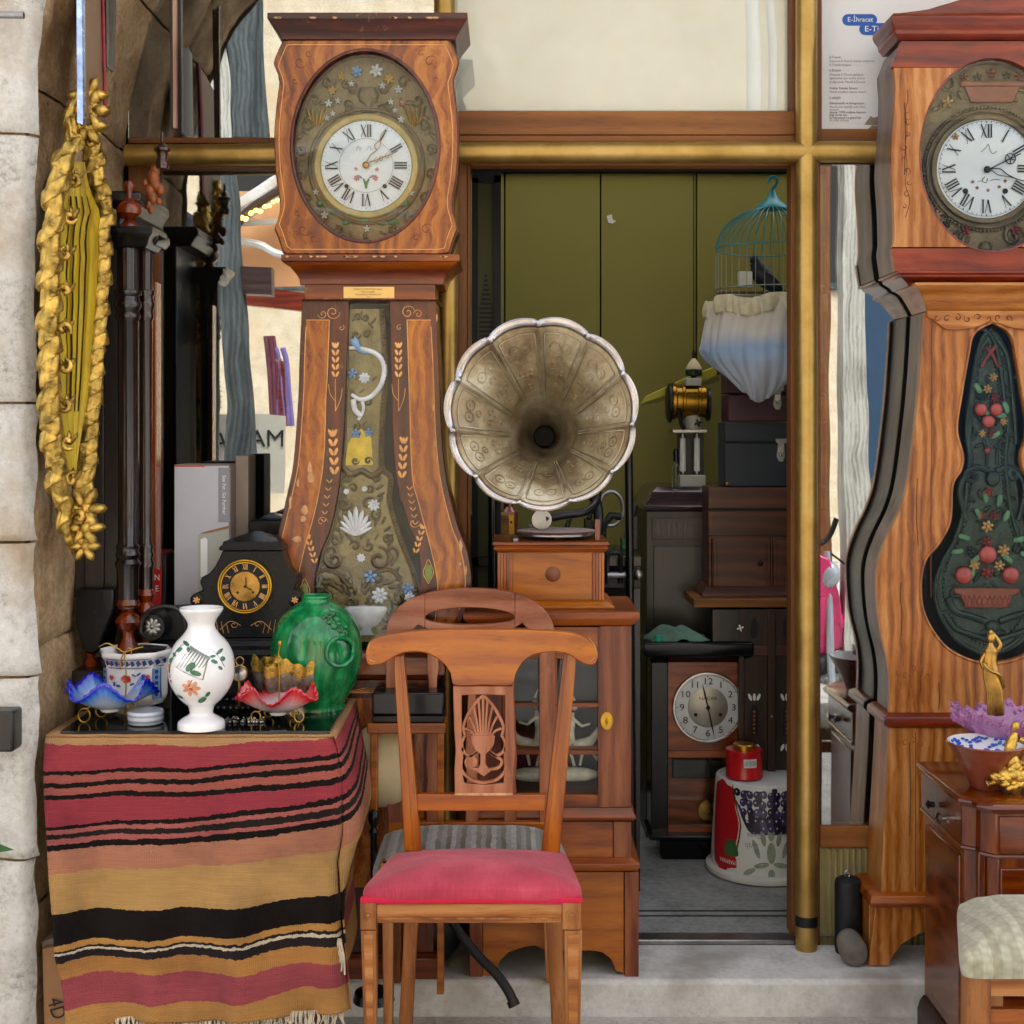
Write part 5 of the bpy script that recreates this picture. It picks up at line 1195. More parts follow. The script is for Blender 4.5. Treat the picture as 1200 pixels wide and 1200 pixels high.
def swept(fn, inset, w_, depth, side, n_=260, m_=20):  # carved moulding swept down one side: scallops and acanthus cut into it
    mb = MB()
    def f(u, v):
        py = lerp(106, 650, u); px = fn(py) + inset; Y = ypx(px); q = v*2*math.pi; taper = min(1, u*9, (1-u)*7)**.6
        k = u*23 if side == 0 else u*31; sc_ = abs(math.sin(k*math.pi)); big = .5 + .5*math.sin(k*.5*math.pi + 1)
        r = taper*(.60 + .30*sc_**.5 + .08*big)
        r *= 1 + .10*math.sin(q*7 + k*3) + .05*math.sin(q*3 - k*6.28) + .10*mnoise.noise(Vector((math.cos(q)*1.6, math.sin(q)*1.6, u*70 + side*9)))
        off_ = .003*math.sin(k*3.1)
        return (XMf(Y) + .012 + math.cos(q)*r*depth + off_, Y + math.sin(q)*r*w_ + off_*.6, Z(py, Y) + .007*math.sin(q*2 + k*6.28))
    return mb.grid(f, n_, m_, False, True)
part('carved_outer_moulding', swept(LPt, 7, .026, .024, 0, 420, 28), M['goldleaf'], mir_, ang=180)
part('carved_inner_moulding', swept(RPt, -5, .020, .026, 1, 420, 24), M['goldleaf'], mir_, ang=180)
gv = MB()
for k in range(4):
    gv.tube([Vector((XMf(Y_) + .013, Y_, Z(py, Y_))) for py, Y_ in [(py, ypx(lerp(LPt(py) + 20, RPt(py) - 15, .2 + .2*k + .04*math.sin(py/60)))) for py in range(230, 500, 18)]], .0022, 5)
part('dark_groove', gv, M['dark_wood'], mir_)
for k in range(24):
    py = 122 + k*22; side = k % 2; fn = RPt if side else LPt; Y = ypx(fn(py) + (-6 if side else 12)); mb = MB()
    if not side: mb.scroll((XMf(Y) + .036, Y, Z(py, Y)), .017, k, .8, .007, 1 if k % 4 < 2 else -1, 7, 16)
    for j in range(3): mb.leaf((XMf(Y) + .038, Y + .008, Z(py + 4, Y)), .034, 1.0 + j*.6 + side*1.2, .28, .3)
    part('carved_scroll', mb, M['goldleaf'], mir_, ang=60)
for py, r0 in ((112, .03), (130, .035), (148, .03), (596, .032), (618, .03), (640, .024)):
    Y = ypx(82 if py < 300 else 78); mb = MB()
    for j in range(6): mb.leaf((XMf(Y) + .04, Y, zpy(py, Y)), r0*1.6, j*1.05, .5, .4)
    mb.ball((XMf(Y) + .045, Y, zpy(py, Y)), r0*.6)
    part('carved_rosette', mb, M['goldleaf'], mir_, ang=60)
# ---- dark carved cabinet post with fluted columns
cb = thing('column_cabinet', (X(135, -.1), -.1, GZ), 'tall ebonised cabinet end with fluted twin columns and turned red brown knobs, behind the table', 'cabinet')
Yc = -.36
part('case', MB().pbox(86, 140, 238, 700, Yc + .06, .24), M['dark_wood'], cb, .004)
part('case_panel', MB().pbox(98, 122, 268, 690, Yc + .052, .009), M['dark_wood'], cb, .003)
part('top_block', MB().mould(X(118, Yc + .05), X(158, Yc + .05), Yc + .05, Yc + .3, [(0, Z(248,Yc)), (.01, Z(238,Yc)), (.02, Z(232,Yc)), (.02, Z(224,Yc)), (.012, Z(220,Yc))]), M['dark_wood'], cb, .003)
part('capital', MB().mould(X(128, Yc), X(172, Yc), Yc, Yc + .12, [(-.006, Z(290,Yc)), (.002, Z(286,Yc)), (.006, Z(279,Yc)), (.016, Z(274,Yc)), (.018, Z(270,Yc)), (.018, Z(266,Yc))]), M['black_lacquer'], cb, .002)
part('capital_step', MB().mould(X(150, Yc+.05), X(182, Yc+.05), Yc + .05, Yc + .15, [(0, Z(284,Yc)), (.01, Z(277,Yc)), (.01, Z(270,Yc))]), M['black_lacquer'], cb, .002)
def col(px, w0, Y, y0, y1, m='dark_wood'):
    r = w0/2*S(Y); pr = []
    ys = [(y0, .95), (340, .95), (341, 1.18), (345, 1.2), (348, 1.0), (352, 1.05), (357, 1.25), (362, 1.1), (366, .95), (369, 1.12), (373, 1.12), (376, .9), (600, .86), (636, .84), (640, 1.1), (645, .95), (650, 1.15), (655, .95), (660, 1.2), (666, 1.0), (y1, .95)]
    return MB().lathe([(k*r, Z(p, Y)) for p, k in reversed(ys)], (X(px, Y), Y, 0), 48, 'z', wob=lambda q, h: 1 - (.10*max(0, math.cos(q*12))**2 if not Z(380, Y) < h < Z(338, Y) and h > Z(637, Y) else 0))
part('fluted_column', col(150, 26, Yc + .03, 290, 712), M['dark_wood_g'], cb, ang=50)
part('fluted_column', col(171, 17, Yc + .08, 288, 690), M['dark_wood_g'], cb, ang=50)
part('red_side_strip', MB().pbox(176, 183, 330, 668, Yc + .12, .05), M['turned_wood'], cb, .002)
def turned(px, Y, prof, m, nm, n=28): # prof in (half width px, row)
    return part(nm, MB().lathe([(a*S(Y), Z(b, Y)) for a, b in reversed(prof)], (X(px, Y), Y, 0), n), m, cb)
turned(151.5, Yc + .03, [(.1,212),(5,213),(6.5,217),(6,221),(3.5,225),(3.2,230),(6,235),(13,240),(15,246),(14,251),(9,255),(5,258),(9,262),(12,266),(12,270)], M['turned_wood'], 'knob')
turned(150, Yc + .03, [(12,700),(14,708),(11,713),(6,716),(13,722),(16,728),(12,735),(7,739),(6,745),(9,752),(14,760),(10,768),(8,800)], M['turned_wood'], 'turned_foot')
turned(171, Yc + .08, [(8,690),(11,697),(8,702),(5,705),(10,711),(11,716),(7,722),(6,740),(6,790)], M['turned_wood'], 'turned_foot')
turned(190, Yc + .1, [(.1,153),(1.5,156),(2.2,161),(1.6,166),(4,169),(5.5,172),(9.5,174),(9.5,177),(7,179),(6,183),(6,187),(8,190),(8,194),(7,198)], M['turned_dark'], 'finial')
fg = MB()
for py, dx, r0 in ((200,-2,9),(208,-4,11),(216,-2,10),(224,-8,9),(222,4,8),(232,-5,9),(240,-10,7),(246,-7,6),(214,-14,5),(236,2,6)):
    fg.ball(Q(184 + dx, py, Yc + .1), r0*.6*S(0), r0*.5*S(0), r0*.85*S(0), 9, 6, random.uniform(-.6, .6))
part('carved_figure', fg, M['carved_figure'], cb, kind='stuff')
corb = [(88,690),(134,690),(134,712),(128,728),(121,745),(118,762),(108,768),(97,764),(92,748),(88,730)]
part('scroll_bracket', MB().pprism(corb, Yc + .02, .12), M['black_lacquer'], cb, .006)
part('scroll_bracket_knob', MB().lathe([(.0001,0),(.015,.004),(.017,.02),(.010,.03),(.013,.045),(.008,.05)], Q(106, 776, Yc + .06) - Vector((0,0,.02)), 16), M['turned_wood'], cb)
part('cabinet_shelf', MB().pbox(84, 200, 786, 800, Yc, .2), M['dark_wood'], cb, .003)
part('cabinet_base', MB().box(X(88, Yc), X(200, Yc), Yc + .01, Yc + .2, 0, Z(800, Yc)), M['dark_wood'], cb, .003)
# ==== TABLE WITH KILIM
TY, TX0, TX1, TZ = -.60, X(54, -.60), X(392, -.60), Z(862, -.60)
tb = thing('display_table', ((TX0+TX1)/2, TY + .25, GZ), 'wooden table hidden under the striped kilim, holding the vases and dishes', 'table')
part('table_top', MB().box(TX0 + .012, TX1 - .01, TY + .012, TY + .46, TZ - .03, TZ - .006), M['cab_wood_x'], tb, .003)
for x in (TX0 + .04, TX1 - .05):
    for y in (TY + .05, TY + .42): part('leg', MB().box(x - .02, x + .02, y - .02, y + .02, GZ, TZ - .03), M['cab_wood'], tb, .002)
BL = [862,873,903,907,916,922,930,935.5,966,970,976,981,987.5,994,1020,1066,1102,1108,1111,1113.5,1115,1121,1139,1177,1198]
BR = [862,867,883,890,894,902,912,920,932.5,941,946,956,958.5,967,996,1047,1078.5,1086,1090,1094,1096,1105,1124,1152,1176]
CC = ['#b08a62','#9a3c48','#0a0a0e','#9c5550','#0a0a0e','#a45a52','#0a0a0e','#983a48','#0a0a0e','#a85f5c','#1d1a1c','#a85f5c','#0a0a0e','#b27a62','#b8935e','#0c0c10','#c09050','#231f24','#d8cdb8','#231f24','#231f24','#b8844c','#a04c56','#b88a52']
def kilim_mat():
    t = NT('striped_kilim'); uv = t.tc.outputs['UV']; sx = t.n('ShaderNodeSeparateXYZ'); t.l(uv, sx.inputs[0])
    nz = t.noise(t.oc, 70, 3, .6); v = t.math('ADD', sx.outputs[1], t.math('MULTIPLY', t.math('SUBTRACT', nz, .5), .016))
    n2 = t.noise(t.mapping((1,1,1)), 6, 3); v = t.math('ADD', v, t.math('MULTIPLY', t.math('SUBTRACT', n2, .5), .012))
    lo, hi = BL[0], BL[-1]
    c = t.ramp(v, [((BL[i]-lo)/(hi-lo), hx(CC[i])) for i in range(len(CC))], 'CONSTANT')
    fade = t.noise(t.oc, 5, 5, .6); c = t.mix(t.math('MULTIPLY', fade, .02), c, hx('#c08a68')); c = t.mix(.7, c, t.ramp(fade, [(.3, (.5,.48,.55,1)), (.5, (1,.95,.9,1)), (.72, (1,1,.92,1))]), 'MULTIPLY')
    streak = t.noise(t.mapping((3,3,60)), 4, 4, .6); c = t.mix(t.math('MULTIPLY', streak, .35), c, t.mix(1.0, c, t.ramp(streak, [(.4, (.6,.5,.45,1)), (.6, (1.3,1.2,1.0,1))]), 'MULTIPLY'))
    warp = t.n('ShaderNodeTexWave'); warp.bands_direction = 'X'; warp.inputs['Scale'].default_value = 75; warp.inputs['Distortion'].default_value = 1.2; t.l(t.oc, warp.inputs['Vector'])
    weft = t.n('ShaderNodeTexWave'); weft.bands_direction = 'Z'; weft.inputs['Scale'].default_value = 95; weft.inputs['Distortion'].default_value = 2.2; t.l(t.oc, weft.inputs['Vector'])
    wv = t.math('MULTIPLY', t.math('ADD', warp.outputs['Fac'], weft.outputs['Fac']), .5)
    fz = t.noise(t.oc, 240, 4, .7); c = t.mix(t.math('MULTIPLY', wv, .3), c, t.mix(.5, c, (.02,.015,.01,1))); c = t.mix(t.math('MULTIPLY', fz, .3), c, t.mix(.015, c, hx('#e2c8a0')))
    t.set(Base_Color=c, Roughness=.95); t.b.inputs['Sheen Weight'].default_value = .04; t.b.inputs['Specular IOR Level'].default_value = .05
    t.bump(t.math('ADD', wv, t.math('MULTIPLY', fz, 1.2)), .7, .003); return t.m
M['kilim'] = kilim_mat()
kl = thing('kilim', ((TX0+TX1)/2, TY, TZ), 'red, black and ochre striped woven kilim draped over the display table', 'rug')
kmb = MB(); KUV = []
def kv(py, u):
    py += 2.2*math.sin(u*7 + 1) + 1.2*math.sin(u*17 + py/60)
    B = [lerp(a, b, u**1.15) for a, b in zip(BL, BR)]; return interp(py, B, BL)
NU, NV = 70, 120
def left_px(py): return interp(py, [862,900,1000,1060,1110,1140,1200], [54,54,61,66,72,80,88])
def right_px(py): return interp(py, [862,880,930,980,1010,1060,1110,1200], [392,397,401,400,394,397,401,412])
bot = lambda u: 1197 - 14*u + 2*math.sin(u*17)
for i in range(NU + 1):
    u = i/NU
    for j in range(NV + 1):
        v = j/NV; py = lerp(862, bot(u), v); px = lerp(left_px(py), right_px(py), u)
        Y = TY - .004 - .026*v*(.5 + .5*math.sin(u*9 + 1.2 + v*1.2)) - .016*v*math.sin(u*19 + 2.5*v + math.sin(v*4)) - .004*math.sin(u*40 + v*9)*v - .01*math.sin(min(1, v*6)*1.57) + .004*math.sin(v*23 + u*5)*v
        if u > .96: Y += .02*((u-.96)/.04)**2
        if v < .015: Y += .008*(1 - v/.015)
        p = Q(px, py, TY); kmb.v.append(Vector((p.x, Y, p.z))); KUV.append((u, (kv(py, u) - BL[0])/(BL[-1]-BL[0])))
kmb.f = [(i*(NV+1)+j, (i+1)*(NV+1)+j, (i+1)*(NV+1)+j+1, i*(NV+1)+j+1) for i in range(NU) for j in range(NV)]
kmb.f = [tuple(reversed(f)) for f in kmb.f]
def uvpart(nm, mb, uvs, m, parent, thick=.004):
    o = part(nm, mb, m, parent, ang=180); me = o.data; ul = me.uv_layers.new(name='UVMap')
    for lp in me.loops: ul.data[lp.index].uv = uvs[lp.vertex_index]
    if thick: sm_ = o.modifiers.new('thick', 'SOLIDIFY'); sm_.thickness = thick; sm_.offset = 0
    return o
uvpart('front_drop', kmb, KUV, M['kilim'], kl)
smb = MB(); SUV = []; NU2 = 26
for i in range(NU2 + 1):
    u = i/NU2
    for j in range(NV + 1):
        v = j/NV; py = lerp(862, 1183 - 250*u**.8*0 - 0, v); p0 = Q(right_px(py), py, TY)
        out = (.048*math.sin(min(1, (py-862)/250)**1.3*math.pi))*math.sin(u**.7*math.pi) if py < 1102 else .012*math.sin(u*math.pi)
        if py > 1000: out *= max(.1, 1 - (py-1000)/90)
        Y = TY + u*.42; z = p0.z + (.0 if v > .01 else 0)
        x = p0.x*(1-u) + (TX1 + .012*math.sin(v*5))*u + out + .012*math.sin(u*10 + v*3)*v
        zz = lerp(z, TZ - (py - 862)*S(TY)*.62, u)
        smb.v.append(Vector((x, Y, zz))); SUV.append((1, (kv(py + 22*u*math.sin(min(1, v*3)*1.57), 1) - BL[0])/(BL[-1]-BL[0])))
smb.f = [(i*(NV+1)+j, i*(NV+1)+j+1, (i+1)*(NV+1)+j+1, (i+1)*(NV+1)+j) for i in range(NU2) for j in range(NV)]
uvpart('side_drop', smb, SUV, M['kilim'], kl)
tmb = MB(); TUV = []
for i in range(31):
    for j in range(11):
        x = lerp(TX0, TX1 + .003, i/30); y = lerp(TY - .004, TY + .44, j/10); tmb.v.append(Vector((x, y, TZ + .001*math.sin(i*1.3 + j)))); TUV.append((i/30, .01 + .02*(j % 2)))
tmb.f = [(i*11+j, (i+1)*11+j, (i+1)*11+j+1, i*11+j+1) for i in range(30) for j in range(10)]
uvpart('top_cover', tmb, TUV, M['kilim'], kl)
fr = MB(); random.seed(5)
for k in range(150):
    u = .02 + .96*k/150; x0 = lerp(left_px(1197), right_px(1190), u); y0 = bot(u) - 3
    fr.tube([Q(x0, y0, TY - .01), Q(x0 + random.uniform(-3, 3), y0 + 12, TY - .016), Q(x0 + random.uniform(-9, 9), y0 + random.uniform(22, 36), TY - .012)], [.0014, .0016, .0009], 4)
part('fringe', fr, M['fringe'], kl, kind='stuff')
tk = MB()
for k in range(3): tk.ptube([(397 + k, 1100), (395 + k*3, 1112), (399 + k*2, 1122), (396 + k*4, 1134 + k*4)], TY - .02, .0025, 5)
part('knotted_tassel', tk, M['fringe'], kl)
GTZ = TZ + .009
solo('black_glass_sheet', MB().box(X(70, TY), X(386, TY) , TY + .004, TY + .43, GTZ - .006, GTZ), M['mirror_glass'], 'black reflecting glass sheet lying on top of the kilim covered table', 'glass sheet', smooth=False)
def at_row(py):
    return (EYE - GTZ)*F/(py - HY) + CAMY
# -- crockery
def motif(nm, root, m, Y, shape, c, r_of, pts_list, lift=.0016):
    mb = MB()
    for pts in pts_list:
        vs = []
        for px, py in pts:
            z = Z(py, Y); R0 = r_of(z) + lift; dx = X(px, Y) - c.x; dx = max(-R0*.98, min(R0*.98, dx)); vs.append(Vector((c.x + dx, c.y - math.sqrt(max(0, R0*R0 - dx*dx)), z)))
        n = len(vs); cen = sum(vs, Vector())/n; d = cen - Vector((c.x, c.y, cen.z)); rr = r_of(cen.z) + lift
        if d.length > 1e-6: cen = Vector((c.x, c.y, cen.z)) + d.normalized()*rr
        mb.add(vs + [cen], [(i, (i+1) % n, n) for i in range(n)])
    return part(nm, mb, M[m], root, smooth=False, kind='stuff' if len(pts_list) > 1 else None)
def blob(px, py, a, b, ang=0, n=10, wig=0):
    return [(px + (math.cos(t)*a*math.cos(ang) - math.sin(t)*b*math.sin(ang))*(1 + wig*math.sin(t*5)), py + (math.cos(t)*a*math.sin(ang) + math.sin(t)*b*math.cos(ang))*(1 + wig*math.sin(t*5))) for t in [2*math.pi*i/n for i in range(n)]]
def strokes(px0, py0, px1, py1, w=.8, bend=0):
    n = 6; L = []; Rr = []
    for i in range(n + 1):
        t = i/n; x = lerp(px0, px1, t) + bend*math.sin(t*math.pi); y = lerp(py0, py1, t); L.append((x - w/2, y - w/2)); Rr.append((x + w/2, y + w/2))
    return L + Rr[::-1]
Yv = -.56; vc_ = Vector((X(236, Yv), Yv, 0))
vprof_px = [(25,712),(25.5,713.5),(24,717),(19,724),(16,730),(16.5,736),(22,744),(31,754),(37,768),(38.5,783),(37,797),(31,810),(23,820),(16,826),(14,831),(14,836),(20,840),(26,844),(27.5,848),(27.5,856)]
vprof = [(a*S(Yv), Z(b, Yv)) for a, b in reversed(vprof_px)]; zoff = GTZ - vprof[0][1];
vprof = [(r, z) for r, z in vprof]; vprof[0] = (vprof[0][0], GTZ)
va = thing('opaline_vase', (vc_.x, vc_.y, GTZ), 'white baluster vase painted with a fan and flowers at the front of the table', 'vase')
inn_ = [(22*S(Yv), Z(713.5, Yv)), (16*S(Yv), Z(724, Yv)), (13*S(Yv), Z(734, Yv))]
part('body', MB().lathe([(p.x, p.y) for p in smooth_pts([(a, b, 0) for a, b in vprof], 3)] + inn_, vc_, 56, cap=False), M['porcelain'], va)
part('base_disc', MB().lathe([(27*S(Yv), GTZ + .0005), (.0001, GTZ + .0005)], vc_, 40, cap=False), M['porcelain'], va)
vr = lambda z: interp(z, [b for a, b in vprof], [a for a, b in vprof])
fanp = [[(214 + k*4.4, 777 - abs(0)), (217 + k*4.4, 774), (233 + k*3.0, 754 + k*1.6), (230 + k*3.0, 752 + k*1.6)] for k in range(8)]
motif('painted_fan', va, 'porc_grey', Yv, None, vc_, vr, [[(p[0], p[1]) for p in q] for q in fanp] + [strokes(213,776,246,790,1.2), strokes(246,790,252,764,1), strokes(230,752,252,764,1)])
motif('painted_leaf', va, 'porc_green', Yv, None, vc_, vr, [blob(224,750,5,2,.4), blob(217,757,4,2,-.6), blob(228,756,3,2,1.2), blob(232,775,7,4,-.7,10,.3), blob(238,782,7,3,.3,10,.3), blob(262,760,4,2,-.8), blob(258,770,4,2,.6), blob(266,768,3,2,1), blob(256,764,3,1.5,0), blob(264,778,3,1.5,.9), blob(205,770,4,1.8,-1), blob(210,763,3,1.5,.5), blob(216,812,5,2,.3), blob(243,815,6,3,-.6), blob(250,808,4,2,-.9)])
motif('painted_stem', va, 'porc_green', Yv, None, vc_, vr, [strokes(224,748,208,768,.7,-3), strokes(208,768,204,790,.7,-2), strokes(254,756,268,778,.7,2), strokes(236,806,243,816,.8), strokes(234,790,228,800,.7)])
motif('painted_peony', va, 'porc_orange', Yv, None, vc_, vr, [blob(232 + math.cos(k*.9)*7, 800 + math.sin(k*.9)*6, 4.5, 2.4, k*.9, 8) for k in range(7)] + [blob(201,781,2,4,.2), blob(204,788,2,3,0)])
motif('painted_centre', va, 'porc_red', Yv, None, vc_, vr, [blob(232,801,2.5,2), blob(230,797,1.5,1), blob(206,794,1.2,2), blob(203,776,1.2,2)])
Yg = -.34; gc = Vector((X(371, Yg), Yg, 0))
gp = [(16,697),(17.5,698.5),(17,702),(21,706),(32,712),(43,722),(50,736),(53,752),(53,766),(50,780),(44,794),(37,805),(33,812),(33,818)]
gprof = [(a*S(Yg), Z(b, Yg)) for a, b in reversed(gp)]; gprof = [(r, lerp(GTZ, gprof[-1][1], (z - gprof[0][1])/(gprof[-1][1]-gprof[0][1]))) for r, z in gprof]
gj = thing('green_jar', (gc.x, gc.y, GTZ), 'round bottle green glazed jar with a moulded mask and ring handle', 'jar')
part('body', MB().lathe([(p.x, p.y) for p in smooth_pts([(a, b, 0) for a, b in gprof], 3)] + [(14*S(Yg), gprof[-1][1] - .003), (13*S(Yg), gprof[-1][1] - .03)], gc, 64, cap=False), M['green_glaze'], gj)
gr_ = lambda z: interp(z, [b for a, b in gprof], [a for a, b in gprof])
def on_jar(px, py, lift=0):
    z = Z(py, Yg); R0 = gr_(z) + lift; dx = min(R0*.97, max(-R0*.97, X(px, Yg) - gc.x)); return Vector((gc.x + dx, gc.y - math.sqrt(R0*R0 - dx*dx), z))
ringp = [on_jar(404 + 14*math.cos(q), 757 + 16*math.sin(q), .006) for q in [2*math.pi*k/28 for k in range(28)]]
part('ring_handle', MB().tube(ringp, .0055, 8, True), M['green_glaze'], gj)
mk = MB()
for px, py, r0 in ((386,713,.010),(392,716,.011),(398,722,.011),(396,729,.010),(402,733,.009),(405,739,.008),(391,724,.008),(384,719,.007),(400,727,.009),(408,731,.007)): mk.ball(on_jar(px, py, .001), r0, r0*.7, r0*.8, 9, 6)
for k in range(6): mk.scroll(on_jar(388 + k*4, 716 + k*4, .007), .007, k, 1, .0025, 1, 5, 12)
part('mask_relief', mk, M['green_glaze'], gj, kind='stuff')
Ym = -.27; zt_ = lambda py: Z(py, Ym); mc = thing('mantel_clock', (X(288, Ym), Ym, GTZ), 'black slate mantel clock with a gilt ringed dial and pointed top, behind the white vase', 'clock')
ol = [(226,748),(226,716),(229,711),(223,704),(225,697),(232,694),(238,692),(234,682),(237,676),(245,672),(252,664),(258,652),(261,645)]
part('case', MB().pprism(ol + [(330 - 0,645),(332,652),(336,664),(341,672),(347,676),(348,682),(345,692),(349,697),(352,704),(348,711),(350,716),(350,748)], Ym, .11), M['black_marble'], mc, .003)
part('moulded_roof', MB().loft([(X(257,Ym), X(331,Ym), Ym - .004, Ym + .114, zt_(645)), (X(257,Ym), X(331,Ym), Ym - .004, Ym + .114, zt_(641)), (X(261,Ym), X(327,Ym), Ym + .0, Ym + .11, zt_(638)), (X(261,Ym), X(327,Ym), Ym, Ym + .11, zt_(635)), (X(292,Ym), X(298,Ym), Ym + .05, Ym + .06, zt_(624))]), M['black_marble'], mc, .0015)
part('plinth', MB().mould(X(232,Ym), X(349,Ym), Ym + .0, Ym + .12, [(.004, zt_(748)), (.004, zt_(752)), (.010, zt_(755)), (.010, zt_(762)), (.016, zt_(765)), (.018, GTZ + .04), (.022, GTZ + .03), (.022, GTZ)]), M['black_marble'], mc, .002)
dm = (X(287.5, Ym), Z(687, Ym)); rM = 32*S(Ym)
part('dial_ring', disc_ring(dm, rM*.92, rM*1.0, Ym - .012, 48, Ym), M['brass'], mc, .002)
part('dial_ring', disc_ring(dm, rM*.86, rM*.9, Ym - .008, 48, Ym), M['brass'], mc)
part('chapter_ring', MB().lathe([(rM*.9, 0), (.0001, 0)], (dm[0], Ym - .002, dm[1]), 48, 'y', cap=False), M['black_board'], mc)
part('gilt_centre', MB().lathe([(rM*.56, 0), (rM*.54, -.003), (.0001, -.003)], (dm[0], Ym - .002, dm[1]), 40, 'y', cap=False), M['bronze'], mc)
roman(mc, dm, rM*.72, rM*.22, M['inlay'], ROM, Ym - .0035, thick=1.2)
part('clock_hand', MB().ptube([(288,688),(288,676)], Ym - .009, .001, 5, 1).ptube([(288,688),(295,692)], Ym - .009, .001, 5, 1).ball((dm[0], Ym - .008, dm[1]), .003), M['black_metal'], mc)
for px in (279, 297): part('winding_hole', MB().lathe([(.003,0),(.0001,-.001)], (X(px,Ym), Ym - .0055, Z(694,Ym)), 10, 'y', cap=False), M['ink'], mc)
for px in (231, 346):
    part('rosette', MB().lathe([(.016,0),(.016,-.004),(.012,-.006),(.0001,-.006)], (X(px,Ym), Ym, Z(703,Ym)), 20, 'y', cap=False), M['black_marble'], mc)
    part('gilt_star', MB().flower((X(px,Ym), Ym - .007, Z(703,Ym)), .009, 6, .12), M['inlay'], mc)
eg = MB()
for s_ in (-1, 1):
    eg.ptube([(288 + s_*30, 738), (288 + s_*18, 728), (288 + s_*6, 733)], Ym - .0006, .0006, 4); eg.scroll(Q(288 + s_*14, 732, Ym - .0006), .009, 0, 1, .0006, s_, 4, 14)
    for k in range(5): eg.ptube([(288 + s_*(20 + k*6), 742), (288 + s_*(23 + k*6), 730 - k*2)], Ym - .0006, .0005, 4, 1)
part('engraved_line', eg, M['inlay'], mc)
Yp = -.38; pc_ = Vector((X(159, Yp), Yp, 0)); k8 = lambda q, h: 1/ max(.93, math.cos((q % (math.pi/4)) - math.pi/8)) *.97
pt = thing('porcelain_planter', (pc_.x, pc_.y, GTZ), 'white octagonal planter with blue bands and red flowers behind the blue ruffled dish', 'planter')
ppx = [(40,760),(41,762),(41,765),(38,769),(36,776),(36,812),(34,818),(28,823)]
pprof = [(a*S(Yp), Z(b, Yp)) for a, b in reversed(ppx)]; z0_ = pprof[0][1]
part('body', MB().lathe(pprof + [(37*S(Yp), Z(763,Yp)), (34*S(Yp), Z(770,Yp)), (33*S(Yp), Z(810,Yp))], pc_, 48, wob=k8, cap=False), M['porcelain'], pt)
part('foot_dish', MB().lathe([(.045, GTZ), (.048, GTZ + .006), (.036, z0_ - .002), (.064, z0_ + .001), (.066, z0_ + .004), (.03, z0_ + .003)], pc_, 40), M['porcelain_shade'], pt)
pr = lambda z: interp(z, [b for a, b in pprof], [a for a, b in pprof])
motif('blue_band', pt, 'porc_blue', Yp, None, pc_, lambda z: pr(z)*1.03, [[(120 + i*6.2, 769.5), (120 + i*6.2 + 3.4, 768), (120 + i*6.2 + 5, 773), (120 + i*6.2 + 1.2, 775.5)] for i in range(13)] + [strokes(121, 766.8, 197, 766.8, .9), strokes(124, 777, 195, 777, .9)])
motif('red_band_mark', pt, 'porc_red', Yp, None, pc_, lambda z: pr(z)*1.03, [blob(126 + i*12, 772, 1.6, 1.2) for i in range(7)])
motif('blue_column', pt, 'porc_blue_l', Yp, None, pc_, lambda z: pr(z)*1.035, [[(127,779),(133,779),(133,815),(127,815)], [(186,779),(193,779),(193,815),(186,815)]])
motif('blue_column_edge', pt, 'porc_blue', Yp, None, pc_, lambda z: pr(z)*1.042, [blob(130, 783 + k*6.5, 1.4, 2.2) for k in range(5)] + [blob(189.5, 783 + k*6.5, 1.6, 2.4) for k in range(5)] + [strokes(127,779,127,815,.6), strokes(133,779,133,815,.6), strokes(186,779,186,815,.6), strokes(193,779,193,815,.6)])
motif('red_flower', pt, 'porc_red', Yp, None, pc_, lambda z: pr(z)*1.035, [blob(158,789,6,4.5,.2,12,.12), blob(175,797,4,4,.2,10,.15), blob(181,788,2.4,3), blob(140,788,3,3,0,8,.2)])
motif('blue_leaf', pt, 'porc_blue', Yp, None, pc_, lambda z: pr(z)*1.036, [blob(167,785,3,1.2,.5), blob(172,784,3,1.2,-.6), blob(177,787,1.2,3.4,.3), blob(149,797,3,1.5,.2), blob(165,795,3,1.2,-.4), blob(144,795,1.5,3)])
Yb_ = at_row(850) ; bx = Vector((X(168, Yb_), Yb_ + .02, 0))
pb = thing('porcelain_piece', (bx.x, bx.y, GTZ), 'small round blue and white porcelain piece between the planter and the vase', 'box')  # drum form and flat top chosen for an unclear blue and white pattern
part('body', MB().lathe([(.034, GTZ), (.038, GTZ + .003), (.040, GTZ + .012), (.040, GTZ + .026), (.038, GTZ + .03), (.0001, GTZ + .032)], bx, 40), M['porcelain_shade'], pb)
bl = MB()
for row, z in enumerate((GTZ + .009, GTZ + .021)):
    for k in range(26):
        q = math.pi + math.pi*k/26; q2 = q + .07; r0 = .0405
        bl.add([(bx.x + math.cos(q)*r0, bx.y + math.sin(q)*r0, z - .003), (bx.x + math.cos(q2)*r0, bx.y + math.sin(q2)*r0, z - .001), (bx.x + math.cos(q2+.02)*r0, bx.y + math.sin(q2+.02)*r0, z + .004), (bx.x + math.cos(q+.03)*r0, bx.y + math.sin(q+.03)*r0, z + .0025)], [(0,1,2,3)])
part('blue_scrollwork', bl, M['porc_blue'], pb, kind='stuff')
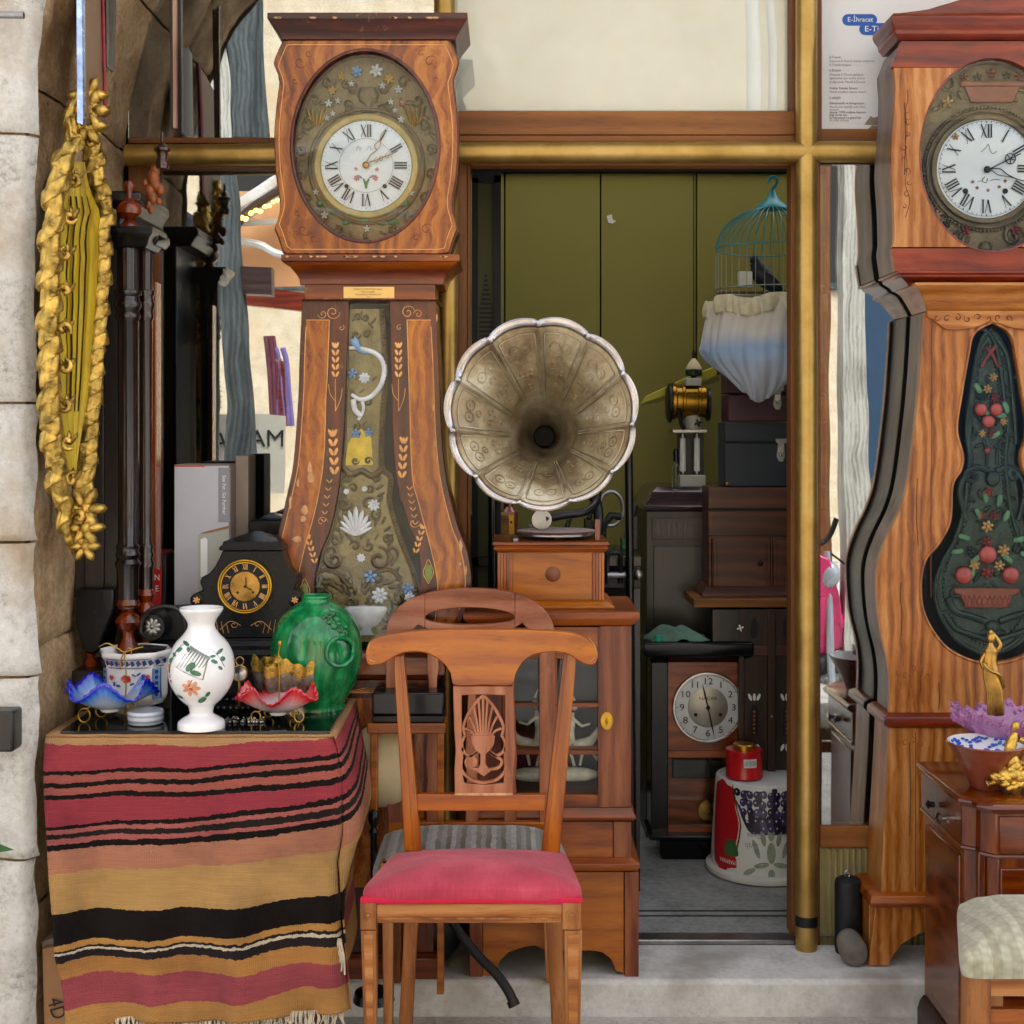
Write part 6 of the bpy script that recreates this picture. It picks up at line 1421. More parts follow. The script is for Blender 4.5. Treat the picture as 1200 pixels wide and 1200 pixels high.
def ruffled(px, py_rim, py_base, wpx, Y, m, nm, label, cat, ph, lobes, amp):
    c = Vector((X(px, Y), Y, 0)); zb, zr = Z(py_base, Y), Z(py_rim, Y); rw = wpx/2*S(Y)
    root = thing(nm, (c.x, c.y, GTZ), label, cat)
    mb = MB(); NUq, NVq = 180, 12; ed = []
    for i in range(NUq):
        q = 2*math.pi*i/NUq
        for j in range(NVq + 1):
            v = j/NVq; w_ = math.sin(q*lobes + ph); w2 = math.sin(q*46)*.018*v
            r = rw*(.22 + .78*v**.9)*(1 - .10*v*v*w_) + rw*w2; z = lerp(zb, zr, v**1.5) + amp*v**2.2*w_ + .0015*math.sin(q*46)*v
            if v > .9: z -= .002
            mb.v.append(Vector((c.x + math.cos(q)*r, c.y + math.sin(q)*r*.85, z))); ed.append(v)
    for i in range(NUq):
        for j in range(NVq):
            a, b = i*(NVq+1)+j, ((i+1) % NUq)*(NVq+1)+j; mb.f.append((a, b, b+1, a+1))
    o = part('glass_dish', mb, M[m], root, ang=180); at = o.data.attributes.new('edge', 'FLOAT', 'POINT')
    for i, e in enumerate(ed): at.data[i].value = e
    so_ = o.modifiers.new('thick', 'SOLIDIFY'); so_.thickness = .0025
    part('dish_bottom', MB().lathe([(rw*.24, zb + .001), (rw*.2, zb - .006), (.0001, zb - .008)], c, 28, cap=False), M['porcelain'], root)
    st = MB().tube([c + Vector((math.cos(q)*rw*.44, math.sin(q)*rw*.36, zb + .010)) for q in [2*math.pi*k/36 for k in range(36)]], .0022, 6, True)
    part('stand_ring', st, M['brass'], root)
    for s_, yy in ((-1, -.01), (1, -.01), (-.6, .045), (.6, .045)):
        base = c + Vector((s_*rw*.5, yy, 0)); h = zb + .008 - GTZ; lp = []
        for k in range(19):
            q = math.pi*.5 + 2*math.pi*k/18; rr0 = h*.40; lp.append(Vector((base.x + s_*rr0*.35 + math.cos(q)*rr0*.85, base.y, GTZ + rr0*1.05 + math.sin(q)*rr0)))
        lp += [Vector((base.x - s_*.004, base.y, zb + .002)), Vector((base.x - s_*.012, base.y, zb + .010))]
        part('wire_foot', MB().tube(smooth_pts(lp, 2), .0019, 6), M['brass'], root)
    return root, c, zb, zr
rt, c_, zb_, zr_ = ruffled(129, 803, 830, 104, -.50, 'ruffle_blue', 'ruffled_dish', 'blue edged ruffled glass dish on a gilt wire stand at the left of the table', 'dish', 2.7, 5, .020)
part('wire_handle', MB().ptube([(147,826),(148,790),(146,772),(148,762),(153,760),(154,768)], -.47, .0016, 6).ptube([(116,758),(126,754),(138,760),(146,764),(160,760),(168,758)], -.47, .0016, 6).ptube([(146,764),(141,775),(142,785)], -.47, .0016, 6), M['brass'], rt)
rt, c_, zb_, zr_ = ruffled(326, 808, 834, 92, -.50, 'ruffle_red', 'ruffled_dish', 'red edged ruffled glass dish on a gilt wire stand beside the white vase', 'dish', .2, 5, .017)
part('wire_handle', MB().ptube([(327,832),(327,790),(326,768),(328,756)], -.46, .0018, 6).ball(Q(328, 754, -.46), .005, .005, .007).ball(Q(327, 770, -.46), .004), M['brass'], rt)
Ysb = -.40; sb = thing('shell_bowl', (X(340, Ysb), Ysb, GTZ), 'silvered shell bowl with a crinkled gold rim and finial, behind the red dish', 'bowl')
cs = Vector((X(340, Ysb), Ysb, 0)); rs = 43*S(Ysb)
def shell(u, v):
    q = u*2*math.pi; w_ = 1 + .035*math.sin(q*14) + .03*math.sin(q*5 + 1); r = rs*(.35 + .65*math.sin(v*1.57))*w_
    return (cs.x + math.cos(q)*r, cs.y + math.sin(q)*r*.7, lerp(GTZ + .02, Z(786, Ysb), v**1.3) + .006*v*math.sin(q*7))
part('bowl', MB().grid(shell, 84, 10, True), M['silver_gilt'], sb, ang=180)
def crim(u, v):
    q = u*2*math.pi; w_ = 1 + .05*math.sin(q*14) + .04*math.sin(q*5 + 1); r = rs*lerp(1.0, 1.06, v)*w_ - .0*v
    return (cs.x + math.cos(q)*r, cs.y + math.sin(q)*r*.7, Z(787, Ysb) + v*.030 + .007*math.sin(q*7) + .004*v*math.sin(q*19))
part('crinkled_rim', MB().grid(crim, 120, 4, True), M['goldleaf_s'], sb, ang=180)
part('gilt_cover', MB().grid(lambda u, v: (cs.x - .002 + math.cos(u*6.283)*rs*.55*(1-v)*(1+.08*math.sin(u*44)), cs.y + math.sin(u*6.283)*rs*.4*(1-v)*(1+.08*math.sin(u*44)), Z(775, Ysb) + .030*math.sin(v*1.57) + .003*math.sin(u*38+v*9)), 60, 8, True), M['goldleaf_s'], sb, ang=180)
part('finial', MB().lathe([(.003,0),(.007,.004),(.003,.008),(.005,.014),(.002,.02),(.0001,.028)], Q(345, 760, Ysb), 14), M['goldleaf_s'], sb)
part('foot', MB().lathe([(rs*.45, GTZ), (rs*.4, GTZ + .012), (rs*.36, GTZ + .022)], cs, 30, sy=.7), M['silver_gilt'], sb)
tr_ = thing('beaded_dish', (X(262, -.42), -.42, GTZ), 'dark beaded low dish lying between the white vase and the green jar', 'dish')
ct = Vector((X(268, -.42), -.42, 0))
part('dish', MB().lathe([(.05, GTZ), (.085, GTZ + .006), (.10, GTZ + .022), (.095, GTZ + .022), (.05, GTZ + .01)], ct, 40, sy=.5), M['black_lacquer'], tr_)
bd_ = MB()
for k in range(44): q = 2*math.pi*k/44; bd_.ball(ct + Vector((math.cos(q)*.098, math.sin(q)*.049, GTZ + .024)), .006, .006, .006, 7, 5)
part('bead', bd_, M['black_lacquer'], tr_, kind='stuff')
pw_ = thing('pocket_watch_case', Q(281, 789, -.40), 'small round brass and glass watch stand between vase and gold rimmed bowl', 'watch stand')
part('ring', MB().tube([Q(281 + 9*math.cos(q), 789 + 9*math.sin(q), -.40) for q in [2*math.pi*k/24 for k in range(24)]], .0022, 6, True), M['bronze'], pw_)
part('face', MB().lathe([(9*S(-.4), .002), (8*S(-.4), -.003), (.0001, -.005)], Q(281, 789, -.40), 24, 'y', cap=False), M['silver'], pw_)
part('bow', MB().tube([Q(281 + 4.5*math.cos(q), 775 + 5*math.sin(q), -.40) for q in [2*math.pi*k/16 for k in range(16)]], .0018, 6, True), M['bronze'], pw_)
part('stem', MB().tube([Q(281, 798, -.40), Vector((X(281,-.4), -.40, GTZ))], .004, 8), M['bronze'], pw_)
tg = MB(); random.seed(9)
for k in range(60):
    px = random.uniform(265, 312); Yy = random.uniform(-.52, -.47); tg.ball((X(px, Yy), Yy, GTZ + .003), random.uniform(.002, .005), .003, .003, 6, 4, random.random())
solo('bead_chain', tg, M['silver'], 'heap of small silver beads on the black glass right of the white vase', 'bead chain')
ir = thing('charcoal_iron', Q(185, 750, -.30), 'black round-ended old iron with a curled handle beside the cabinet foot', 'iron')
part('body', MB().lathe([(.0001,-.002),(.030,-.002),(.034,.004),(.034,.12)], Q(178, 735, -.31), 30, 'y'), M['black_metal'], ir)
part('body_top', MB().pprism([(180,716),(226,712),(230,752),(170,756)], -.25, .10), M['black_metal'], ir, .01)
part('end_star', MB().flower(Q(178, 735, -.315), .022, 9, .08), M['steel'], ir)
part('handle', MB().ptube([(165,742),(166,728),(175,716),(190,711),(206,713),(214,722),(217,736)], -.33, .006, 8), M['dark_wood'], ir)
part('rest_plate', MB().box(X(160,-.3), X(232,-.3), -.34, -.14, Z(762,-.3), Z(755,-.3)), M['black_metal'], ir, .003)
part('rest_leg', MB().box(X(170,-.3), X(226,-.3), -.22, -.15, GTZ, Z(762,-.3)), M['black_metal'], ir, .003)
Yk_ = -.13; wcx = thing('white_carton', (X(240, Yk_), Yk_, GTZ), 'tall white carton with a grey printed strip standing behind the mantel clock', 'carton')
wz = GTZ
part('box', MB().box(X(204,Yk_), X(268,Yk_), Yk_, Yk_ + .15, wz, Z(546,Yk_)), M['white_card'], wcx, .002)
part('brown_side', MB().box(X(268,Yk_) + .0005, X(268,Yk_) + .004, Yk_ + .001, Yk_ + .15, wz, Z(546,Yk_) - .001), M['cardboard2'], wcx)
part('top_flap', MB().box(X(204,Yk_), X(268,Yk_), Yk_ + .002, Yk_ + .15, Z(546,Yk_) + .0005, Z(545,Yk_) + .001), M['cardboard2'], wcx)
part('red_edge', MB().box(X(204,Yk_), X(240,Yk_), Yk_ - .0006, Yk_ + .0002, Z(547,Yk_), Z(545.8,Yk_)), M['red_tin'], wcx)
part('grey_strip', MB().pbox(256, 269, 548, 612, Yk_ - .001, .001), M['grey_card'], wcx)
p_ = Q(262.5, 580, Yk_ - .0016); part('lettering', text_mb('See Far, Go Further', p_, 4.2*S(Yk_), -math.pi/2, .95), M['white_ink'], wcx, smooth=False)
part('pictured_device', MB().pprism([(232,700),(232,628),(236,624),(252,621),(268,618),(268,700)], Yk_ - .0012, .0012), M['grey_plastic'], wcx)
part('pictured_lens', MB().pprism([(235,676),(235,632),(240,630),(243,632),(243,676)], Yk_ - .002, .0008), M['white_ink'], wcx)
part('torn_edge', MB().pprism([(234,625),(244,622),(256,619),(268,616),(268,619),(256,622),(243,625)], Yk_ - .0022, .0008), M['cardboard'], wcx)
solo('brown_carton', MB().box(X(276,-.06), X(291,-.06), -.06, .04, GTZ, Z(534,-.06)), M['cardboard2'], 'narrow brown carton standing just behind the white carton', 'carton', bevel=.002)
rbx = thing('red_box', (X(190, -.12), -.12, GTZ), 'small red box with white lettering beside the white carton', 'box')
part('box', MB().box(X(178,-.12), X(189,-.12), -.12, .0, GTZ, Z(648,-.12)), M['red_tin'], rbx, .001)
part('side', MB().box(X(189,-.12) + .0004, X(194,-.12), -.118, .0, GTZ, Z(650,-.12)), M['dark_wood'], rbx, .001)
for k, ch in enumerate('NNE'):
    p_ = Q(184, 664 + k*13, -.1206); part('lettering', text_mb(ch, p_, 7*S(-.12), 0, .9), M['white_ink'], rbx, smooth=False)
solo('slate_clock_top', MB().loft([(X(292,-.1), X(340,-.1), -.1, .0, GTZ), (X(292,-.1), X(340,-.1), -.1, .0, Z(611,-.1)), (X(298,-.1), X(334,-.1), -.095, -.005, Z(609,-.1)), (X(314,-.1), X(318,-.1), -.06, -.04, Z(602,-.1))]), M['black_marble'], 'plain dark slate clock case standing behind the mantel clock', 'clock case', bevel=.002)
tb2 = thing('back_bench', (X(240, -.1), -.1, GZ), 'narrow dark bench between the table and the window carrying the cartons', 'bench')
part('bench_top', MB().box(X(150,-.13), X(352,-.13) , -.155, .05, GTZ - .03, GTZ), M['dark_wood'], tb2, .002)
for px in (165, 335): part('leg', MB().box(X(px,-.13) - .015, X(px,-.13) + .015, -.14, .03, GZ + .085, GTZ - .03), M['dark_wood'], tb2, .002)
cbx = thing('flattened_carton', Q(60, 1200, -.5), 'crushed brown cardboard boxes pushed under the left end of the table', 'carton')
for k in range(4):
    part('cardboard_sheet', MB().pprism([(49 + k*3, 1112 + k*5), (82, 1106 + k*6), (90, 1235), (52 + k*2, 1235)], -.60 + .045*k + .02, .03), M['cardboard'], cbx, .003)
part('carton_edge', MB().pprism([(48,1104),(78,1094),(84,1100),(60,1112),(50,1116)], -.56, .12), M['cardboard2'], cbx, .003)
p_ = Q(66, 1182, -.585); part('lettering', text_mb('4D', p_, 18*S(-.6), -1.3, .8), M['ink'], cbx, smooth=False)
# ==== CHAIRS
def tp(o, dz=0): return o
def leg_loft(x0, x1, y0, y1, ztop, zbot, dx0, dx1, dy0, dy1, n=8, bow=0):
    rs = []
    for k in range(n + 1):
        t = k/n; b = bow*math.sin(t*math.pi/2)**2
        rs.append((lerp(x0, dx0, t), lerp(x1, dx1, t), lerp(y0, dy0, t) + b, lerp(y1, dy1, t) + b, lerp(ztop, zbot, t)))
    return MB().loft(rs[::-1])
def cushion(px0f, px1f, pxb0, pxb1, Yf, Yb, ztop, zbot, slope=.0, saddle=.0):
    xa, xb, xc, xd = X(px0f, Yf), X(px1f, Yf), X(pxb0, Yb), X(pxb1, Yb)
    def f(u, v):
        q = u*2*math.pi; c, s_ = math.cos(q), math.sin(q); e = .18
        a = abs(c)**e*(1 if c > 0 else -1); b = abs(s_)**e*(1 if s_ > 0 else -1)
        if v < .35: rr = 1 + .015*math.sin(v/.35*3.14); h = v/.35*.45
        else: rr = 1 - (v-.35)/.65; h = .45 + .55*(1 - rr**2.6)
        a *= rr; b *= rr; ty = (b + 1)/2; Y = lerp(Yf, Yb, ty); x0 = lerp(xa, xc, ty); x1 = lerp(xb, xd, ty)
        x = lerp(x0, x1, (a + 1)/2); z = lerp(zbot, ztop, h) + saddle*(a*a)*rr - slope*ty*h
        if v > .04: z += .0022*mnoise.noise(Vector((x*22, Y*22, 1))) + .0016*mnoise.noise(Vector((x*60, Y*9, 4)))*(1 if v < .6 else .4)
        return (x, Y, z)
    return MB().grid(f, 120, 34, True)
# -- front chair: red seat, pierced palmette splat
Yq = -.50
YF = -.85
ch = thing('dining_chair', (X(560, -.7), -.68, GZ), 'wooden chair with a raspberry red velvet seat and pierced palmette back splat, in front', 'chair')
crest = [(431,775),(430,765),(432,754),(440,747),(452,743),(469,741),(499,738.5),(562,738),(625,738.5),(664,740),(680,744),(692,750),(699,760),(700,772),(697,776),(688,776),(676,772),(667,766),(655,763.5),(640,764),(622,769),(610,780),(603,793),(600,803),(532,803),(530,793),(521,779),(508,769),(495,764),(485,763),(470,765),(460,768),(451,775),(443,777),(436,777)]
YB_ = -.47
def back_y(py): return YB_ - .03*(py - 740)/270
def lean(mb, Yref, py0=1010, py1=738, off=.05):
    z0, z1 = Z(py0, Yref), Z(py1, Yref)
    for p in mb.v: p.y += off*max(0, (p.z - z0)/(z1 - z0))
    return mb
Yc1 = -.56
def bow(mb, cx_, Yref, k=.5):
    for p in mb.v: p.y -= k*(p.x - cx_)**2
    return mb
crb = MB().pprism([(p[0], p[1]) for p in crest], Yc1, .026)
cc = [(p.x, p.y) for p in smooth_pts([(a, b, 0) for a, b in [(430,764),(433,752),(444,745),(469,741),(499,738.5),(562,738),(625,738.5),(664,740),(684,745),(696,754),(700,764)]], 6)]
cl = [(p.x, p.y) for p in smooth_pts([(a, b, 0) for a, b in [(430,766),(433,776),(443,777),(451,775),(470,765),(485,763),(497,764.5),(508,769),(521,779),(529,791),(532,803),(566,803.5),(600,803),(603,793),(610,780),(622,769),(640,764),(655,763.5),(667,766),(680,774),(690,777),(697,775),(700,766)]], 6)]
def row_at(c, px): return interp(px, [p[0] for p in c], [p[1] for p in c])
mb = MB(); cxx = X(565, Yc1); xs_ = [430.3 + (699.6-430.3)*k/110 for k in range(111)]
for px in xs_:
    a, b = row_at(cc, px), row_at(cl, px); dy = -.35*(X(px, Yc1) - cxx)**2*1.6
    for (py, yy) in ((a, 0), (b, 0), (b, .026), (a, .026)): mb.v.append(Vector((X(px, Yc1), Yc1 + yy + dy + .004*(803 - py)/65, Z(py, Yc1))))
n_ = len(xs_); mb.f = [(3,2,1,0), tuple(4*(n_-1) + k for k in range(4))]
for i in range(n_ - 1):
    for k in range(4): a, b = 4*i + k, 4*i + (k+1) % 4; mb.f.append((a, b, b + 4, a + 4))
part('crest_rail', mb, M['chair_wood_x'], ch, .003)
for s_, ed_ in ((0, [(434,752),(431,762),(433,773),(440,775)]), (1, [(690,748),(697,757),(698,768),(692,775)])):
    part('edge_wear', MB().tube([Q(a, b, Yc1 - .031) for a, b in [(p.x, p.y) for p in smooth_pts([(a, b, 0) for a, b in ed_], 5)]], .0008, 5), M['chip'], ch)
for pts in ([(461,768),(473,768),(494,998),(474,998)], [(661,766),(676,766),(656,1002),(634,1002)]):
    m_ = MB().pprism(pts, Yc1 + .002, .028); part('back_post', m_, M['chair_wood'], ch, .003)
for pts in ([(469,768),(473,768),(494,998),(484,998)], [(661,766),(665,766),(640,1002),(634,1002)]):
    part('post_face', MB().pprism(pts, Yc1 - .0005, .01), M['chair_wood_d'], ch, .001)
part('lower_rail', MB().pprism([(487,931),(640,931.5),(638,950.5),(489,950.5)], Yc1 + .003, .02), M['chair_wood_x'], ch, .002)
sp_ = MB(); Ys = Yc1 + .004
outer = [(531,804),(601,804),(602,860),(601,931),(533,931),(532,860)]
fr_o = [(531,804),(566,804),(601,804),(602.5,850),(604,880),(602,902),(601.5,931),(567,931),(533,931),(532.5,902),(534,880),(532,850)]
fr_i = [(541,815),(566,814),(592,815),(592,850),(592,880),(592,902),(590,918),(567,920),(544,918),(541,902),(541,880),(541,850)]
part('splat_frame', MB().ring(XZ(fr_o, Ys), XZ(fr_i, Ys), Ys, Ys + .012), M['chair_pale'], ch, .0015)
def rib(pts, w):
    pp = smooth_pts([(X(a, Ys), 0, Z(b, Ys)) for a, b in pts], 5); return [(p.x, p.z) for p in pp], w*S(Ys)
for k in range(9):
    t = (k - 4)/4; top = (566 + t*22, 816 + abs(t)**1.6*38); base = (566 + t*10, 862)
    ctrl = (566 + t*15, lerp(top[1], base[1], .55) - 2)
    pts, w_ = rib([top, ctrl, base], 2.6); part('splat_frond', MB().ribbon(pts, w_, Ys + .0005, Ys + .011), M['chair_pale'], ch, .0005)
pal = [((566,815),(556,825),(548,838),(543,852),(545,862)), ((566,815),(576,825),(584,838),(590,852),(588,862)),
       ((545,862),(541,872),(544,882),(553,886),(561,880)), ((588,862),(592,872),(589,882),(580,886),(572,880)),
       ((561,880),(552,886),(546,892),(549,900),(560,902)), ((572,880),(580,886),(588,892),(584,900),(573,902)),
       ((542,876),(541,890),(541,903),(552,914),(566,918)), ((592,876),(592,890),(592,903),(582,914),(566,918))]
for pp in pal:
    pts, w_ = rib(pp, 3.2); part('splat_scroll', MB().ribbon(pts, w_, Ys + .0006, Ys + .0112), M['chair_pale'], ch, .0005)
cup = [(552,862),(580,862),(579,872),(575,879),(569,884),(569,896),(575,904),(567,910),(558,904),(563,896),(563,884),(557,879),(553,872)]
part('splat_cup', MB().pprism(cup, Ys + .0003, .011), M['chair_pale'], ch, .001)
part('splat_boss', MB().pprism(blob(553, 893, 6.5, 7, 0, 16), Ys + .0007, .010), M['chair_pale'], ch, .001)
part('splat_worn_edge', MB().pprism([(533,929.5),(601,929.5),(601,932),(560,932.5),(533,931.8)], Ys - .001, .004), M['chip'], ch)
zt, zb_ = Z(1011, Yc1 + .04), Z(1059, YF)
part('seat_cushion', cushion(422, 683, 464, 662, YF, Yc1 + .035, .474, .408, .045, -.006), M['velvet'], ch, ang=180)
part('seat_braid', MB().pprism([(422,1052.5),(683,1052.5),(683,1058.6),(422,1058.6)], YF - .002, .012), M['velvet_trim'], ch, .002)
part('front_rail', MB().pprism([(441,1058.8),(659,1058.8),(659,1082),(441,1082)], YF + .004, .022), M['leg_wood_x'], ch, .002)
part('rail_bead', MB().pbox(443, 657, 1075.5, 1077.5, YF + .002, .003), M['leg_wood'], ch)
for a, b in ((422, 441), (659, 681)):
    bl_ = part('corner_block', MB().pbox(a, b, 1057, 1090, YF, .04), M['leg_wood'], ch, .002)
    c_ = ((a + b)/2, 1073); r0 = 6.5*S(YF)
    part('roundel', MB().lathe([(r0*1.1, 0), (r0*1.05, -.002), (r0*.8, -.0022), (r0*.72, .001), (r0*.45, .0005), (r0*.3, -.002), (.0001, -.003)], Q(c_[0], c_[1], YF), 22, 'y', cap=False), M['leg_wood'], bl_)
for (a0, a1, b0, b1) in ((422, 441, 430, 443), (661, 683, 664, 680)):
    x0, x1 = X(a0, YF) + .001, X(a1, YF) - .001; zt_l = Z(1091, YF)
    lg = part('front_leg', leg_loft(x0, x1, YF + .002, YF + .04, zt_l, GZ, X(b0, YF), X(b1, YF) - .004, YF + .008, YF + .032), M['leg_wood'], ch, .002)
    part('leg_inlay', MB().prism([(x0 + .006, zt_l - .008), (x1 - .006, zt_l - .008), (lerp(x1, X(b1, YF), .7) - .008, .05), (lerp(x0, X(b0, YF), .7) + .007, .05)], YF + .0004, YF + .004), M['leg_wood_x'], lg, .0006)
for s_, (a0, a1, b0, b1) in ((-1, (478, 494, 462, 478)), (1, (636, 654, 650, 668))):
    part('rear_leg', leg_loft(X(a0, Yc1), X(a1, Yc1), Yc1 + .0, Yc1 + .03, .41, GZ, X(b0, Yc1), X(b1, Yc1), Yc1 + .05, Yc1 + .08), M['leg_wood'], ch, .002)
for s_, (a, b, c, d) in ((-1, (441, 447, 486, 492)), (1, (657, 663, 636, 642))):
    part('side_rail', MB().add([(X(a,YF), YF+.03, .36), (X(b,YF), YF+.03, .36), (X(d,Yc1), Yc1, .36), (X(c,Yc1), Yc1, .36), (X(a,YF), YF+.03, .405), (X(b,YF), YF+.03, .405), (X(d,Yc1), Yc1, .405), (X(c,Yc1), Yc1, .405)],
         [(0,3,2,1),(4,5,6,7),(0,1,5,4),(1,2,6,5),(2,3,7,6),(3,0,4,7)]), M['leg_wood'], ch)
# -- second chair behind: arched back, striped seat
Y2 = -.245
c2 = thing('dining_chair', (X(550, -.4), -.38, GZ), 'older rosy wooden chair with an arched back and grey striped seat, behind the red one', 'chair')
def arch2(cx_, cy_, rx_, ry_, n=40, p=2.3): return [(cx_ + rx_*(1 if math.cos(t) > 0 else -1)*abs(math.cos(t))**(2/p), cy_ - ry_*abs(math.sin(t))**(2/p)) for t in [math.pi - math.pi*k/n for k in range(n+1)]]
out_ = [(452,752)] + arch2(551, 744, 98.5, 55) + [(650,752)]
outl = [p for p in out_]
N2 = 61
top_px = [452.5 + 197*k/(N2-1) for k in range(N2)]
oc_ = arch2(551, 746, 99, 56.5, 60)
def oy_(px): return interp(px, [p[0] for p in oc_], [p[1] for p in oc_])
def strip_px(fa, fb, px0, px1, Y, dep, n=50):
    mb = MB()
    for k in range(n + 1):
        px = lerp(px0, px1, k/n)
        for (py, yy) in ((fa(px), 0), (fb(px), 0), (fb(px), dep), (fa(px), dep)): mb.v.append(Vector((X(px, Y), Y + yy, Z(py, Y))))
    mb.f = [(3,2,1,0), tuple(4*n + k for k in range(4))]
    for i in range(n):
        for k in range(4): a, b = 4*i + k, 4*i + (k+1) % 4; mb.f.append((a, b, b + 4, a + 4))
    return mb
ell_t = lambda px: 724.5 - 12.5*math.sqrt(max(0, 1 - ((px - 550.5)/53)**2))
ell_b = lambda px: 724.5 + 8*math.sqrt(max(0, 1 - ((px - 550.5)/53)**2))
low = lambda px: interp(px, [452, 474, 490, 503, 530, 551, 572, 600, 612, 628, 650], [752, 748, 732, 738, 743, 745, 743, 738, 730, 748, 752])
part('arched_top_rail', strip_px(oy_, ell_t, 497.8, 603.2, Y2, .024), M['chair_pale_x'], c2, .002)
part('arched_top_rail', strip_px(ell_b, low, 497.8, 603.2, Y2, .024), M['chair_pale_x'], c2, .002)
part('arch_shoulder', strip_px(oy_, low, 452.3, 497.7, Y2, .024), M['chair_pale_x'], c2, .002)
part('arch_shoulder', strip_px(oy_, low, 603.3, 649.7, Y2, .024), M['chair_pale_x'], c2, .002)
part('back_post', MB().pprism([(452.3,750),(470,750),(474,860),(476,975),(455,975),(451.5,850)], Y2 + .001, .024), M['chair_pale'], c2, .002)
part('back_post', MB().pprism([(632,750),(650,750),(651,850),(648,975),(632,975)], Y2 + .001, .024), M['chair_pale'], c2, .002)
part('middle_rail', MB().pbox(474, 632, 748, 760, Y2 + .002, .02), M['chair_pale_x'], c2, .002)
part('seat_rail', MB().pbox(455, 650, 964, 990, Y2 - .002, .026), M['chair_wood_x'], c2, .002)
for cx_ in (507, 553, 598):
    pts = [(-6,760),(6,760),(7,785),(5,795),(4.5,812),(7,870),(8,890),(6,912),(7.5,930),(7.5,964),(-7.5,964),(-7.5,930),(-6,912),(-8,890),(-7,870),(-4.5,812),(-5,795),(-7,785)]
    part('spindle', MB().pprism([(cx_ + a, b) for a, b in pts], Y2 + .004, .016), M['chair_pale'], c2, .002)
part('seat_cushion', cushion(436, 672, 452, 652, -.545, Y2 - .004, .418, .345, saddle=-.004), M['stripe_seat'], c2, ang=180)
part('front_rail', MB().pbox(446, 664, 1012, 1034, -.53, .02), M['leg_wood_x'], c2, .002)
for (a, b) in ((447, 462), (645, 660)):
    part('front_leg', leg_loft(X(a, -.53), X(b, -.53), -.53, -.49, Z(1012, -.53), GZ, X(a + 3, -.53), X(b - 3, -.53), -.525, -.497), M['leg_wood'], c2, .002)
part('rear_leg', leg_loft(X(457, Y2), X(473, Y2), Y2, Y2 + .025, .36, .0, X(455, Y2), X(469, Y2), Y2 + .01, Y2 + .034), M['leg_wood'], c2, .002)
part('rear_leg', leg_loft(X(632, Y2), X(647, Y2), Y2, Y2 + .025, .36, .0, X(640, Y2), X(654, Y2), Y2 + .01, Y2 + .034), M['leg_wood'], c2, .002)
# ==== GLAZED CABINET
YC = -.19
cab = thing('glazed_cabinet', (X(648, YC), YC, 0), 'mahogany cabinet with a small paned glass door, standing in the doorway under the gramophone', 'cabinet')
CD = .30; cxr, cxl = 741, 551
part('top', MB().mould(X(cxl,YC), X(cxr,YC), YC, YC + CD, [(.0, Z(733,YC)), (.006, Z(730,YC)), (.014, Z(726,YC)), (.017, Z(724,YC)), (.017, Z(718,YC)), (.013, Z(716,YC))]), M['cab_wood_x'], cab, .001)
part('side_stile', MB().pbox(703, 740, 733.5, 946, YC + .001, .025), M['cab_wood'], cab, .002)
part('side_stile', MB().pbox(552, 588, 733.5, 946, YC + .001, .025), M['cab_wood'], cab, .002)
part('side_panel', MB().box(X(740,YC) - .02, X(740,YC) - .001, YC + .03, YC + CD - .01, .0, Z(733,YC)), M['cab_wood'], cab)
part('side_panel', MB().box(X(552,YC) + .001, X(552,YC) + .02, YC + .03, YC + CD - .01, .0, Z(733,YC)), M['cab_wood'], cab)
part('back_panel', MB().box(X(556,YC), X(736,YC), YC + CD - .02, YC + CD - .012, .02, Z(733,YC)), M['purple_wood_v'], cab)
part('shelf', MB().box(X(556,YC), X(736,YC), YC + .03, YC + CD - .03, Z(883,YC), Z(879,YC)), M['cab_wood_x'], cab)
part('cabinet_floor', MB().box(X(556,YC), X(736,YC), YC + .03, YC + CD - .03, Z(946,YC), Z(936,YC)), M['cab_wood_x'], cab)
dr = part('door', MB().pbox(588.5, 603, 735, 946, YC + .003, .02), M['cab_wood'], cab, .0015)
part('door_stile', MB().pbox(701, 702.6, 735, 946, YC + .0, .02).pbox(702.8, 719, 735, 946, YC - .001, .006), M['cab_wood'], dr)
part('door_rail', MB().pbox(603, 701, 735, 772, YC + .004, .018), M['cab_wood_x'], dr, .001)
part('door_rail', MB().pbox(603, 701, 932, 946, YC + .004, .018), M['cab_wood_x'], dr, .001)
for y in (826, 882): part('glazing_bar', MB().pbox(603, 701, y - 2, y + 2.5, YC + .005, .014), M['cab_wood_x'], dr, .001)
part('glazing_bar', MB().pbox(650, 653, 772, 932, YC + .006, .012), M['cab_wood'], dr, .001)
part('glass', MB().pbox(603, 701, 772, 932, YC + .018, .002), M['win_clear'], dr, smooth=False)
part('escutcheon', MB().pprism(blob(711, 845, 7.5, 10.5, 0, 24), YC - .004, .003), M['brass'], cab, .001)
eb = MB()
for k in range(12):
    q = 2*math.pi*k/12; eb.ball(Q(711 + 6*math.cos(q), 845 + 8.5*math.sin(q), YC - .004), .0016)
eb.ball(Q(711, 845, YC - .004), .003, .003, .009); part('escutcheon_relief', eb, M['brass'], cab, kind='stuff')
part('lower_moulding', MB().mould(X(cxl,YC), X(cxr,YC), YC, YC + CD, [(.0, Z(962,YC)), (.006, Z(960,YC)), (.009, Z(957,YC)), (.004, Z(953,YC)), (.001, Z(951,YC)), (.0, Z(946.5,YC))]), M['cab_wood_x'], cab, .001)
part('lower_panel', MB().pbox(552, 718, 963, 1005, YC + .006, .02), M['cab_wood_x'], cab)
part('lower_stile', MB().pbox(719, 740, 963, 1005, YC + .003, .025), M['cab_wood'], cab, .001)
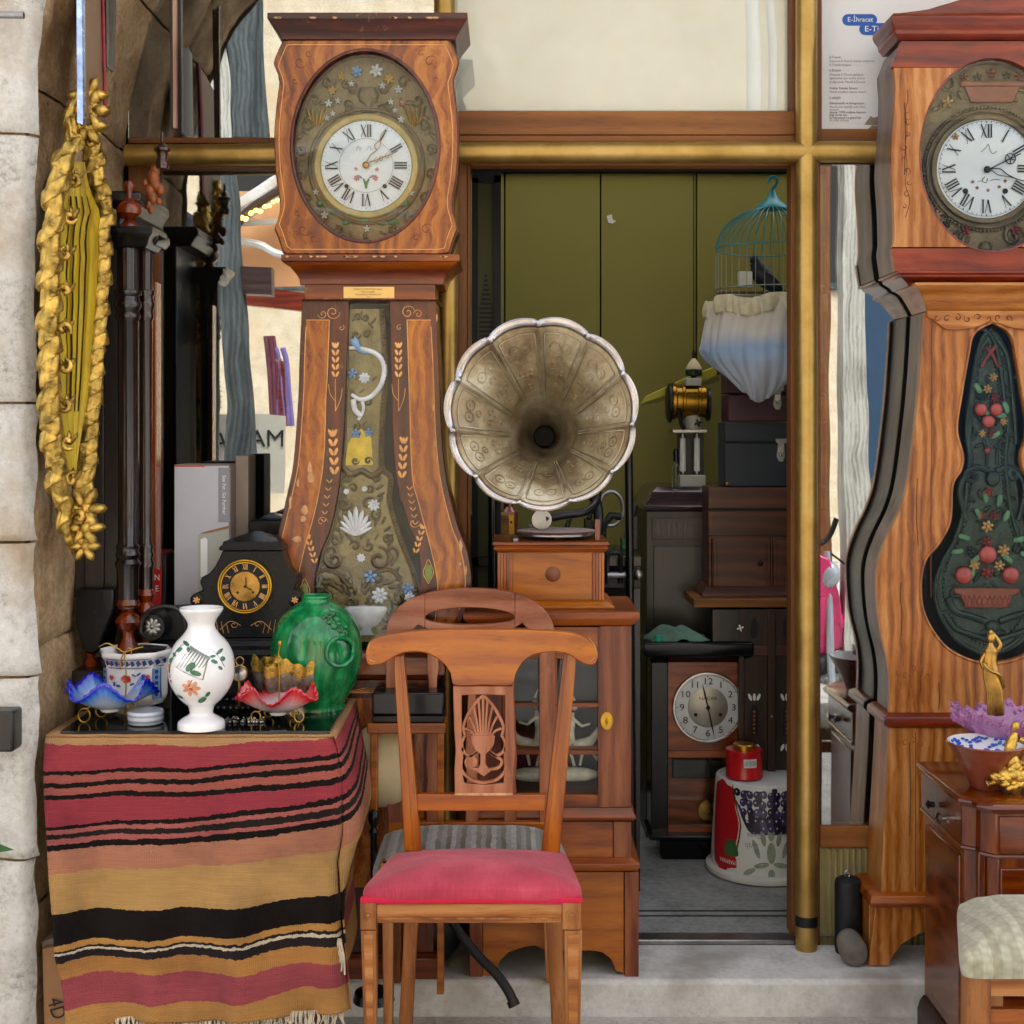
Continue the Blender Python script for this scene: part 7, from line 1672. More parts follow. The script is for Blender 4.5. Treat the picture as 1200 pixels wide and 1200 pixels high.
part('base_moulding', MB().mould(X(cxl,YC), X(cxr,YC), YC, YC + CD, [(.0, Z(1021,YC)), (.012, Z(1018,YC)), (.018, Z(1014,YC)), (.018, Z(1010,YC)), (.006, Z(1007,YC)), (.0, Z(1005,YC))]), M['cab_wood_x'], cab, .001)
apr = [(566,1022),(731,1022),(731,1140),(722,1138),(716,1124),(706,1116),(694,1114),(640,1115),(628,1108),(614,1110),(596,1116),(586,1126),(578,1146),(566,1146)]
part('shaped_apron', MB().pprism(apr, YC + .004, .02), M['box_wood'], cab, .001)
for a, b in ((732, 748.5), (550, 565.5)): part('corner_foot', MB().pbox(a, b, 1022, 1147, YC - .002, .03).box(X(a,YC), X(b,YC), YC + .031, YC + CD, .0, Z(1022,YC)), M['cab_wood'], cab, .002)
def rider(px, py, Y, s_, flip, lab):
    t = thing('rider_figurine', Q(px, py, Y), lab, 'figurine'); k = s_*S(Y)
    def P3(dx, dz, dy=0): return Q(px, py, Y) + Vector((dx*k*flip, dy, dz*k))
    b = MB(); b.tube(smooth_pts([P3(-22,14), P3(-12,20), P3(4,22), P3(16,26), P3(24,36), P3(30,44)], 4), [.008,.011,.013,.014,.014,.014,.014,.014,.014,.015,.015,.014,.013,.011,.010,.009,.008,.008,.007,.006,.005][:21], 10)
    b.tube([P3(28,46), P3(34,42), P3(40,34)], [.007,.007,.004], 8)
    for lx in ((14,22,28,20,36,10),(14,22,24,8,30,0),(-16,16,-20,4,-18,-8),(-20,16,-28,6,-30,-6)): b.tube([P3(lx[0],lx[1]), P3(lx[2],lx[3]), P3(lx[4],lx[5])], [.006,.004,.003], 7)
    b.tube(smooth_pts([P3(-22,16), P3(-32,14), P3(-36,2)], 3), .004, 6)
    part('horse', b, M['figurine'], t)
    r = MB(); r.tube(smooth_pts([P3(-2,24), P3(-4,36), P3(-2,48), P3(0,54)], 4), [.012,.012,.012,.013,.013,.013,.013,.012,.010,.008,.005,.004,.004], 10)
    r.ball(P3(1,60), .009, .009, .010); r.tube([P3(1,66), P3(-2,74)], [.004,.001], 6); r.tube([P3(-2,50,-.008), P3(8,42,-.012), P3(16,44,-.01)], [.005,.004,.003], 7); r.tube([P3(0,26,-.01), P3(8,14,-.015), P3(6,4,-.014)], [.007,.005,.003], 7)
    part('rider', r, M['figurine'], t); part('base', MB().ball(P3(0,-6), 26*k, .02, 7*k, 14, 6), M['figurine'], t)
rider(628, 900, YC + .06, 1.25, -1, 'ivory coloured horseman figurine at the left behind the small cabinet panes')
rider(672, 900, YC + .06, 1.2, 1, 'ivory coloured rearing horse figurine at the right behind the small cabinet panes')
# ==== GRAMOPHONE
YG = -.13; ZT = Z(716, YC)
gm = thing('gramophone', (X(646, YG), YG, ZT), 'gramophone with a scalloped embossed brass horn and wooden case on the glazed cabinet', 'gramophone')
gx = lambda a: X(a, YG)
gz = lambda b: Z(b, YG)
GDp = .24
zb0 = ZT + .0005
part('case_foot', MB().mould(gx(582), gx(709), YG, YG + GDp, [(.022, zb0), (.022, zb0 + .006), (.014, zb0 + .010), (.010, zb0 + .014), (.0, zb0 + .018)]), M['box_wood'], gm, .001)
part('case', MB().box(gx(583), gx(708), YG + .006, YG + GDp, zb0 + .018, gz(647)), M['box_wood'], gm)
part('front_panel', MB().box(gx(601), gx(694), YG + .004, YG + .012, zb0 + .02, gz(648)), M['box_wood'], gm, .001)
for a in (583, 694.5):
    for k in range(4): part('fluted_strip', MB().box(gx(a + .4 + k*3.4), gx(a + 3.4 + k*3.4), YG + .0 , YG + .012, zb0 + .018, gz(648)), M['turned_wood_l'], gm, .0008)
part('winder_plug', MB().lathe([(.019,0),(.019,-.003),(.015,-.005),(.0001,-.005)], (gx(648), YG + .004, gz(673)), 28, 'y', cap=False), M['cab_wood'], gm)
part('lid', MB().mould(gx(583), gx(708), YG, YG + GDp, [(.0, gz(647)), (.006, gz(645)), (.010, gz(642.5)), (.006, gz(640)), (.012, gz(638.5)), (.012, gz(635))]), M['cab_wood_x'], gm, .001)
zl = gz(635)
part('turntable', MB().lathe([(.105, zl + .008), (.108, zl + .010), (.108, zl + .014), (.104, zl + .016), (.0001, zl + .016)], (gx(654), YG + .13, 0), 48), M['steel'], gm)
part('turntable_felt', MB().lathe([(.103, zl + .0165), (.101, zl + .020), (.0001, zl + .020)], (gx(654), YG + .13, 0), 48), M['maroon_felt'], gm)
part('spindle', MB().lathe([(.012, zl), (.012, zl + .012)], (gx(654), YG + .13, 0), 14), M['steel'], gm)
part('speed_knob', MB().lathe([(.010,zl),(.010,zl+.006),(.007,zl+.009),(.0001,zl+.009)], (gx(604), YG + .03, 0), 18), M['steel'], gm)
part('brake_post', MB().box(gx(698), gx(704), YG + .03, YG + .045, zl, zl + .055), M['turned_wood'], gm, .001)
part('tone_arm', MB().tube(smooth_pts([Vector((gx(640), YG + .12, zl + .05)), Vector((gx(668), YG + .14, zl + .060)), Vector((gx(690), YG + .17, zl + .065)), Vector((gx(705), YG + .22, zl + .09)), Vector((gx(706), YG + .26, zl + .14))], 6), .011, 12), M['black_metal'], gm)
part('sound_box', MB().lathe([(.026,-.008),(.028,0),(.026,.008)], (gx(636), YG + .12, zl + .048), 24, 'y'), M['steel'], gm)
part('horn_bracket', MB().tube(smooth_pts([Vector((gx(706), YG + .27, zl - .03)), Vector((gx(710), YG + .29, zl + .04)), Vector((gx(706), YG + .31, zl + .09)), Vector((gx(690), YG + .32, zl + .12))], 6), .014, 10), M['black_metal'], gm)
YH = -.31; hc_ = Q(634.5, 484.5, YH); RH = 108*S(YH); thr = Q(642, 513, YH); HD = .31
tx, tz = thr.x - hc_.x, thr.z - hc_.z; NP = 11; A0 = R(92)
def horn(q, v, up=0.0):
    ph = ((q - A0) % (2*math.pi/NP))/(2*math.pi/NP); lob = abs(math.sin(ph*math.pi));
    sc_l = 1 + (.055*lob**.75)*v**6
    r = RH*(.135 + .865*v**1.35)*sc_l
    dpt = HD*(1 - v)**1.9
    dent = .010*(1 - lob)**6*v**.8*(1 - .2*v)*-1 + .008*lob**.8*v**1.2
    k = (1 - v)**.9; x = hc_.x + math.cos(q)*r + tx*k; z = hc_.z + math.sin(q)*r + tz*k
    return Vector((x, YH + dpt - .01*v**8 + dent*.9 - up, z))
for k in range(NP):
    a0 = A0 + k*2*math.pi/NP; a1 = a0 + 2*math.pi/NP
    mb = MB().grid(lambda u, v: horn(lerp(a0, a1, u), lerp(.0, .955, v)), 22, 44)
    o = part('horn_petal', mb, M['horn'], gm, ang=180); so_ = o.modifiers.new('thick', 'SOLIDIFY'); so_.thickness = .0016; so_.offset = 1

    bp = [horn(lerp(a0, a1, .10), v, .0015) for v in [.42 + .48*i/14 for i in range(15)]] + [horn(lerp(a0, a1, u), .905, .002) for u in [.12 + .76*i/16 for i in range(17)]] + [horn(lerp(a0, a1, .90), v, .0015) for v in [.90 - .48*i/14 for i in range(15)]]
    part('petal_border', MB().tube(bp, .0016, 5), M['silver_dull'], o)
    em = MB()
    for (u, v, r0) in ((.36,.81,.011),(.64,.81,.011),(.5,.73,.007),(.5,.58,.006),(.34,.62,.006),(.66,.62,.006),(.5,.5,.005)):
        c = horn(lerp(a0, a1, u), v, .002); n0 = 16
        em.tube([horn(lerp(a0, a1, u) + math.cos(w_)*r0/(RH*v*.9), v + math.sin(w_)*r0/RH*.7, .0016) for w_ in [2*math.pi*i/n0 for i in range(n0)]], .0011, 4, True); em.ball(c, r0*.3, .0015, r0*.3, 6, 4)
    part('embossed_flower', em, M['horn'], o, kind='stuff')
    bd = MB()
    for i in range(26): bd.ball(horn(a0 + .035, .40 + .46*i/25, .0018), .0014, .0014, .0014, 5, 3); bd.ball(horn(a0 - .035, .40 + .46*i/25, .0018), .0014, .0014, .0014, 5, 3)
    part('seam_bead', bd, M['silver_dull'], o, kind='stuff')
ro = part('horn_rim', MB().grid(lambda u, v: horn(A0 + u*2*math.pi, lerp(.955, 1.0, v), .0005 + .003*math.sin(v*math.pi)), 330, 6, True), M['silver'], gm, ang=180)
so_ = ro.modifiers.new('thick', 'SOLIDIFY'); so_.thickness = .002
part('rim_wire', MB().tube([horn(A0 + 2*math.pi*i/330, 1.0, .001) for i in range(330)], .0018, 8, True), M['silver'], gm)
part('rim_line', MB().tube([horn(A0 + 2*math.pi*i/330, .958, .002) for i in range(330)], .0013, 6, True), M['silver_dull'], gm)
bd = MB()
for i in range(330): bd.ball(horn(A0 + 2*math.pi*(i+.5)/330, .968, .0035), .0013, .0013, .0013, 5, 3)
part('rim_bead', bd, M['silver_dull'], gm, kind='stuff')
th = horn(0, 0); tcx, tcz = hc_.x + tx, hc_.z + tz; r0 = RH*.135
part('throat', MB().lathe([(r0*1.02, 0), (r0*.85, .04), (r0*.8, .10)], (tcx, YH + HD - .004, tcz), 36, 'y', cap=False), M['black_metal'], gm)
part('elbow', MB().tube(smooth_pts([Vector((tcx, YH + HD + .05, tcz)), Vector((tcx + .01, YH + HD + .12, tcz - .01)), Vector((tcx + .05, YH + HD + .16, tcz - .06)), Vector((gx(692), YG + .33, zl + .12))], 6), .018, 14), M['brass'], gm)
part('throat_disc', MB().lathe([(r0*.84, .0), (.0001, .0)], (tcx, YH + HD + .035, tcz), 24, 'y', cap=False), M['black_board'], gm)
# ==== INSIDE THE SHOP
YS1 = .95
sc1 = thing('dark_cabinet', (X(850, YS1), YS1, 0), 'tall dark plum brown cabinet with a fluted frieze deep inside the doorway', 'cabinet')
part('carcass', MB().box(X(757,YS1), X(1000,YS1), YS1, YS1 + .4, .0, Z(590,YS1)), M['purple_wood_v'], sc1, .003)
part('lid', MB().mould(X(757,YS1), X(1000,YS1), YS1, YS1 + .4, [(.0, Z(600,YS1)), (.006, Z(597,YS1)), (.010, Z(593,YS1)), (.006, Z(590,YS1)), (-.010, Z(584,YS1)), (-.016, Z(578,YS1)), (-.026, Z(575,YS1)), (-.04, Z(571,YS1))]), M['purple_gloss'], sc1, .002)
part('frieze', MB().pbox(764, 850, 607, 632, YS1 - .006, .008), M['purple_wood'], sc1, .001)
for k in range(9): part('flute', MB().pprism(blob(771 + k*6.4, 620, 2.0, 8.5, 0, 10), YS1 - .0075, .0018), M['dark_wood'], sc1)
part('door_panel', MB().pbox(766, 850, 640, 980, YS1 - .004, .006), M['dark_wood'], sc1, .002)
YW = .78
sh = thing('wall_shelf', (X(900, .74), .74, Z(713, .74)), 'plain wooden board shelf carrying the brown walnut case', 'shelf')
part('board', MB().box(X(813,.72), X(1040,.72), .72, .95, Z(712,.72), Z(702,.72)), M['shelf_wood'], sh, .002)
part('bracket', MB().box(X(960,.74), X(966,.74), .74, .95, Z(712,.72) - .12, Z(712,.72)), M['shelf_wood'], sh, .002)
wc1 = thing('walnut_case', (X(900, YW), YW, Z(702, .74)), 'brown walnut table cabinet with two small doors on the plain shelf', 'cabinet')
zs0 = Z(702, .72)
part('body', MB().box(X(831,YW), X(1010,YW), YW + .006, YW + .16, zs0 + .03, Z(572,YW)), M['case_wood'], wc1, .002)
part('base_moulding', MB().mould(X(829,YW), X(1010,YW), YW, YW + .16, [(.0, zs0 + .034), (.006, zs0 + .03), (.012, zs0 + .018), (.02, zs0 + .01), (.02, zs0)]), M['case_wood'], wc1, .001)
part('lid', MB().pbox(830, 1010, 571, 596, YW, .15), M['case_wood'], wc1, .002)
part('lid_line', MB().pbox(830, 1010, 596, 598.5, YW + .003, .01), M['black_board'], wc1)
part('upper_rail', MB().pbox(830, 1010, 599, 628, YW + .001, .02), M['case_wood'], wc1, .002)
for a, b, kx_ in ((836, 903, 891), (906, 975, 924)):
    d_ = part('door', MB().pbox(a, b, 630, 690, YW + .002, .02), M['case_wood'], wc1, .002)
    part('door_field', MB().pbox(a + 4, b - 4, 634, 688, YW - .001, .006), M['case_wood'], d_, .002)
    part('knob', MB().ball(Q(kx_, 660.5, YW - .010), .0085, .008, .0085, 14, 8), M['black_lacquer'], d_)
for a, b in ((829, 835), (903.3, 905.7)): part('turned_pilaster', MB().tube([Q((a+b)/2, 631, YW), Q((a+b)/2, 689, YW)], (b-a)/2*S(YW), 10), M['case_wood'], wc1)
bc = thing('navy_case', (X(900,YW), YW, Z(571,YW)), 'navy blue box case with a nickel latch, below the maroon one', 'case')
part('lower_body', MB().pbox(849, 990, 519, 570.5, YW + .002, .14), M['navy'], bc, .004)
part('lid', MB().pbox(849, 990, 495, 518, YW, .144), M['navy'], bc, .004)
def latch(px, py, parent, Y):
    l_ = part('latch', MB().pprism([(px-6,py-13),(px+8,py-13),(px+8,py-9),(px+4,py-7),(px+5,py+8),(px+3,py+14),(px-2,py+14),(px-5,py+8),(px-3,py-7),(px-6,py-9)], Y - .003, .003), M['steel'], parent, .0008)
    part('latch_plate', MB().pbox(px - 3, px + 3, py - 4, py + 4, Y - .006, .003), M['silver'], l_, .001)
    part('latch_pin', MB().ball(Q(px, py + 6, Y - .006), .005), M['silver'], l_)
latch(915, 527, bc, YW)
part('brass_corner', MB().ball(Q(852, 567, YW), .006), M['brass'], bc)
bc2 = thing('maroon_case', (X(900,YW), YW, Z(494,YW)), 'maroon leatherette case with a nickel latch, topmost of the two cases', 'case')
part('lower_body', MB().pbox(853, 990, 462, 494, YW + .002, .14), M['maroon'], bc2, .004)
part('lid', MB().pbox(853, 990, 436, 461, YW, .144), M['maroon'], bc2, .004)
latch(911, 466, bc2, YW)
Yg2 = .66; cgx = X(905, Yg2); kk = S(Yg2); cg = thing('birdcage', (cgx, Yg2, Z(470, Yg2)), 'turquoise topped wire birdcage hanging at the right of the doorway', 'birdcage')
RC = 66*kk; z_d, z_b = Z(292, Yg2), Z(405, Yg2); z_t = Z(243, Yg2)
bars = 40
for k in range(bars):
    q = 2*math.pi*k/bars; c, s_ = math.cos(q), math.sin(q)
    part('cage_wire', MB().tube([(cgx + c*RC, Yg2 + s_*RC, z_b), (cgx + c*RC, Yg2 + s_*RC, z_d)], .0011, 5), M['wire'], cg)
    part('dome_wire', MB().tube([(cgx + c*RC*math.cos(t), Yg2 + s_*RC*math.cos(t), z_d + (z_t - z_d)*math.sin(t)) for t in [1.42*i/9 for i in range(10)]], .0013, 5), M['plastic_blue'], cg)
for z, m in ((z_d, 'plastic_blue'), (Z(340, Yg2), 'wire'), (Z(390, Yg2), 'wire')):
    part('cage_hoop', MB().tube([(cgx + math.cos(q)*RC, Yg2 + math.sin(q)*RC, z) for q in [2*math.pi*i/48 for i in range(48)]], .0022, 6, True), M[m], cg)
part('dome_cap', MB().lathe([(19*kk, Z(245,Yg2)), (17*kk, Z(241,Yg2)), (10*kk, Z(236,Yg2)), (8*kk, Z(233,Yg2)), (5*kk, Z(229,Yg2)), (3*kk, Z(223,Yg2))], (cgx, Yg2, 0), 24), M['plastic_blue'], cg)
part('hook', MB().ptube([(905,226),(905,221),(909,217),(911,211),(907,207),(902,209),(901,214)], Yg2, .0045, 8), M['plastic_blue'], cg)
part('cage_tray', MB().lathe([(RC*.9, z_b - .02), (RC*.98, z_b), (RC*.96, z_b), (.001, z_b - .02)], (cgx, Yg2, 0), 40), M['plastic_blue'], cg)
part('hanging_wire', MB().tube([Q(907, 208, Yg2), Vector((X(907, Yg2), Yg2, 2.5))], .0012, 5), M['black_metal'], cg)
part('feeder', MB().pbox(866, 882, 318, 336, Yg2 - .02, .03), M['white_plastic'], cg, .002)
part('perch', MB().tube([Vector((cgx - RC, Yg2, Z(343,Yg2))), Vector((cgx + RC, Yg2, Z(343,Yg2)))], .0035, 8), M['shelf_wood'], cg)
bd = thing('caged_bird', Q(895, 340, Yg2), 'dark bird with a long tail perched inside the birdcage', 'bird')
part('body', MB().tube(smooth_pts([Q(880,308,Yg2), Q(884,306,Yg2), Q(888,314,Yg2), Q(893,322,Yg2), Q(900,330,Yg2), Q(908,338,Yg2), Q(922,344,Yg2), Q(938,348,Yg2)], 4), [.004,.008,.013,.017,.018,.018,.019,.021,.024,.027,.029,.030,.031,.031,.030,.028,.026,.023,.020,.018,.015,.013,.011,.010,.008,.007,.006,.005,.003][:29], 12), M['bird_black'], bd)
part('beak', MB().tube([Q(880,309,Yg2), Q(875,312,Yg2)], [.004,.0008], 6), M['steel'], bd)
for s_ in (-.012, .012): part('leg', MB().tube([Q(897,332,Yg2) + Vector((0,s_,0)), Q(895,343,Yg2) + Vector((0,s_,0))], .0018, 5), M['black_metal'], bd)
part('wing', MB().ball(Q(902, 330, Yg2) + Vector((0,-.026,0)), .045, .006, .018, 12, 6, -.75), M['bird_black'], bd)
clo = MB()
def veil(u, v):
    q = math.pi*(.98 + 1.04*u) ; py = lerp(360, 472 - 46*abs(u - .42)**1.2*1.5, v)
    pleat = .005*math.sin(u*90 + 3*math.sin(v*4)) + .007*math.sin(u*31 + 3*v) + .007*math.sin(u*13 + 2*v)
    r = RC*(1.10 - .08*v + .10*math.sin(v*3.0)) ;
    if v > .55: r *= 1 - .62*((v-.55)/.45)**1.5
    r += pleat*(.5 + .7*v); cx_ = cgx - .018*v*v - .035*max(0, v-.5)
    return (cx_ + math.cos(q)*r, Yg2 + math.sin(q)*r*1.0, Z(py, Yg2) + .006*math.sin(u*43)*(1-v))
vl = thing('cage_cloth', (cgx, Yg2 - .1, Z(472, Yg2)), 'sheer blue and white cloth gathered round the lower half of the birdcage', 'cloth')
o = part('veil', clo.grid(veil, 150, 50), M['sheer'], vl, ang=180); so_ = o.modifiers.new('thick', 'SOLIDIFY'); so_.thickness = .002
def lace(u, v):
    q = math.pi*(.97 + 1.06*u); r = RC*(1.13 + .035*math.sin(v*3.14) + .05*v*math.sin(u*70 + math.sin(u*17)*3)) + .005*math.sin(u*130 + 4*math.sin(u*20)) + .004*math.sin(u*47); return (cgx + math.cos(q)*r, Yg2 + math.sin(q)*r, Z(lerp(352, 372, v) + 3*math.sin(u*23), Yg2))
o = part('lace_ruffle', MB().grid(lace, 160, 8), M['white_lace'], vl, ang=180); so_ = o.modifiers.new('thick', 'SOLIDIFY'); so_.thickness = .003
YD2 = 1.0; zt1 = Z(571, YS1)
dv = thing('brass_drum_device', (X(810, YD2), YD2, zt1), 'old instrument with an amber brass drum above two white cylinders, on the dark cabinet', 'instrument')
kz2 = lambda b: Z(b, YD2)
part('foot', MB().box(X(797,YD2), X(827,YD2), YD2, YD2 + .09, zt1, kz2(557)), M['grey_plastic'], dv, .002)
part('rear_plate', MB().box(X(796,YD2), X(828,YD2), YD2 + .06, YD2 + .07, kz2(557), kz2(508)), M['black_metal'], dv)
for px in (801, 817.5): part('cylinder', MB().lathe([(.002,kz2(557)),(.004,kz2(553)),(.010,kz2(552)),(.010,kz2(514)),(.004,kz2(513)),(.003,kz2(508))], (X(px,YD2), YD2 + .02, 0), 16), M['white_plastic'], dv)
part('table_plate', MB().box(X(788,YD2), X(828,YD2), YD2 - .01, YD2 + .1, kz2(507), kz2(503.5)), M['steel'], dv, .001)
part('neck', MB().lathe([(.032, kz2(503)), (.032, kz2(488)), (.024, kz2(484))], (X(814,YD2), YD2 + .04, 0), 20), M['grey_plastic'], dv)
dr_ = part('drum', MB().lathe([(.058,-.062),(.062,-.06),(.062,-.05),(.056,-.046),(.056,-.03),(.060,-.027),(.060,-.020),(.056,-.017),(.056,.022),(.060,.025),(.060,.032),(.056,.035),(.056,.05),(.050,.056)], (X(810,YD2), YD2 + .04, kz2(470)), 30, 'x'), M['amber'], dv)
part('drum_face', MB().lathe([(.0001,-.074),(.05,-.072),(.066,-.066),(.068,-.058),(.062,-.056)], (X(808,YD2), YD2 + .04, kz2(472)), 30, 'x'), M['black_metal'], dv)
part('drum_end', MB().lathe([(.05,.054),(.056,.058),(.056,.066),(.0001,.068)], (X(810,YD2), YD2 + .04, kz2(474)), 26, 'x'), M['black_metal'], dv)
part('top_block', MB().pbox(804, 822, 443, 452, YD2 + .0, .05), M['grey_plastic'], dv, .002)
part('side_clamp', MB().tube(smooth_pts([Q(796,480,YD2-.01), Q(798,495,YD2-.01), Q(802,503,YD2-.01)], 3), .007, 8).flower(Q(818,496,YD2), .013, 4, .5), M['black_metal'], dv, kind='stuff')
gl = thing('small_bottle', (X(791, YD2), YD2, zt1), 'small clear bottle with a dark stopper in front of the brass drum device', 'bottle')
part('glass', MB().lathe([(.013,zt1),(.014,zt1+.004),(.014,kz2(546)),(.006,kz2(543)),(.006,kz2(540))], (X(791,YD2), YD2 - .03, 0), 18), M['win_clear'], gl)
part('stopper', MB().lathe([(.009,kz2(541)),(.010,kz2(530)),(.006,kz2(526)),(.0001,kz2(525))], (X(791,YD2), YD2 - .03, 0), 14), M['black_lacquer'], gl)
pn_ = thing('pendant_lamp', (X(813,1.05), 1.05, kz2(440)), 'small cream pendant lamp on a black cord inside the doorway', 'lamp')
part('cord', MB().tube([Q(813, 415, 1.05), Vector((X(813,1.05), 1.05, 2.5))], .002, 5), M['black_metal'], pn_)
part('shade', MB().lathe([(.001,Z(419,1.05)),(.008,Z(421,1.05)),(.020,Z(427,1.05)),(.027,Z(431,1.05)),(.027,Z(433,1.05))], (X(813,1.05), 1.05, 0), 22), M['cream_cloth'], pn_)
part('socket', MB().lathe([(.026,Z(433,1.05)),(.028,Z(434,1.05)),(.028,Z(440,1.05)),(.010,Z(441,1.05)),(.008,Z(446,1.05))], (X(813,1.05), 1.05, 0), 22), M['black_metal'], pn_)
part('cap', MB().lathe([(.005,Z(420,1.05)),(.006,Z(414,1.05)),(.003,Z(410,1.05))], (X(813,1.05), 1.05, 0), 12), M['black_metal'], pn_)
yb_ = thing('yellow_blade', Q(797, 452, 1.12), 'long lime yellow fan blade slanting behind the brass drum device', 'blade')
part('blade', MB().pprism([(750,474),(757,464),(800,444),(838,429),(843,432),(840,440),(800,456),(765,469)], 1.12, .012), M['yellow_leaf'], yb_, .003)
part('blade_edge', MB().pprism([(750,475),(765,470),(800,457.5),(842,441),(843,446),(800,462),(770,472)], 1.125, .012), M['yellow_dk'], yb_, .002)
part('blade_mount', MB().tube([Q(840, 436, 1.12), Q(860, 430, 1.3), Vector((X(860,1.3), 1.49, Z(425,1.3)))], .012, 8), M['black_metal'], yb_)
# -- wall clock standing on the floor
YN1 = .71; nx = lambda a: X(a, YN1); nz = lambda b: Z(b, YN1)
nc = thing('wall_clock', (nx(815), YN1, 0), 'black cased wall clock with orange veneer and silvered dial standing on the shop floor', 'clock')
part('top_cornice', MB().mould(nx(768), nx(866), YN1, YN1 + .14, [(.0, nz(776)), (.012, nz(772)), (.034, nz(768)), (.040, nz(765)), (.040, nz(752)), (.03, nz(750))]), M['black_lacquer'], nc, .003)
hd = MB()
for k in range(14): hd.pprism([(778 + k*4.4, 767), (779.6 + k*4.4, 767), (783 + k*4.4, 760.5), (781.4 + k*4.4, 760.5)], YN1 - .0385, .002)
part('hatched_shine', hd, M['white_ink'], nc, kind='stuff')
part('case_side', MB().pbox(763, 783, 776, 980, YN1 + .0, .13), M['black_lacquer'], nc, .003)
part('case_side', MB().pbox(872, 884, 776, 980, YN1 + .0, .13), M['black_lacquer'], nc, .003)
part('upper_panel', MB().pbox(783, 872, 780, 880, YN1 + .012, .01), M['veneer_orange'], nc)
part('panel_frame', MB().pbox(783, 872, 776, 781, YN1 + .002, .02), M['veneer_orange'], nc, .001)
part('mid_rail', MB().pbox(783, 872, 880, 888, YN1 + .004, .02), M['veneer_orange'], nc, .001)
part('pendulum_back', MB().pbox(783, 872, 888, 968, YN1 + .09, .01), M['veneer_orange'], nc)
part('pendulum_cloth', MB().pbox(788, 846, 890, 912, YN1 + .06, .01), M['dark_wood'], nc, .004)
part('pendulum_rod', MB().tube([Q(831, 888, YN1 + .05), Q(831, 950, YN1 + .05)], .003, 6), M['steel'], nc)
part('pendulum_bob', MB().lathe([(.0001,-.004),(.034,-.002),(.036,0),(.034,.003)], Q(831, 950, YN1 + .05), 26, 'y'), M['bronze'], nc)
part('front_glass', MB().pbox(784, 871, 889, 967, YN1 + .015, .002), M['win_clear'], nc, smooth=False)
part('lower_rail', MB().pbox(783, 872, 968, 978, YN1 + .003, .02), M['veneer_orange'], nc, .001)
part('case_back', MB().pbox(764, 883, 776, 980, YN1 + .13, .008), M['dark_wood'], nc)
part('base', MB().mould(nx(774), nx(872), YN1, YN1 + .14, [(-.006, .004), (-.002, .01), (.004, nz(985)), (.034, nz(981)), (.04, nz(979)), (.04, nz(975))]), M['black_lacquer'], nc, .004)
dn = (nx(829.5), nz(829)); rN = 38*S(YN1);
part('dial_bezel', disc_ring(dn, rN, rN*1.09, YN1 - .004, 56, YN1 + .012), M['silver'], nc, .002)
part('dial', MB().lathe([(rN, 0), (rN*.6, -.002), (.0001, -.003)], (dn[0], YN1 + .002, dn[1]), 56, 'y', cap=False), M['silver_dial'], nc)
part('dial_centre', MB().lathe([(rN*.62, 0), (rN*.60, -.001), (.0001, -.0012)], (dn[0], YN1 - .0005, dn[1]), 48, 'y', cap=False), M['silver_dial2'], nc)
for k in range(1, 13):
    a = math.pi/2 - k*math.pi/6; part('numeral', text_mb(str(k), (dn[0] + math.cos(a)*rN*.80, YN1 - .003, dn[1] + math.sin(a)*rN*.80), rN*.20, 0, 1.15), M['ink'], nc, smooth=False)
for k in range(12):
    a = k*math.pi/6; part('minute_dot', MB().lathe([(.0018,0),(.0001,-.0003)], (dn[0] + math.cos(a)*rN*.95, YN1 - .001, dn[1] + math.sin(a)*rN*.95), 8, 'y', cap=False), M['ink'], nc)
part('lettering', text_mb('NACAR', (dn[0], YN1 - .004, dn[1] + rN*.28), rN*.095, 0, 1.2), M['ink'], nc, smooth=False)
for s_ in (-.38, .38): part('winding_hole', MB().lathe([(.006,-.001),(.0001,-.0014)], (dn[0] + s_*rN, YN1 - .002, dn[1] - .22*rN), 14, 'y', cap=False), M['ink'], nc)
def hand(a, L, w, Y, c):
    d = Vector((math.sin(a), 0, math.cos(a))); n = Vector((d.z, 0, -d.x)); o = Vector((c[0], Y, c[1]))
    return MB().add([o - d*L*.15 - n*w*.5, o - d*L*.15 + n*w*.5, o + d*L*.55 + n*w, o + d*L, o + d*L*.55 - n*w], [(0,1,2,3,4)])
part('clock_hand', hand(R(-13), rN*.78, .003, YN1 - .006, dn), M['ink'], nc, smooth=False)
part('clock_hand', hand(R(168), rN*1.0, .0026, YN1 - .008, dn), M['ink'], nc, smooth=False)
part('hand_boss', MB().ball((dn[0], YN1 - .008, dn[1]), .0065), M['ink'], nc)
rg = MB()
def ragf(u, v):
    px = lerp(762, 830, u) - 6*math.sin(v*3); base = 752 - 16*math.sin(u*3.14)**.7*math.sin(v*3.14); return (X(px, YN1) + .006*math.sin(v*9), YN1 - .03 + .10*v, Z(base, YN1) + .008*math.sin(u*14 + v*7)*math.sin(u*3.14) + .006 + .02*(u > .8)*(u-.8))
o = solo('crumpled_rag', rg.grid(ragf, 50, 20), M['green_rag'], 'crumpled grey green cloth lying on top of the black cased wall clock', 'cloth', ang=180)
so_ = o.modifiers.new('thick', 'SOLIDIFY'); so_.thickness = .003
solo('turquoise_cap', MB().lathe([(.013,0),(.013,.016),(.0001,.018)], Vector((X(771,YN1), YN1 - .02, nz(750))), 16), M['turq'], 'tiny turquoise bottle cap on the left end of the wall clock top', 'cap')
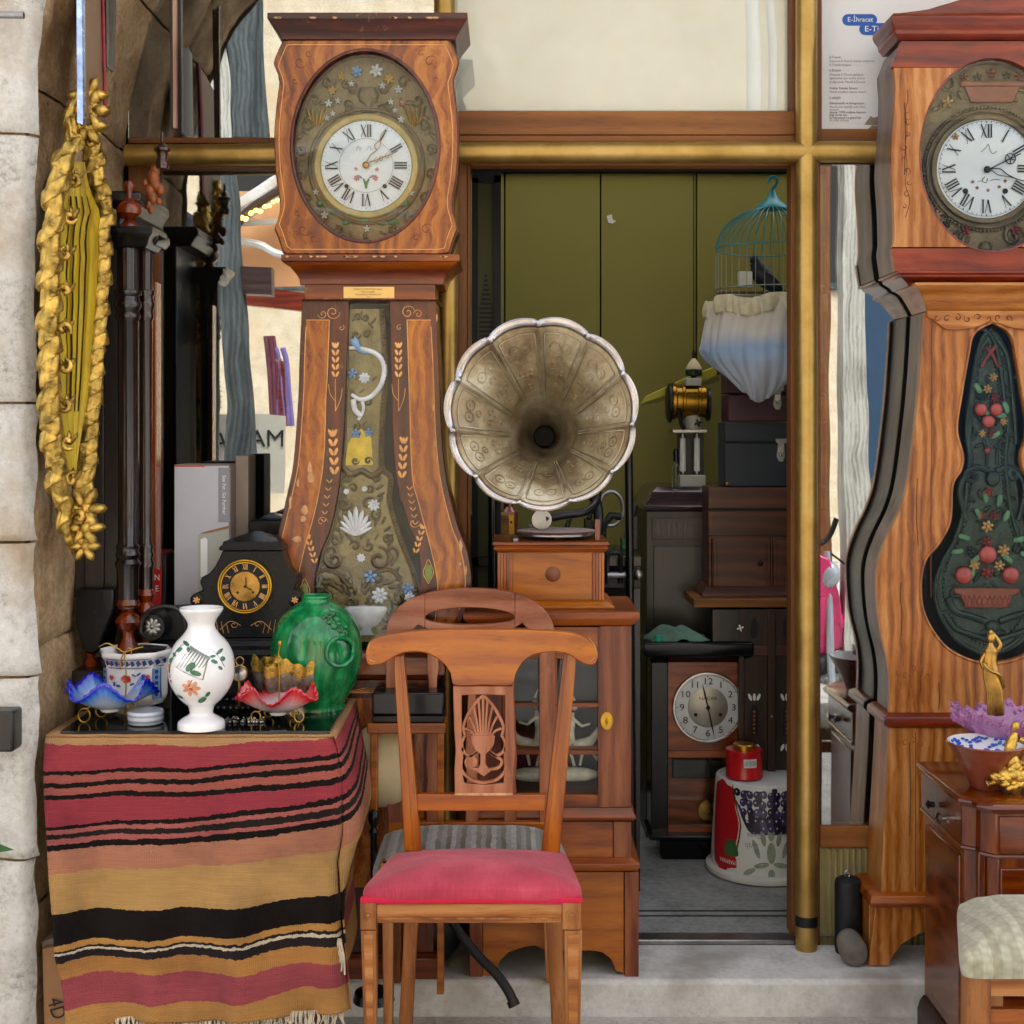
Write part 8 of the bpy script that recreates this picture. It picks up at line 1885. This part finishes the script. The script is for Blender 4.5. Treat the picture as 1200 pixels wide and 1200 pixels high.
# -- carved wooden screen
YM_ = .675
ms = thing('carved_screen', (X(900,YM_), YM_, Z(905,YM_)), 'dark carved wooden screen with turned spindles and white inlay, right of the wall clock', 'screen')
mk_ = lambda a, b, c, d, y=0, dp=.02, m='screen_wood', nm='screen_rail': part(nm, MB().pbox(a, b, c, d, YM_ + y, dp), M[m], ms, .001)
mk_(866, 1040, 715, 757, .008, .02, 'screen_wood', 'screen_panel'); mk_(866, 1040, 757, 768, 0, .025, 'case_wood'); mk_(866, 872, 768, 905, 0, .025); mk_(900, 909, 715, 905, -.003, .03, 'screen_wood', 'screen_post'); mk_(872, 900, 768, 905, .016, .01, 'screen_wood', 'screen_panel'); mk_(909, 1040, 768, 905, .016, .01, 'screen_wood', 'screen_panel'); mk_(958, 968, 900, 1000, .02, .03, 'screen_wood', 'screen_leg')
for cx_ in (884, 922):
    part('arched_opening', MB().pprism([(cx_-5,862),(cx_-5,833),(cx_-3,828),(cx_,825),(cx_+3,828),(cx_+5,833),(cx_+5,862)], YM_ + .0145, .002), M['black_board'], ms)
    sp2 = MB()
    for k in range(6): sp2.ball(Q(cx_, 834 + k*5, YM_ + .012), .006, .005, .006, 8, 6)
    part('turned_spindle', sp2, M['turned_wood'], ms)
    for r_y, sgn in ((817, 1), (876, -1)):
        for dx, a in ((-5, 2.2), (0, 1.57), (5, .94)): part('white_inlay', MB().pprism(blob(cx_ + dx, r_y, 1.8, 4.6, (dx*.08)*sgn, 8), YM_ + .0145, .001), M['white_ink'], ms)
    part('arched_opening', MB().pprism([(cx_-4,744),(cx_-4,730),(cx_,723),(cx_+4,730),(cx_+4,744),(cx_+2,748),(cx_-2,748)], YM_ + .0065, .002), M['black_board'], ms)
part('white_inlay', MB().flower(Q(867.5, 736, YM_ + .006), .011, 4, .1), M['white_ink'], ms)
part('knob', MB().ball(Q(904.5, 840, YM_ - .006), .005), M['steel'], ms)
mk_(835, 866, 715, 757, .012, .02, 'dark_wood', 'screen_panel')
# -- upturned olive bucket and red tin
Ybk = .62; bkx = X(893, Ybk); kb = S(Ybk)
bk = thing('olive_bucket', (bkx, Ybk, .005), 'upturned white plastic bucket printed with olives and red side panels on the shop floor', 'bucket')
zb1, zt2 = Z(1018, Ybk), Z(908, Ybk); rb_, rt_ = 60*kb, 54*kb
part('bucket_wall', MB().lathe([(rb_, .02), (rt_*1.0, zt2 - .004), (rt_*.98, zt2), (rt_*.9, zt2 + .001), (rt_*.88, zt2 - .003), (.0001, zt2 - .003)], (bkx, Ybk, 0), 64), M['white_plastic'], bk)
part('bucket_lid', MB().lathe([(rb_*1.0, .005), (rb_*1.07, .008), (rb_*1.10, .018), (rb_*1.09, .026), (rb_*1.04, .030), (rb_*1.0, .032)], (bkx, Ybk, 0), 64), M['white_plastic'], bk)
def wrapcyl(mb, cx_, cy_, rf, lift):
    for p in mb.v:
        r = rf(p.z) + lift; dx = p.x - cx_; q = dx/r; p.x = cx_ + math.sin(q)*r; p.y = cy_ - math.cos(q)*r
    return mb
rfb = lambda z: lerp(rb_, rt_, (z - .02)/(zt2 - .02))
def bpatch(nm, pts, m, lift, dens=True):
    pp = [(p.x, p.y) for p in smooth_pts([(a, b, 0) for a, b in pts], 4, True)] if dens else pts
    ys = [p[1] for p in pp]; y0, y1 = min(ys), max(ys); xs = [p[0] for p in pp]

    mb = MB(); n = 14
    def span(y):
        c = []
        for i in range(len(pp)):
            (xa, ya), (xb, yb) = pp[i], pp[(i+1) % len(pp)]
            if (ya - y)*(yb - y) <= 0 and ya != yb: c.append(xa + (xb-xa)*(y-ya)/(yb-ya))
        return (min(c), max(c)) if c else None
    rows_ = []
    for k in range(n + 1):
        y = lerp(y0 + .01, y1 - .01, k/n); s_ = span(y)
        if s_: rows_.append([Vector((bkx + (lerp(s_[0], s_[1], j/6) - 893)*kb, 0, Z(y, Ybk))) for j in range(7)])
    for r_ in rows_: mb.v += r_
    for i in range(len(rows_) - 1):
        for j in range(6): a = i*7 + j; mb.f.append((a, a+7, a+8, a+1))
    return part(nm, wrapcyl(mb, bkx, Ybk, rfb, lift), M[m], bk, smooth=True, ang=180)
bpatch('red_panel', [(815,915),(846,912),(851,935),(856,955),(850,985),(852,1003),(815,1003)], 'red_print', .0008)
bpatch('red_panel', [(975,915),(946,912),(940,935),(932,955),(934,985),(930,1003),(975,1003)], 'red_print', .0008)
bpatch('gold_edge', [(846,912),(849,912),(854,935),(859,955),(853,985),(851,985),(857,955),(852,935)], 'gold_tin', .0012)
bpatch('gold_edge', [(946,912),(943,912),(937,935),(929,955),(932,985),(934,985),(931,955),(939,935)], 'gold_tin', .0012)
bpatch('olive_field', [(851,913),(944,913),(938,935),(928,950),(915,962),(893,958),(872,962),(862,950),(856,935)], 'olive_purple', .0006)
random.seed(21)
for i, row in enumerate(((918, 11), (928, 10), (938, 9), (948, 6), (956, 3))):
    for k in range(row[1]):
        cx_ = 893 + (k - (row[1]-1)/2)*7.8 + (3 if i % 2 else 0); mb = MB().pprism(blob(cx_, row[0] + random.uniform(-1.5, 1.5), 3.9, 4.6, 0, 12), 0, .001)
        for p in mb.v: p.x = bkx + (p.x/S(0) - 0 + 600 - 893)*kb if False else bkx + ((p.x/S(0) + 600) - 893)*kb; p.z = Z(HY + (EYE - p.z)/S(0), Ybk)
        part('printed_olive', wrapcyl(mb, bkx, Ybk, rfb, .0012 + .0004*((k + i) % 3)), M['olive_print'] if (k + i) % 3 else M['olive_print2'], bk, smooth=False)
        mb = MB().pprism(blob(cx_ - 1, row[0] - 1.5, 1.0, 1.4, 0, 8), 0, .001)
        for p in mb.v: p.x = bkx + ((p.x/S(0) + 600) - 893)*kb; p.z = Z(HY + (EYE - p.z)/S(0), Ybk)
        part('olive_highlight', wrapcyl(mb, bkx, Ybk, rfb, .0026), M['lilac_print'], bk, smooth=False)
for a, b, c, d in ((893,960,4,9),(884,966,3,9),(902,966,3,9),(876,978,3,11),(910,978,3,11),(893,982,5,12),(882,996,9,3),(904,996,9,3),(868,1004,8,3),(918,1004,8,3),(893,1006,4,6)):
    for k in (0,):
        mb = MB().pprism(blob(a + k*.5, b, c*(1 - .45*k), d*(1 - .3*k), (a - 893)*.02, 12), 0, .001)
        for p in mb.v: p.x = bkx + ((p.x/S(0) + 600) - 893)*kb; p.z = Z(HY + (EYE - p.z)/S(0), Ybk)
        part('printed_leaf', wrapcyl(mb, bkx, Ybk, rfb, .0008 + .0005*k), M['pale_green_print' if k == 0 else 'white_plastic'], bk, smooth=False)
for s, dx, py, h, roll, m in (('Siyah', 22, 975, 9, math.pi, 'silver_print'), ('Siyah', -22, 975, 9, math.pi, 'silver_print'), ('Zeytin', 20, 963, 7, math.pi, 'silver_print'), ('Zeytin', -20, 963, 7, math.pi, 'silver_print'), ('MARMARA', -54, 997, 6, math.pi, 'white_ink'), ('MARMARA', 52, 997, 6, math.pi, 'white_ink')):
    mb = text_mb(s, Vector((bkx + dx*kb*1.0, 0, Z(py, Ybk))), h*kb*.8, roll, .75)
    part('lettering', wrapcyl(mb, bkx, Ybk, rfb, .0022), M[m], bk, smooth=False)
bpatch('green_print_patch', [(838,975),(849,972),(855,985),(852,990),(836,990)], 'leaf_green', .0013); bpatch('green_print_patch', [(934,975),(945,972),(955,985),(952,990),(932,990)], 'leaf_green', .0013)
rt1 = thing('red_tin', (X(872,.60), .60, zt2), 'small red tin with a gold lid standing on the upturned bucket', 'tin')
rtx = X(872, .60); r1 = 21.5*S(.6)
part('tin_body', MB().lathe([(r1*.98, zt2 + .001), (r1, zt2 + .004), (r1*.985, zt2 + .006), (r1*.985, Z(880,.6)), (r1, Z(879,.6)), (r1*.98, Z(877,.6)), (.001, Z(877,.6))], (rtx, .60, 0), 40), M['red_tin'], rt1)
part('gold_lid', MB().lathe([(r1*.6, Z(877,.6)), (r1*.6, Z(872,.6)), (r1*.55, Z(871,.6)), (.001, Z(871,.6))], (rtx, .60, 0), 30), M['gold_tin'], rt1)
mb = MB().grid(lambda u, v: (rtx + lerp(-4, 12, u)*S(.6), 0, Z(lerp(885, 895, v), .6)), 6, 1)
part('barcode_label', wrapcyl(mb, rtx, .60, lambda z: r1*.985, .0008), M['paper'], rt1, smooth=False)
bc_ = MB()
for k in range(9): bc_.add([(rtx + (-3 + k*1.6)*S(.6), 0, Z(887,.6)), (rtx + (-3 + k*1.6 + .7)*S(.6), 0, Z(887,.6)), (rtx + (-3 + k*1.6 + .7)*S(.6), 0, Z(893,.6)), (rtx + (-3 + k*1.6)*S(.6), 0, Z(893,.6))], [(0,1,2,3)])
part('barcode', wrapcyl(bc_, rtx, .60, lambda z: r1*.985, .0012), M['grey_ink'], rt1, kind='stuff', smooth=False)
# -- clutter behind the gramophone
wt = thing('work_bench', (X(650,.45), .45, .004), 'dark work bench crowded with old metal parts behind the gramophone', 'bench')
part('bench_top', MB().box(X(549,.40), X(752,.40), .40, .80, Z(652,.40) - .03, Z(652,.40)), M['dark_wood'], wt, .003)
for px in (556, 742): part('leg', MB().box(X(px,.42) - .02, X(px,.42) + .02, .42, .46, .004, Z(652,.40) - .03), M['dark_wood'], wt)
part('bench_back', MB().box(X(551,.42), X(750,.42), .62, .64, .05, Z(652,.40) - .03), M['dark_room'], wt)
zbn = Z(652, .40)
for px, w_, h_, lab in ((560, 22, 46, 'left'), (592, 22, 46, 'right')):
    bx_ = thing('brass_hinged_box', (X(px,.5), .5, zbn), 'wooden box with brass strips on the bench, ' + ('nearest the door post' if lab == 'left' else 'half hidden by the gramophone'), 'box')
    part('box_side', MB().box(X(px - w_/2,.5), X(px + w_/2,.5), .5, .62, zbn, Z(603,.5)), M['shelf_wood'], bx_, .002)
    part('brass_strip', MB().pbox(px + w_/2 - 7, px + w_/2 - 1, 604, 650, .497, .003), M['brass'], bx_, .0005)
    for y in (612, 640): part('screw', MB().ball(Q(px + w_/2 - 4, y, .496), .004), M['black_metal'], bx_)
solo('red_bottle', MB().lathe([(.024,zbn),(.026,zbn+.01),(.026,Z(602,.56)),(.012,Z(596,.56)),(.012,Z(590,.56))], (X(597,.56), .66, 0), 18), M['terracotta'], 'dark red bottle on the bench behind the brass hinged boxes', 'bottle')
for px, x2, y0, lab in ((577, 577, 520, 'thin black upright pole left of the gramophone'), (736, 742, 452, 'black upright pole right of the gramophone horn')):
    solo('black_pole', MB().tube([Q(px, y0, .36), Vector((X(x2,.36), .36, .004))], .012, 10), M['black_lacquer'], lab, 'pole')
mp = thing('iron_press', (X(728,.5), .5, zbn), 'black iron press with a handle and steel knob right of the gramophone case', 'press')
part('press_frame', MB().tube([Q(706,.0+650,.5), Q(706,618,.5), Q(716,604,.5), Q(728,606,.5)], .012, 8), M['black_metal'], mp)
part('press_bar', MB().tube([Q(712,674,.38), Q(752,674,.38)], .009, 8), M['steel'], mp)
part('press_knob', MB().ball(Q(748,674,.37), .016), M['steel'], mp)
part('press_handle', MB().tube(smooth_pts([Q(712,684,.38), Q(712,652,.38), Q(722,648,.38), Q(727,652,.38), Q(727,684,.38)], 3), .007, 8), M['black_metal'], mp)
part('press_base', MB().pbox(702, 752, 676, 690, .40, .1), M['black_metal'], mp, .004)
part('press_wheel', MB().tube([Q(716 + 14*math.cos(q), 596 + 20*math.sin(q), .5) for q in [2*math.pi*k/28 for k in range(28)]], .006, 8, True), M['steel'], mp)
random.seed(17)
for k, (px, py, w_, h_, m, lab) in enumerate(((624,640,10,30,'steel','upright steel part'), (664,636,14,26,'black_metal','black iron block'), (742,640,12,40,'black_metal','dark machine part'), (733,610,9,14,'leaf_green','dull green metal piece'), (690,640,10,36,'black_metal','black bracket'))):
    mb = MB().box(X(px - w_/2,.6), X(px + w_/2,.6), .6, .66, zbn, zbn + h_*S(.6)).tube([Vector((X(px,.6), .6, zbn + h_*S(.6))), Vector((X(px + 4,.6), .62, zbn + (h_ + 12)*S(.6)))], .008, 8)
    solo('machine_part', mb, M[m], lab + ' standing on the crowded bench', 'machine part', bevel=.003)
# -- dark things under and behind the chairs
bp = thing('black_hose', Q(570, 1150, -.3), 'thick black bent hose leaning on the stone step behind the red chair', 'hose')
part('hose', MB().tube(smooth_pts([Q(524,1070,-.22), Q(540,1095,-.24), Q(562,1122,-.26), Q(582,1142,-.28), Q(596,1162,-.30), Q(602,1176,-.31)], 6), .012, 12), M['rubber'], bp)
part('hose_end', MB().tube([Q(600,1172,-.308), Q(603,1179,-.312)], .0145, 12), M['rubber'], bp)
bg_ = thing('black_bag', (X(500,-.25), -.2, .0), 'crumpled black bag stuffed under the chairs beside the cabinet', 'bag')
def bagf(u, v):
    q = u*2*math.pi; a = (v - .5)*math.pi; r = .10*math.cos(a); p = Vector((X(498,-.2) + math.cos(q)*r*1.0, -.12 + math.sin(q)*r*.6, .12 + math.sin(a)*.115)); return p + Vector((1,1,1))*.03*mnoise.noise(p*14)
part('bag', MB().grid(bagf, 40, 20, True), M['rubber'], bg_, ang=180)
cp = thing('cream_cushion', Q(445, 900, -.25), 'cream cushion with a small printed mark behind the chairs beside the table', 'cushion')
part('cushion', MB().grid(lambda u, v: (lambda q, a: Vector((X(446,-.28) + abs(math.cos(q))**.5*(1 if math.cos(q)>0 else -1)*math.cos(a)**.5*.075, -.22 + math.sin(q)*.05*math.cos(a), Z(905,-.28) + math.sin(a)*.10)))(u*6.2832, (v-.5)*3.12), 40, 20, True), M['cream_cloth'], cp, ang=180)
stb = thing('small_wooden_stand', (X(470,-.27), -.27, 0), 'small wooden stand with a black case top between table and chairs', 'stand')
part('case_top', MB().pbox(436, 520, 812, 838, -.31, .09), M['black_lacquer'], stb, .004)
part('stand_top', MB().pbox(430, 522, 848, 860, -.31, .09), M['box_wood'], stb, .003)
part('case_trim', MB().pbox(436, 520, 839, 847, -.308, .085), M['black_metal'], stb, .003)
for a in (434, 512): part('leg', MB().box(X(a,-.3), X(a + 8,-.3), -.30, -.27, .0, Z(860,-.31)), M['box_wood'], stb, .002)
part('leg', MB().box(X(470,-.3), X(480,-.3), -.25, -.23, .0, Z(860,-.31)), M['cab_wood'], stb, .002)
bkn = thing('black_finial_post', (X(438,-.3), -.3, .0), 'black turned post with a ball top between the kilim and the chair', 'post')
part('post', MB().lathe([(.008,.0),(.008,Z(975,-.3)),(.012,Z(970,-.3)),(.006,Z(966,-.3)),(.013,Z(958,-.3)),(.014,Z(952,-.3)),(.009,Z(946,-.3)),(.0001,Z(944,-.3))], (X(438,-.33), -.33, 0), 16), M['black_lacquer'], bkn)
part('post_foot', MB().lathe([(.05,0),(.045,.02),(.012,.03)], (X(438,-.33), -.33, 0), 20), M['black_lacquer'], bkn)
pm = MB().pprism([(711,253),(717,251),(718,257),(722,259),(718,262),(713,261)], YB - .003, .002)
solo('paper_scrap', pm, M['paper'], 'tiny white paper scrap stuck high on the olive back wall', 'paper scrap')
# ==== RIGHT: CHEST, BOWLS, STATUETTES, STOOL
YH1 = -.67; chz = Z(940, YH1)
cs_ = thing('bedside_chest', (X(1240, -.5), -.5, GZ), 'polished red walnut chest with chamfered corners and a drawer knob, at the lower right', 'chest')
xL = X(1138, YH1); xR = xL + .46; yF, yB = YH1, -.30; zT = .557
def chamf(x0, x1, y0, y1, c): # plan outline with recessed chamfered front corners
    return [(x0 + c, y0), (x1 - c, y0), (x1 - c*.5, y0 + c*.5), (x1 - c*.5, y0 + c), (x1, y0 + c*1.4), (x1, y1), (x0, y1), (x0, y0 + c*1.4), (x0 + c*.5, y0 + c), (x0 + c*.5, y0 + c*.5)]
def plan(pts, levels, nm, m, bevel=.0015, parent=cs_):
    mb = MB(); n = len(pts); cx_ = sum(p[0] for p in pts)/n; cy_ = sum(p[1] for p in pts)/n
    for o, z in levels:
        for x, y in pts: mb.v.append(Vector((x + (o if x > cx_ else -o), y + (-o if y < cy_ else 0), z)))
    k = len(levels); mb.f = [tuple(range(n-1, -1, -1)), tuple((k-1)*n + i for i in range(n))]
    for j in range(k-1):
        for i in range(n): mb.f.append((j*n+i, j*n+(i+1) % n, (j+1)*n+(i+1) % n, (j+1)*n+i))
    return part(nm, mb, M[m], parent, bevel)
P_ = chamf(xL, xR, yF, yB, .05)
plan(P_, [(.0, zT - .022), (.007, zT - .018), (.010, zT - .010), (.006, zT - .003), (.002, zT)], 'top', 'chest_top')
plan(P_, [(-.004, zT - .11), (-.004, zT - .023)], 'drawer_frieze', 'chest_wood')
plan(P_, [(-.012, .0), (-.012, zT - .112)], 'carcass', 'chest_wood')
plan(P_, [(.006, GZ), (.006, -.03), (.0, -.012), (-.008, .0)], 'plinth', 'purple_wood')
plan(P_, [(-.002, zT - .118), (.0, zT - .114), (-.002, zT - .11)], 'frieze_bead', 'chest_top', .0005)
dr2 = part('drawer_front', MB().box(xL + .06, xR - .06, yF - .003, yF + .01, zT - .105, zT - .028), M['chest_top'], cs_, .002)
part('side_knob', MB().lathe([(.012,0),(.006,-.004),(.006,-.014),(.012,-.018),(.013,-.024),(.0001,-.029)], (xL + .004, -.50, .478), 20, 'x', cap=False), M['silver'], cs_)
part('door_lug', MB().lathe([(.007,0),(.007,-.01),(.011,-.014),(.0001,-.02)], (xL - .002, -.42, zT - .07), 16, 'x', cap=False), M['black_metal'], cs_)
part('door_panel', MB().box(xL + .065, xR - .065, yF + .006, yF + .014, .03, zT - .14), M['chest_top'], cs_, .003)
part('side_panel', MB().box(xL + .006, xL + .014, yF + .10, yB - .03, .03, zT - .14), M['chest_top'], cs_, .003)
part('pilaster', MB().box(xL + .024, xL + .040, yF + .026, yF + .045, .0, zT - .112), M['chest_wood'], cs_, .003)
Yo = at_z = -.50
def Yrow(py, z): return (EYE - z)*F/(py - HY) + CAMY
YO = Yrow(922, zT); kO = S(YO); bo = thing('glazed_bowl', (X(1156,YO), YO, zT), 'brown clay bowl with a blue and white glazed inside on the chest', 'bowl')
cO = Vector((X(1157,YO), YO, 0))
zo = lambda b: Z(b, YO)
part('outside', MB().lathe([(20*kO, zT + .0005), (21*kO, zT + .004), (28*kO, zo(902)), (37*kO, zo(886)), (44*kO, zo(874)), (46*kO, zo(871))], cO, 48, cap=False), M['terracotta'], bo)
part('inside', MB().lathe([(46*kO, zo(871) + .0006), (45*kO, zo(869)), (42*kO, zo(871)), (38*kO, zo(878)), (25*kO, zo(890)), (.0001, zo(896))], cO, 48, cap=False), M['porcelain'], bo)
bl2 = MB(); random.seed(4)
for k in range(64):
    q = random.uniform(.2, 2.9); t = random.uniform(.05, .95); r_a, z_a = lerp(42, 28, t)*kO, lerp(zo(871), zo(887), t)
    bl2.ball((cO.x + math.cos(q)*r_a, cO.y + math.sin(q)*r_a, z_a + .001), .005, .003, .003, 6, 4)
part('blue_painting', bl2, M['porc_blue_v'], bo, kind='stuff')
part('rim_line', MB().tube([cO + Vector((math.cos(q)*45.5*kO, math.sin(q)*45.5*kO, zo(870))) for q in [2*math.pi*k/48 for k in range(48)]], .0022, 6, True), M['terracotta'], bo)
YV2 = -.42; kV = S(YV2); pd = thing('mauve_glass_dish', (X(1185,YV2), YV2, zT), 'mauve frilled cut glass dish on a gilt foot behind the clay bowl', 'dish')
cV = Vector((X(1178,YV2), YV2, 0)); zv = lambda b: Z(b, YV2)
def frill(u, v):
    q = u*6.28318; r = lerp(22, 62, v**.8)*kV*(1 + .05*v*math.sin(q*22)); return (cV.x + math.cos(q)*r, cV.y + math.sin(q)*r*.8, lerp(zv(866), zv(834), v**1.4) + .010*v*math.sin(q*5 + 1) + .006*v*math.sin(q*22))
o = part('glass_dish', MB().grid(frill, 160, 12, True), M['ruffle_pink'], pd, ang=180); so_ = o.modifiers.new('thick', 'SOLIDIFY'); so_.thickness = .003
fr2 = MB(); random.seed(8)
for k in range(70):
    q = 6.283*k/70; p = Vector(frill(k/70, random.uniform(.8, 1.0))); fr2.ball(p, .006, .006, .009, 6, 4, random.uniform(-.6, .6))
part('frill_drop', fr2, M['ruffle_pink'], pd, kind='stuff')
part('gilt_foot', MB().lathe([(.05, zT + .0005), (.045, zT + .008), (.02, zT + .02), (.018, zT + .04), (.03, zv(868)), (.045, zv(864))], cV, 24), M['bronze'], pd)
st_ = thing('bronze_statuette', Q(1166, 830, YV2), 'slender gilt bronze draped woman statuette rising from the mauve dish', 'statuette')
kq = lambda a, b, dy=0: Q(a, b, YV2 - .02 + dy)
bpth = smooth_pts([kq(1170,838), kq(1169,826), kq(1168,812), kq(1166,800), kq(1163,790), kq(1160,780), kq(1160,770), kq(1161,763), kq(1161,758), kq(1161,753)], 4)
part('draped_body', MB().tube(bpth, [interp(i/36, [0,.1,.3,.5,.62,.72,.80,.88,.94,1], [.013,.015,.016,.018,.016,.0155,.017,.012,.006,.006]) for i in range(len(bpth))], 14, flat=.8), M['bronze'], st_, ang=180)
part('head', MB().ball(kq(1161,748), .0095, .010, .012, 14, 10), M['bronze'], st_)
part('hair', MB().ball(kq(1162,745,.004), .0105, .0105, .010, 12, 8).ball(kq(1161,741), .006), M['bronze'], st_)
part('arm', MB().tube(smooth_pts([kq(1155,765), kq(1150,775), kq(1154,784), kq(1161,782)], 4), [.0055]*5 + [.005]*4 + [.004]*4, 8), M['bronze'], st_)
part('arm', MB().tube(smooth_pts([kq(1166,764), kq(1172,756), kq(1168,748), kq(1164,744)], 4), [.0055]*5 + [.0045]*8, 8), M['bronze'], st_)
fo = MB()
for k in range(9): fo.tube(smooth_pts([kq(1158 + k*2.1, 838, -.012), kq(1157 + k*2, 812, -.016), kq(1153 + k*1.8, 790 + k, -.014), kq(1156 + k, 778 + k*1.5, -.012)], 4), .0022, 5)
fo.tube(smooth_pts([kq(1152,778,-.012), kq(1160,786,-.018), kq(1172,792,-.014), kq(1176,806,-.006)], 4), .004, 6)
part('drapery_fold', fo, M['bronze'], st_, kind='stuff')
YR2 = Yrow(930, zT); kR = lambda a, b, dy=0: Q(a, b, YR2 + dy)
rc2 = thing('gilt_figure_stand', (X(1192,YR2), YR2, zT), 'gilt brass rococo figure stand with scrolled leaf feet at the front of the chest', 'figure stand')
for pts in ([(1188,905),(1176,910),(1166,916),(1156,919)], [(1190,908),(1188,922),(1190,932),(1192,937)], [(1200,905),(1212,910),(1222,918),(1232,922)]):
    part('scrolled_foot', MB().tube(smooth_pts([kR(*p) for p in pts] , 5), [.012 + .007*math.sin(i/15*6) for i in range(16)], 10), M['goldleaf_s'], rc2, ang=180)
bs = MB()
for a, b, r0 in ((1188,908,.017),(1196,910,.018),(1182,912,.013),(1178,916,.011),(1196,918,.014),(1204,912,.013),(1186,902,.012),(1190,898,.013)): bs.ball(kR(a, b, -.012), r0, r0*.7, r0*.8, 10, 7, .4)
for k in range(8): bs.leaf(kR(1170 + k*5, 916 - 4*math.sin(k*1.2), -.016), .026, 2.4 + k*.3, .5, .3)
part('rocaille_base', bs, M['goldleaf_s'], rc2, ang=180)
fp = smooth_pts([kR(1190,902), kR(1186,890), kR(1184,876), kR(1187,866), kR(1190,858)], 5)
part('figure_body', MB().tube(fp, [interp(i/20, [0,.3,.6,.8,1], [.018,.014,.012,.010,.004]) for i in range(len(fp))], 12), M['goldleaf_s'], rc2, ang=180)
part('figure_head', MB().ball(kR(1190,851), .009, .009, .011, 12, 8), M['goldleaf_s'], rc2)
part('scroll_arm', MB().tube(smooth_pts([kR(1184,870), kR(1178,884), kR(1176,898), kR(1182,904)], 4), .006, 8), M['goldleaf_s'], rc2)
part('scroll_arm', MB().tube(smooth_pts([kR(1194,866), kR(1204,872), kR(1208,886), kR(1200,900)], 4), .007, 8), M['goldleaf_s'], rc2)
part('scroll_ring', MB().tube([kR(1198 + 7*math.cos(q), 886 + 8*math.sin(q)) for q in [2*math.pi*k/20 for k in range(20)]], .004, 7, True), M['goldleaf_s'], rc2)
YT = -1.05; kt = S(YT); sl = thing('padded_stool', (X(1230,YT), YT + .15, GZ), 'wooden stool with a beige striped satin pad at the lower right corner', 'stool')
part('seat_pad', cushion(1126, 1330, 1122, 1300, YT - .02, YT + .28, .43, .345), M['beige_satin'], sl, ang=180)
zr1, zr2 = Z(1139, YT), Z(1168, YT)
part('seat_rail', MB().box(X(1158,YT), X(1300,YT), YT, YT + .02, zr2, zr1), M['leg_wood_x'], sl, .002)
part('lower_rail', MB().box(X(1158,YT), X(1300,YT), YT + .004, YT + .02, Z(1206,YT), Z(1184,YT)), M['cab_wood_x'], sl, .002)
for x0, y0 in ((X(1133,YT), YT - .002), (X(1300,YT), YT - .002), (X(1150,YT + .25), YT + .25), (X(1290,YT), YT + .25)): part('leg', MB().box(x0, x0 + .045, y0, y0 + .04, GZ, zr1 + .004), M['leg_wood'], sl, .003)
part('side_rail', MB().box(X(1160,YT + .25), X(1160,YT + .25) + .025, YT + .04, YT + .25, zr2, zr1), M['leg_wood_x'], sl, .002)
YW1 = -.03; wt1 = thing('black_iron_weight', (X(994,YW1), YW1, 0), 'black cylindrical iron weight with a ring standing beside the brass post', 'weight')
rw = 15.5*S(YW1); zc = lambda b: Z(b, YW1)
part('cylinder', MB().lathe([(rw*.96,.0),(rw,.01),(rw,zc(1036)),(rw*.96,zc(1031)),(rw*.7,zc(1028)),(rw*.3,zc(1027)),(.0001,zc(1027))], (X(994,YW1), YW1, 0), 32), M['rough_black'], wt1)
part('ring', MB().tube([Q(993 + 3*math.cos(q), 1024 + 4*math.sin(q), YW1) for q in [2*math.pi*k/16 for k in range(16)]], .002, 6, True), M['steel'], wt1)
def stf(u, v):
    q = u*6.28318; a = (v-.5)*math.pi; L, r = .048, .036; p = Vector((math.cos(a)*math.cos(q)*r, math.cos(a)*math.sin(q)*r, math.sin(a)*L*1.0));
    p = Vector((p.x*math.cos(.5) - p.z*math.sin(.5), p.y, p.x*math.sin(.5) + p.z*math.cos(.5))); p += Vector((X(999,-.12), -.115, .042)); return p + Vector((1,1,1))*.004*mnoise.noise(p*25)
solo('grey_stone', MB().grid(stf, 36, 20, True), M['pebble'], 'smooth grey brown stone leaning against the black iron weight', 'stone', ang=180)
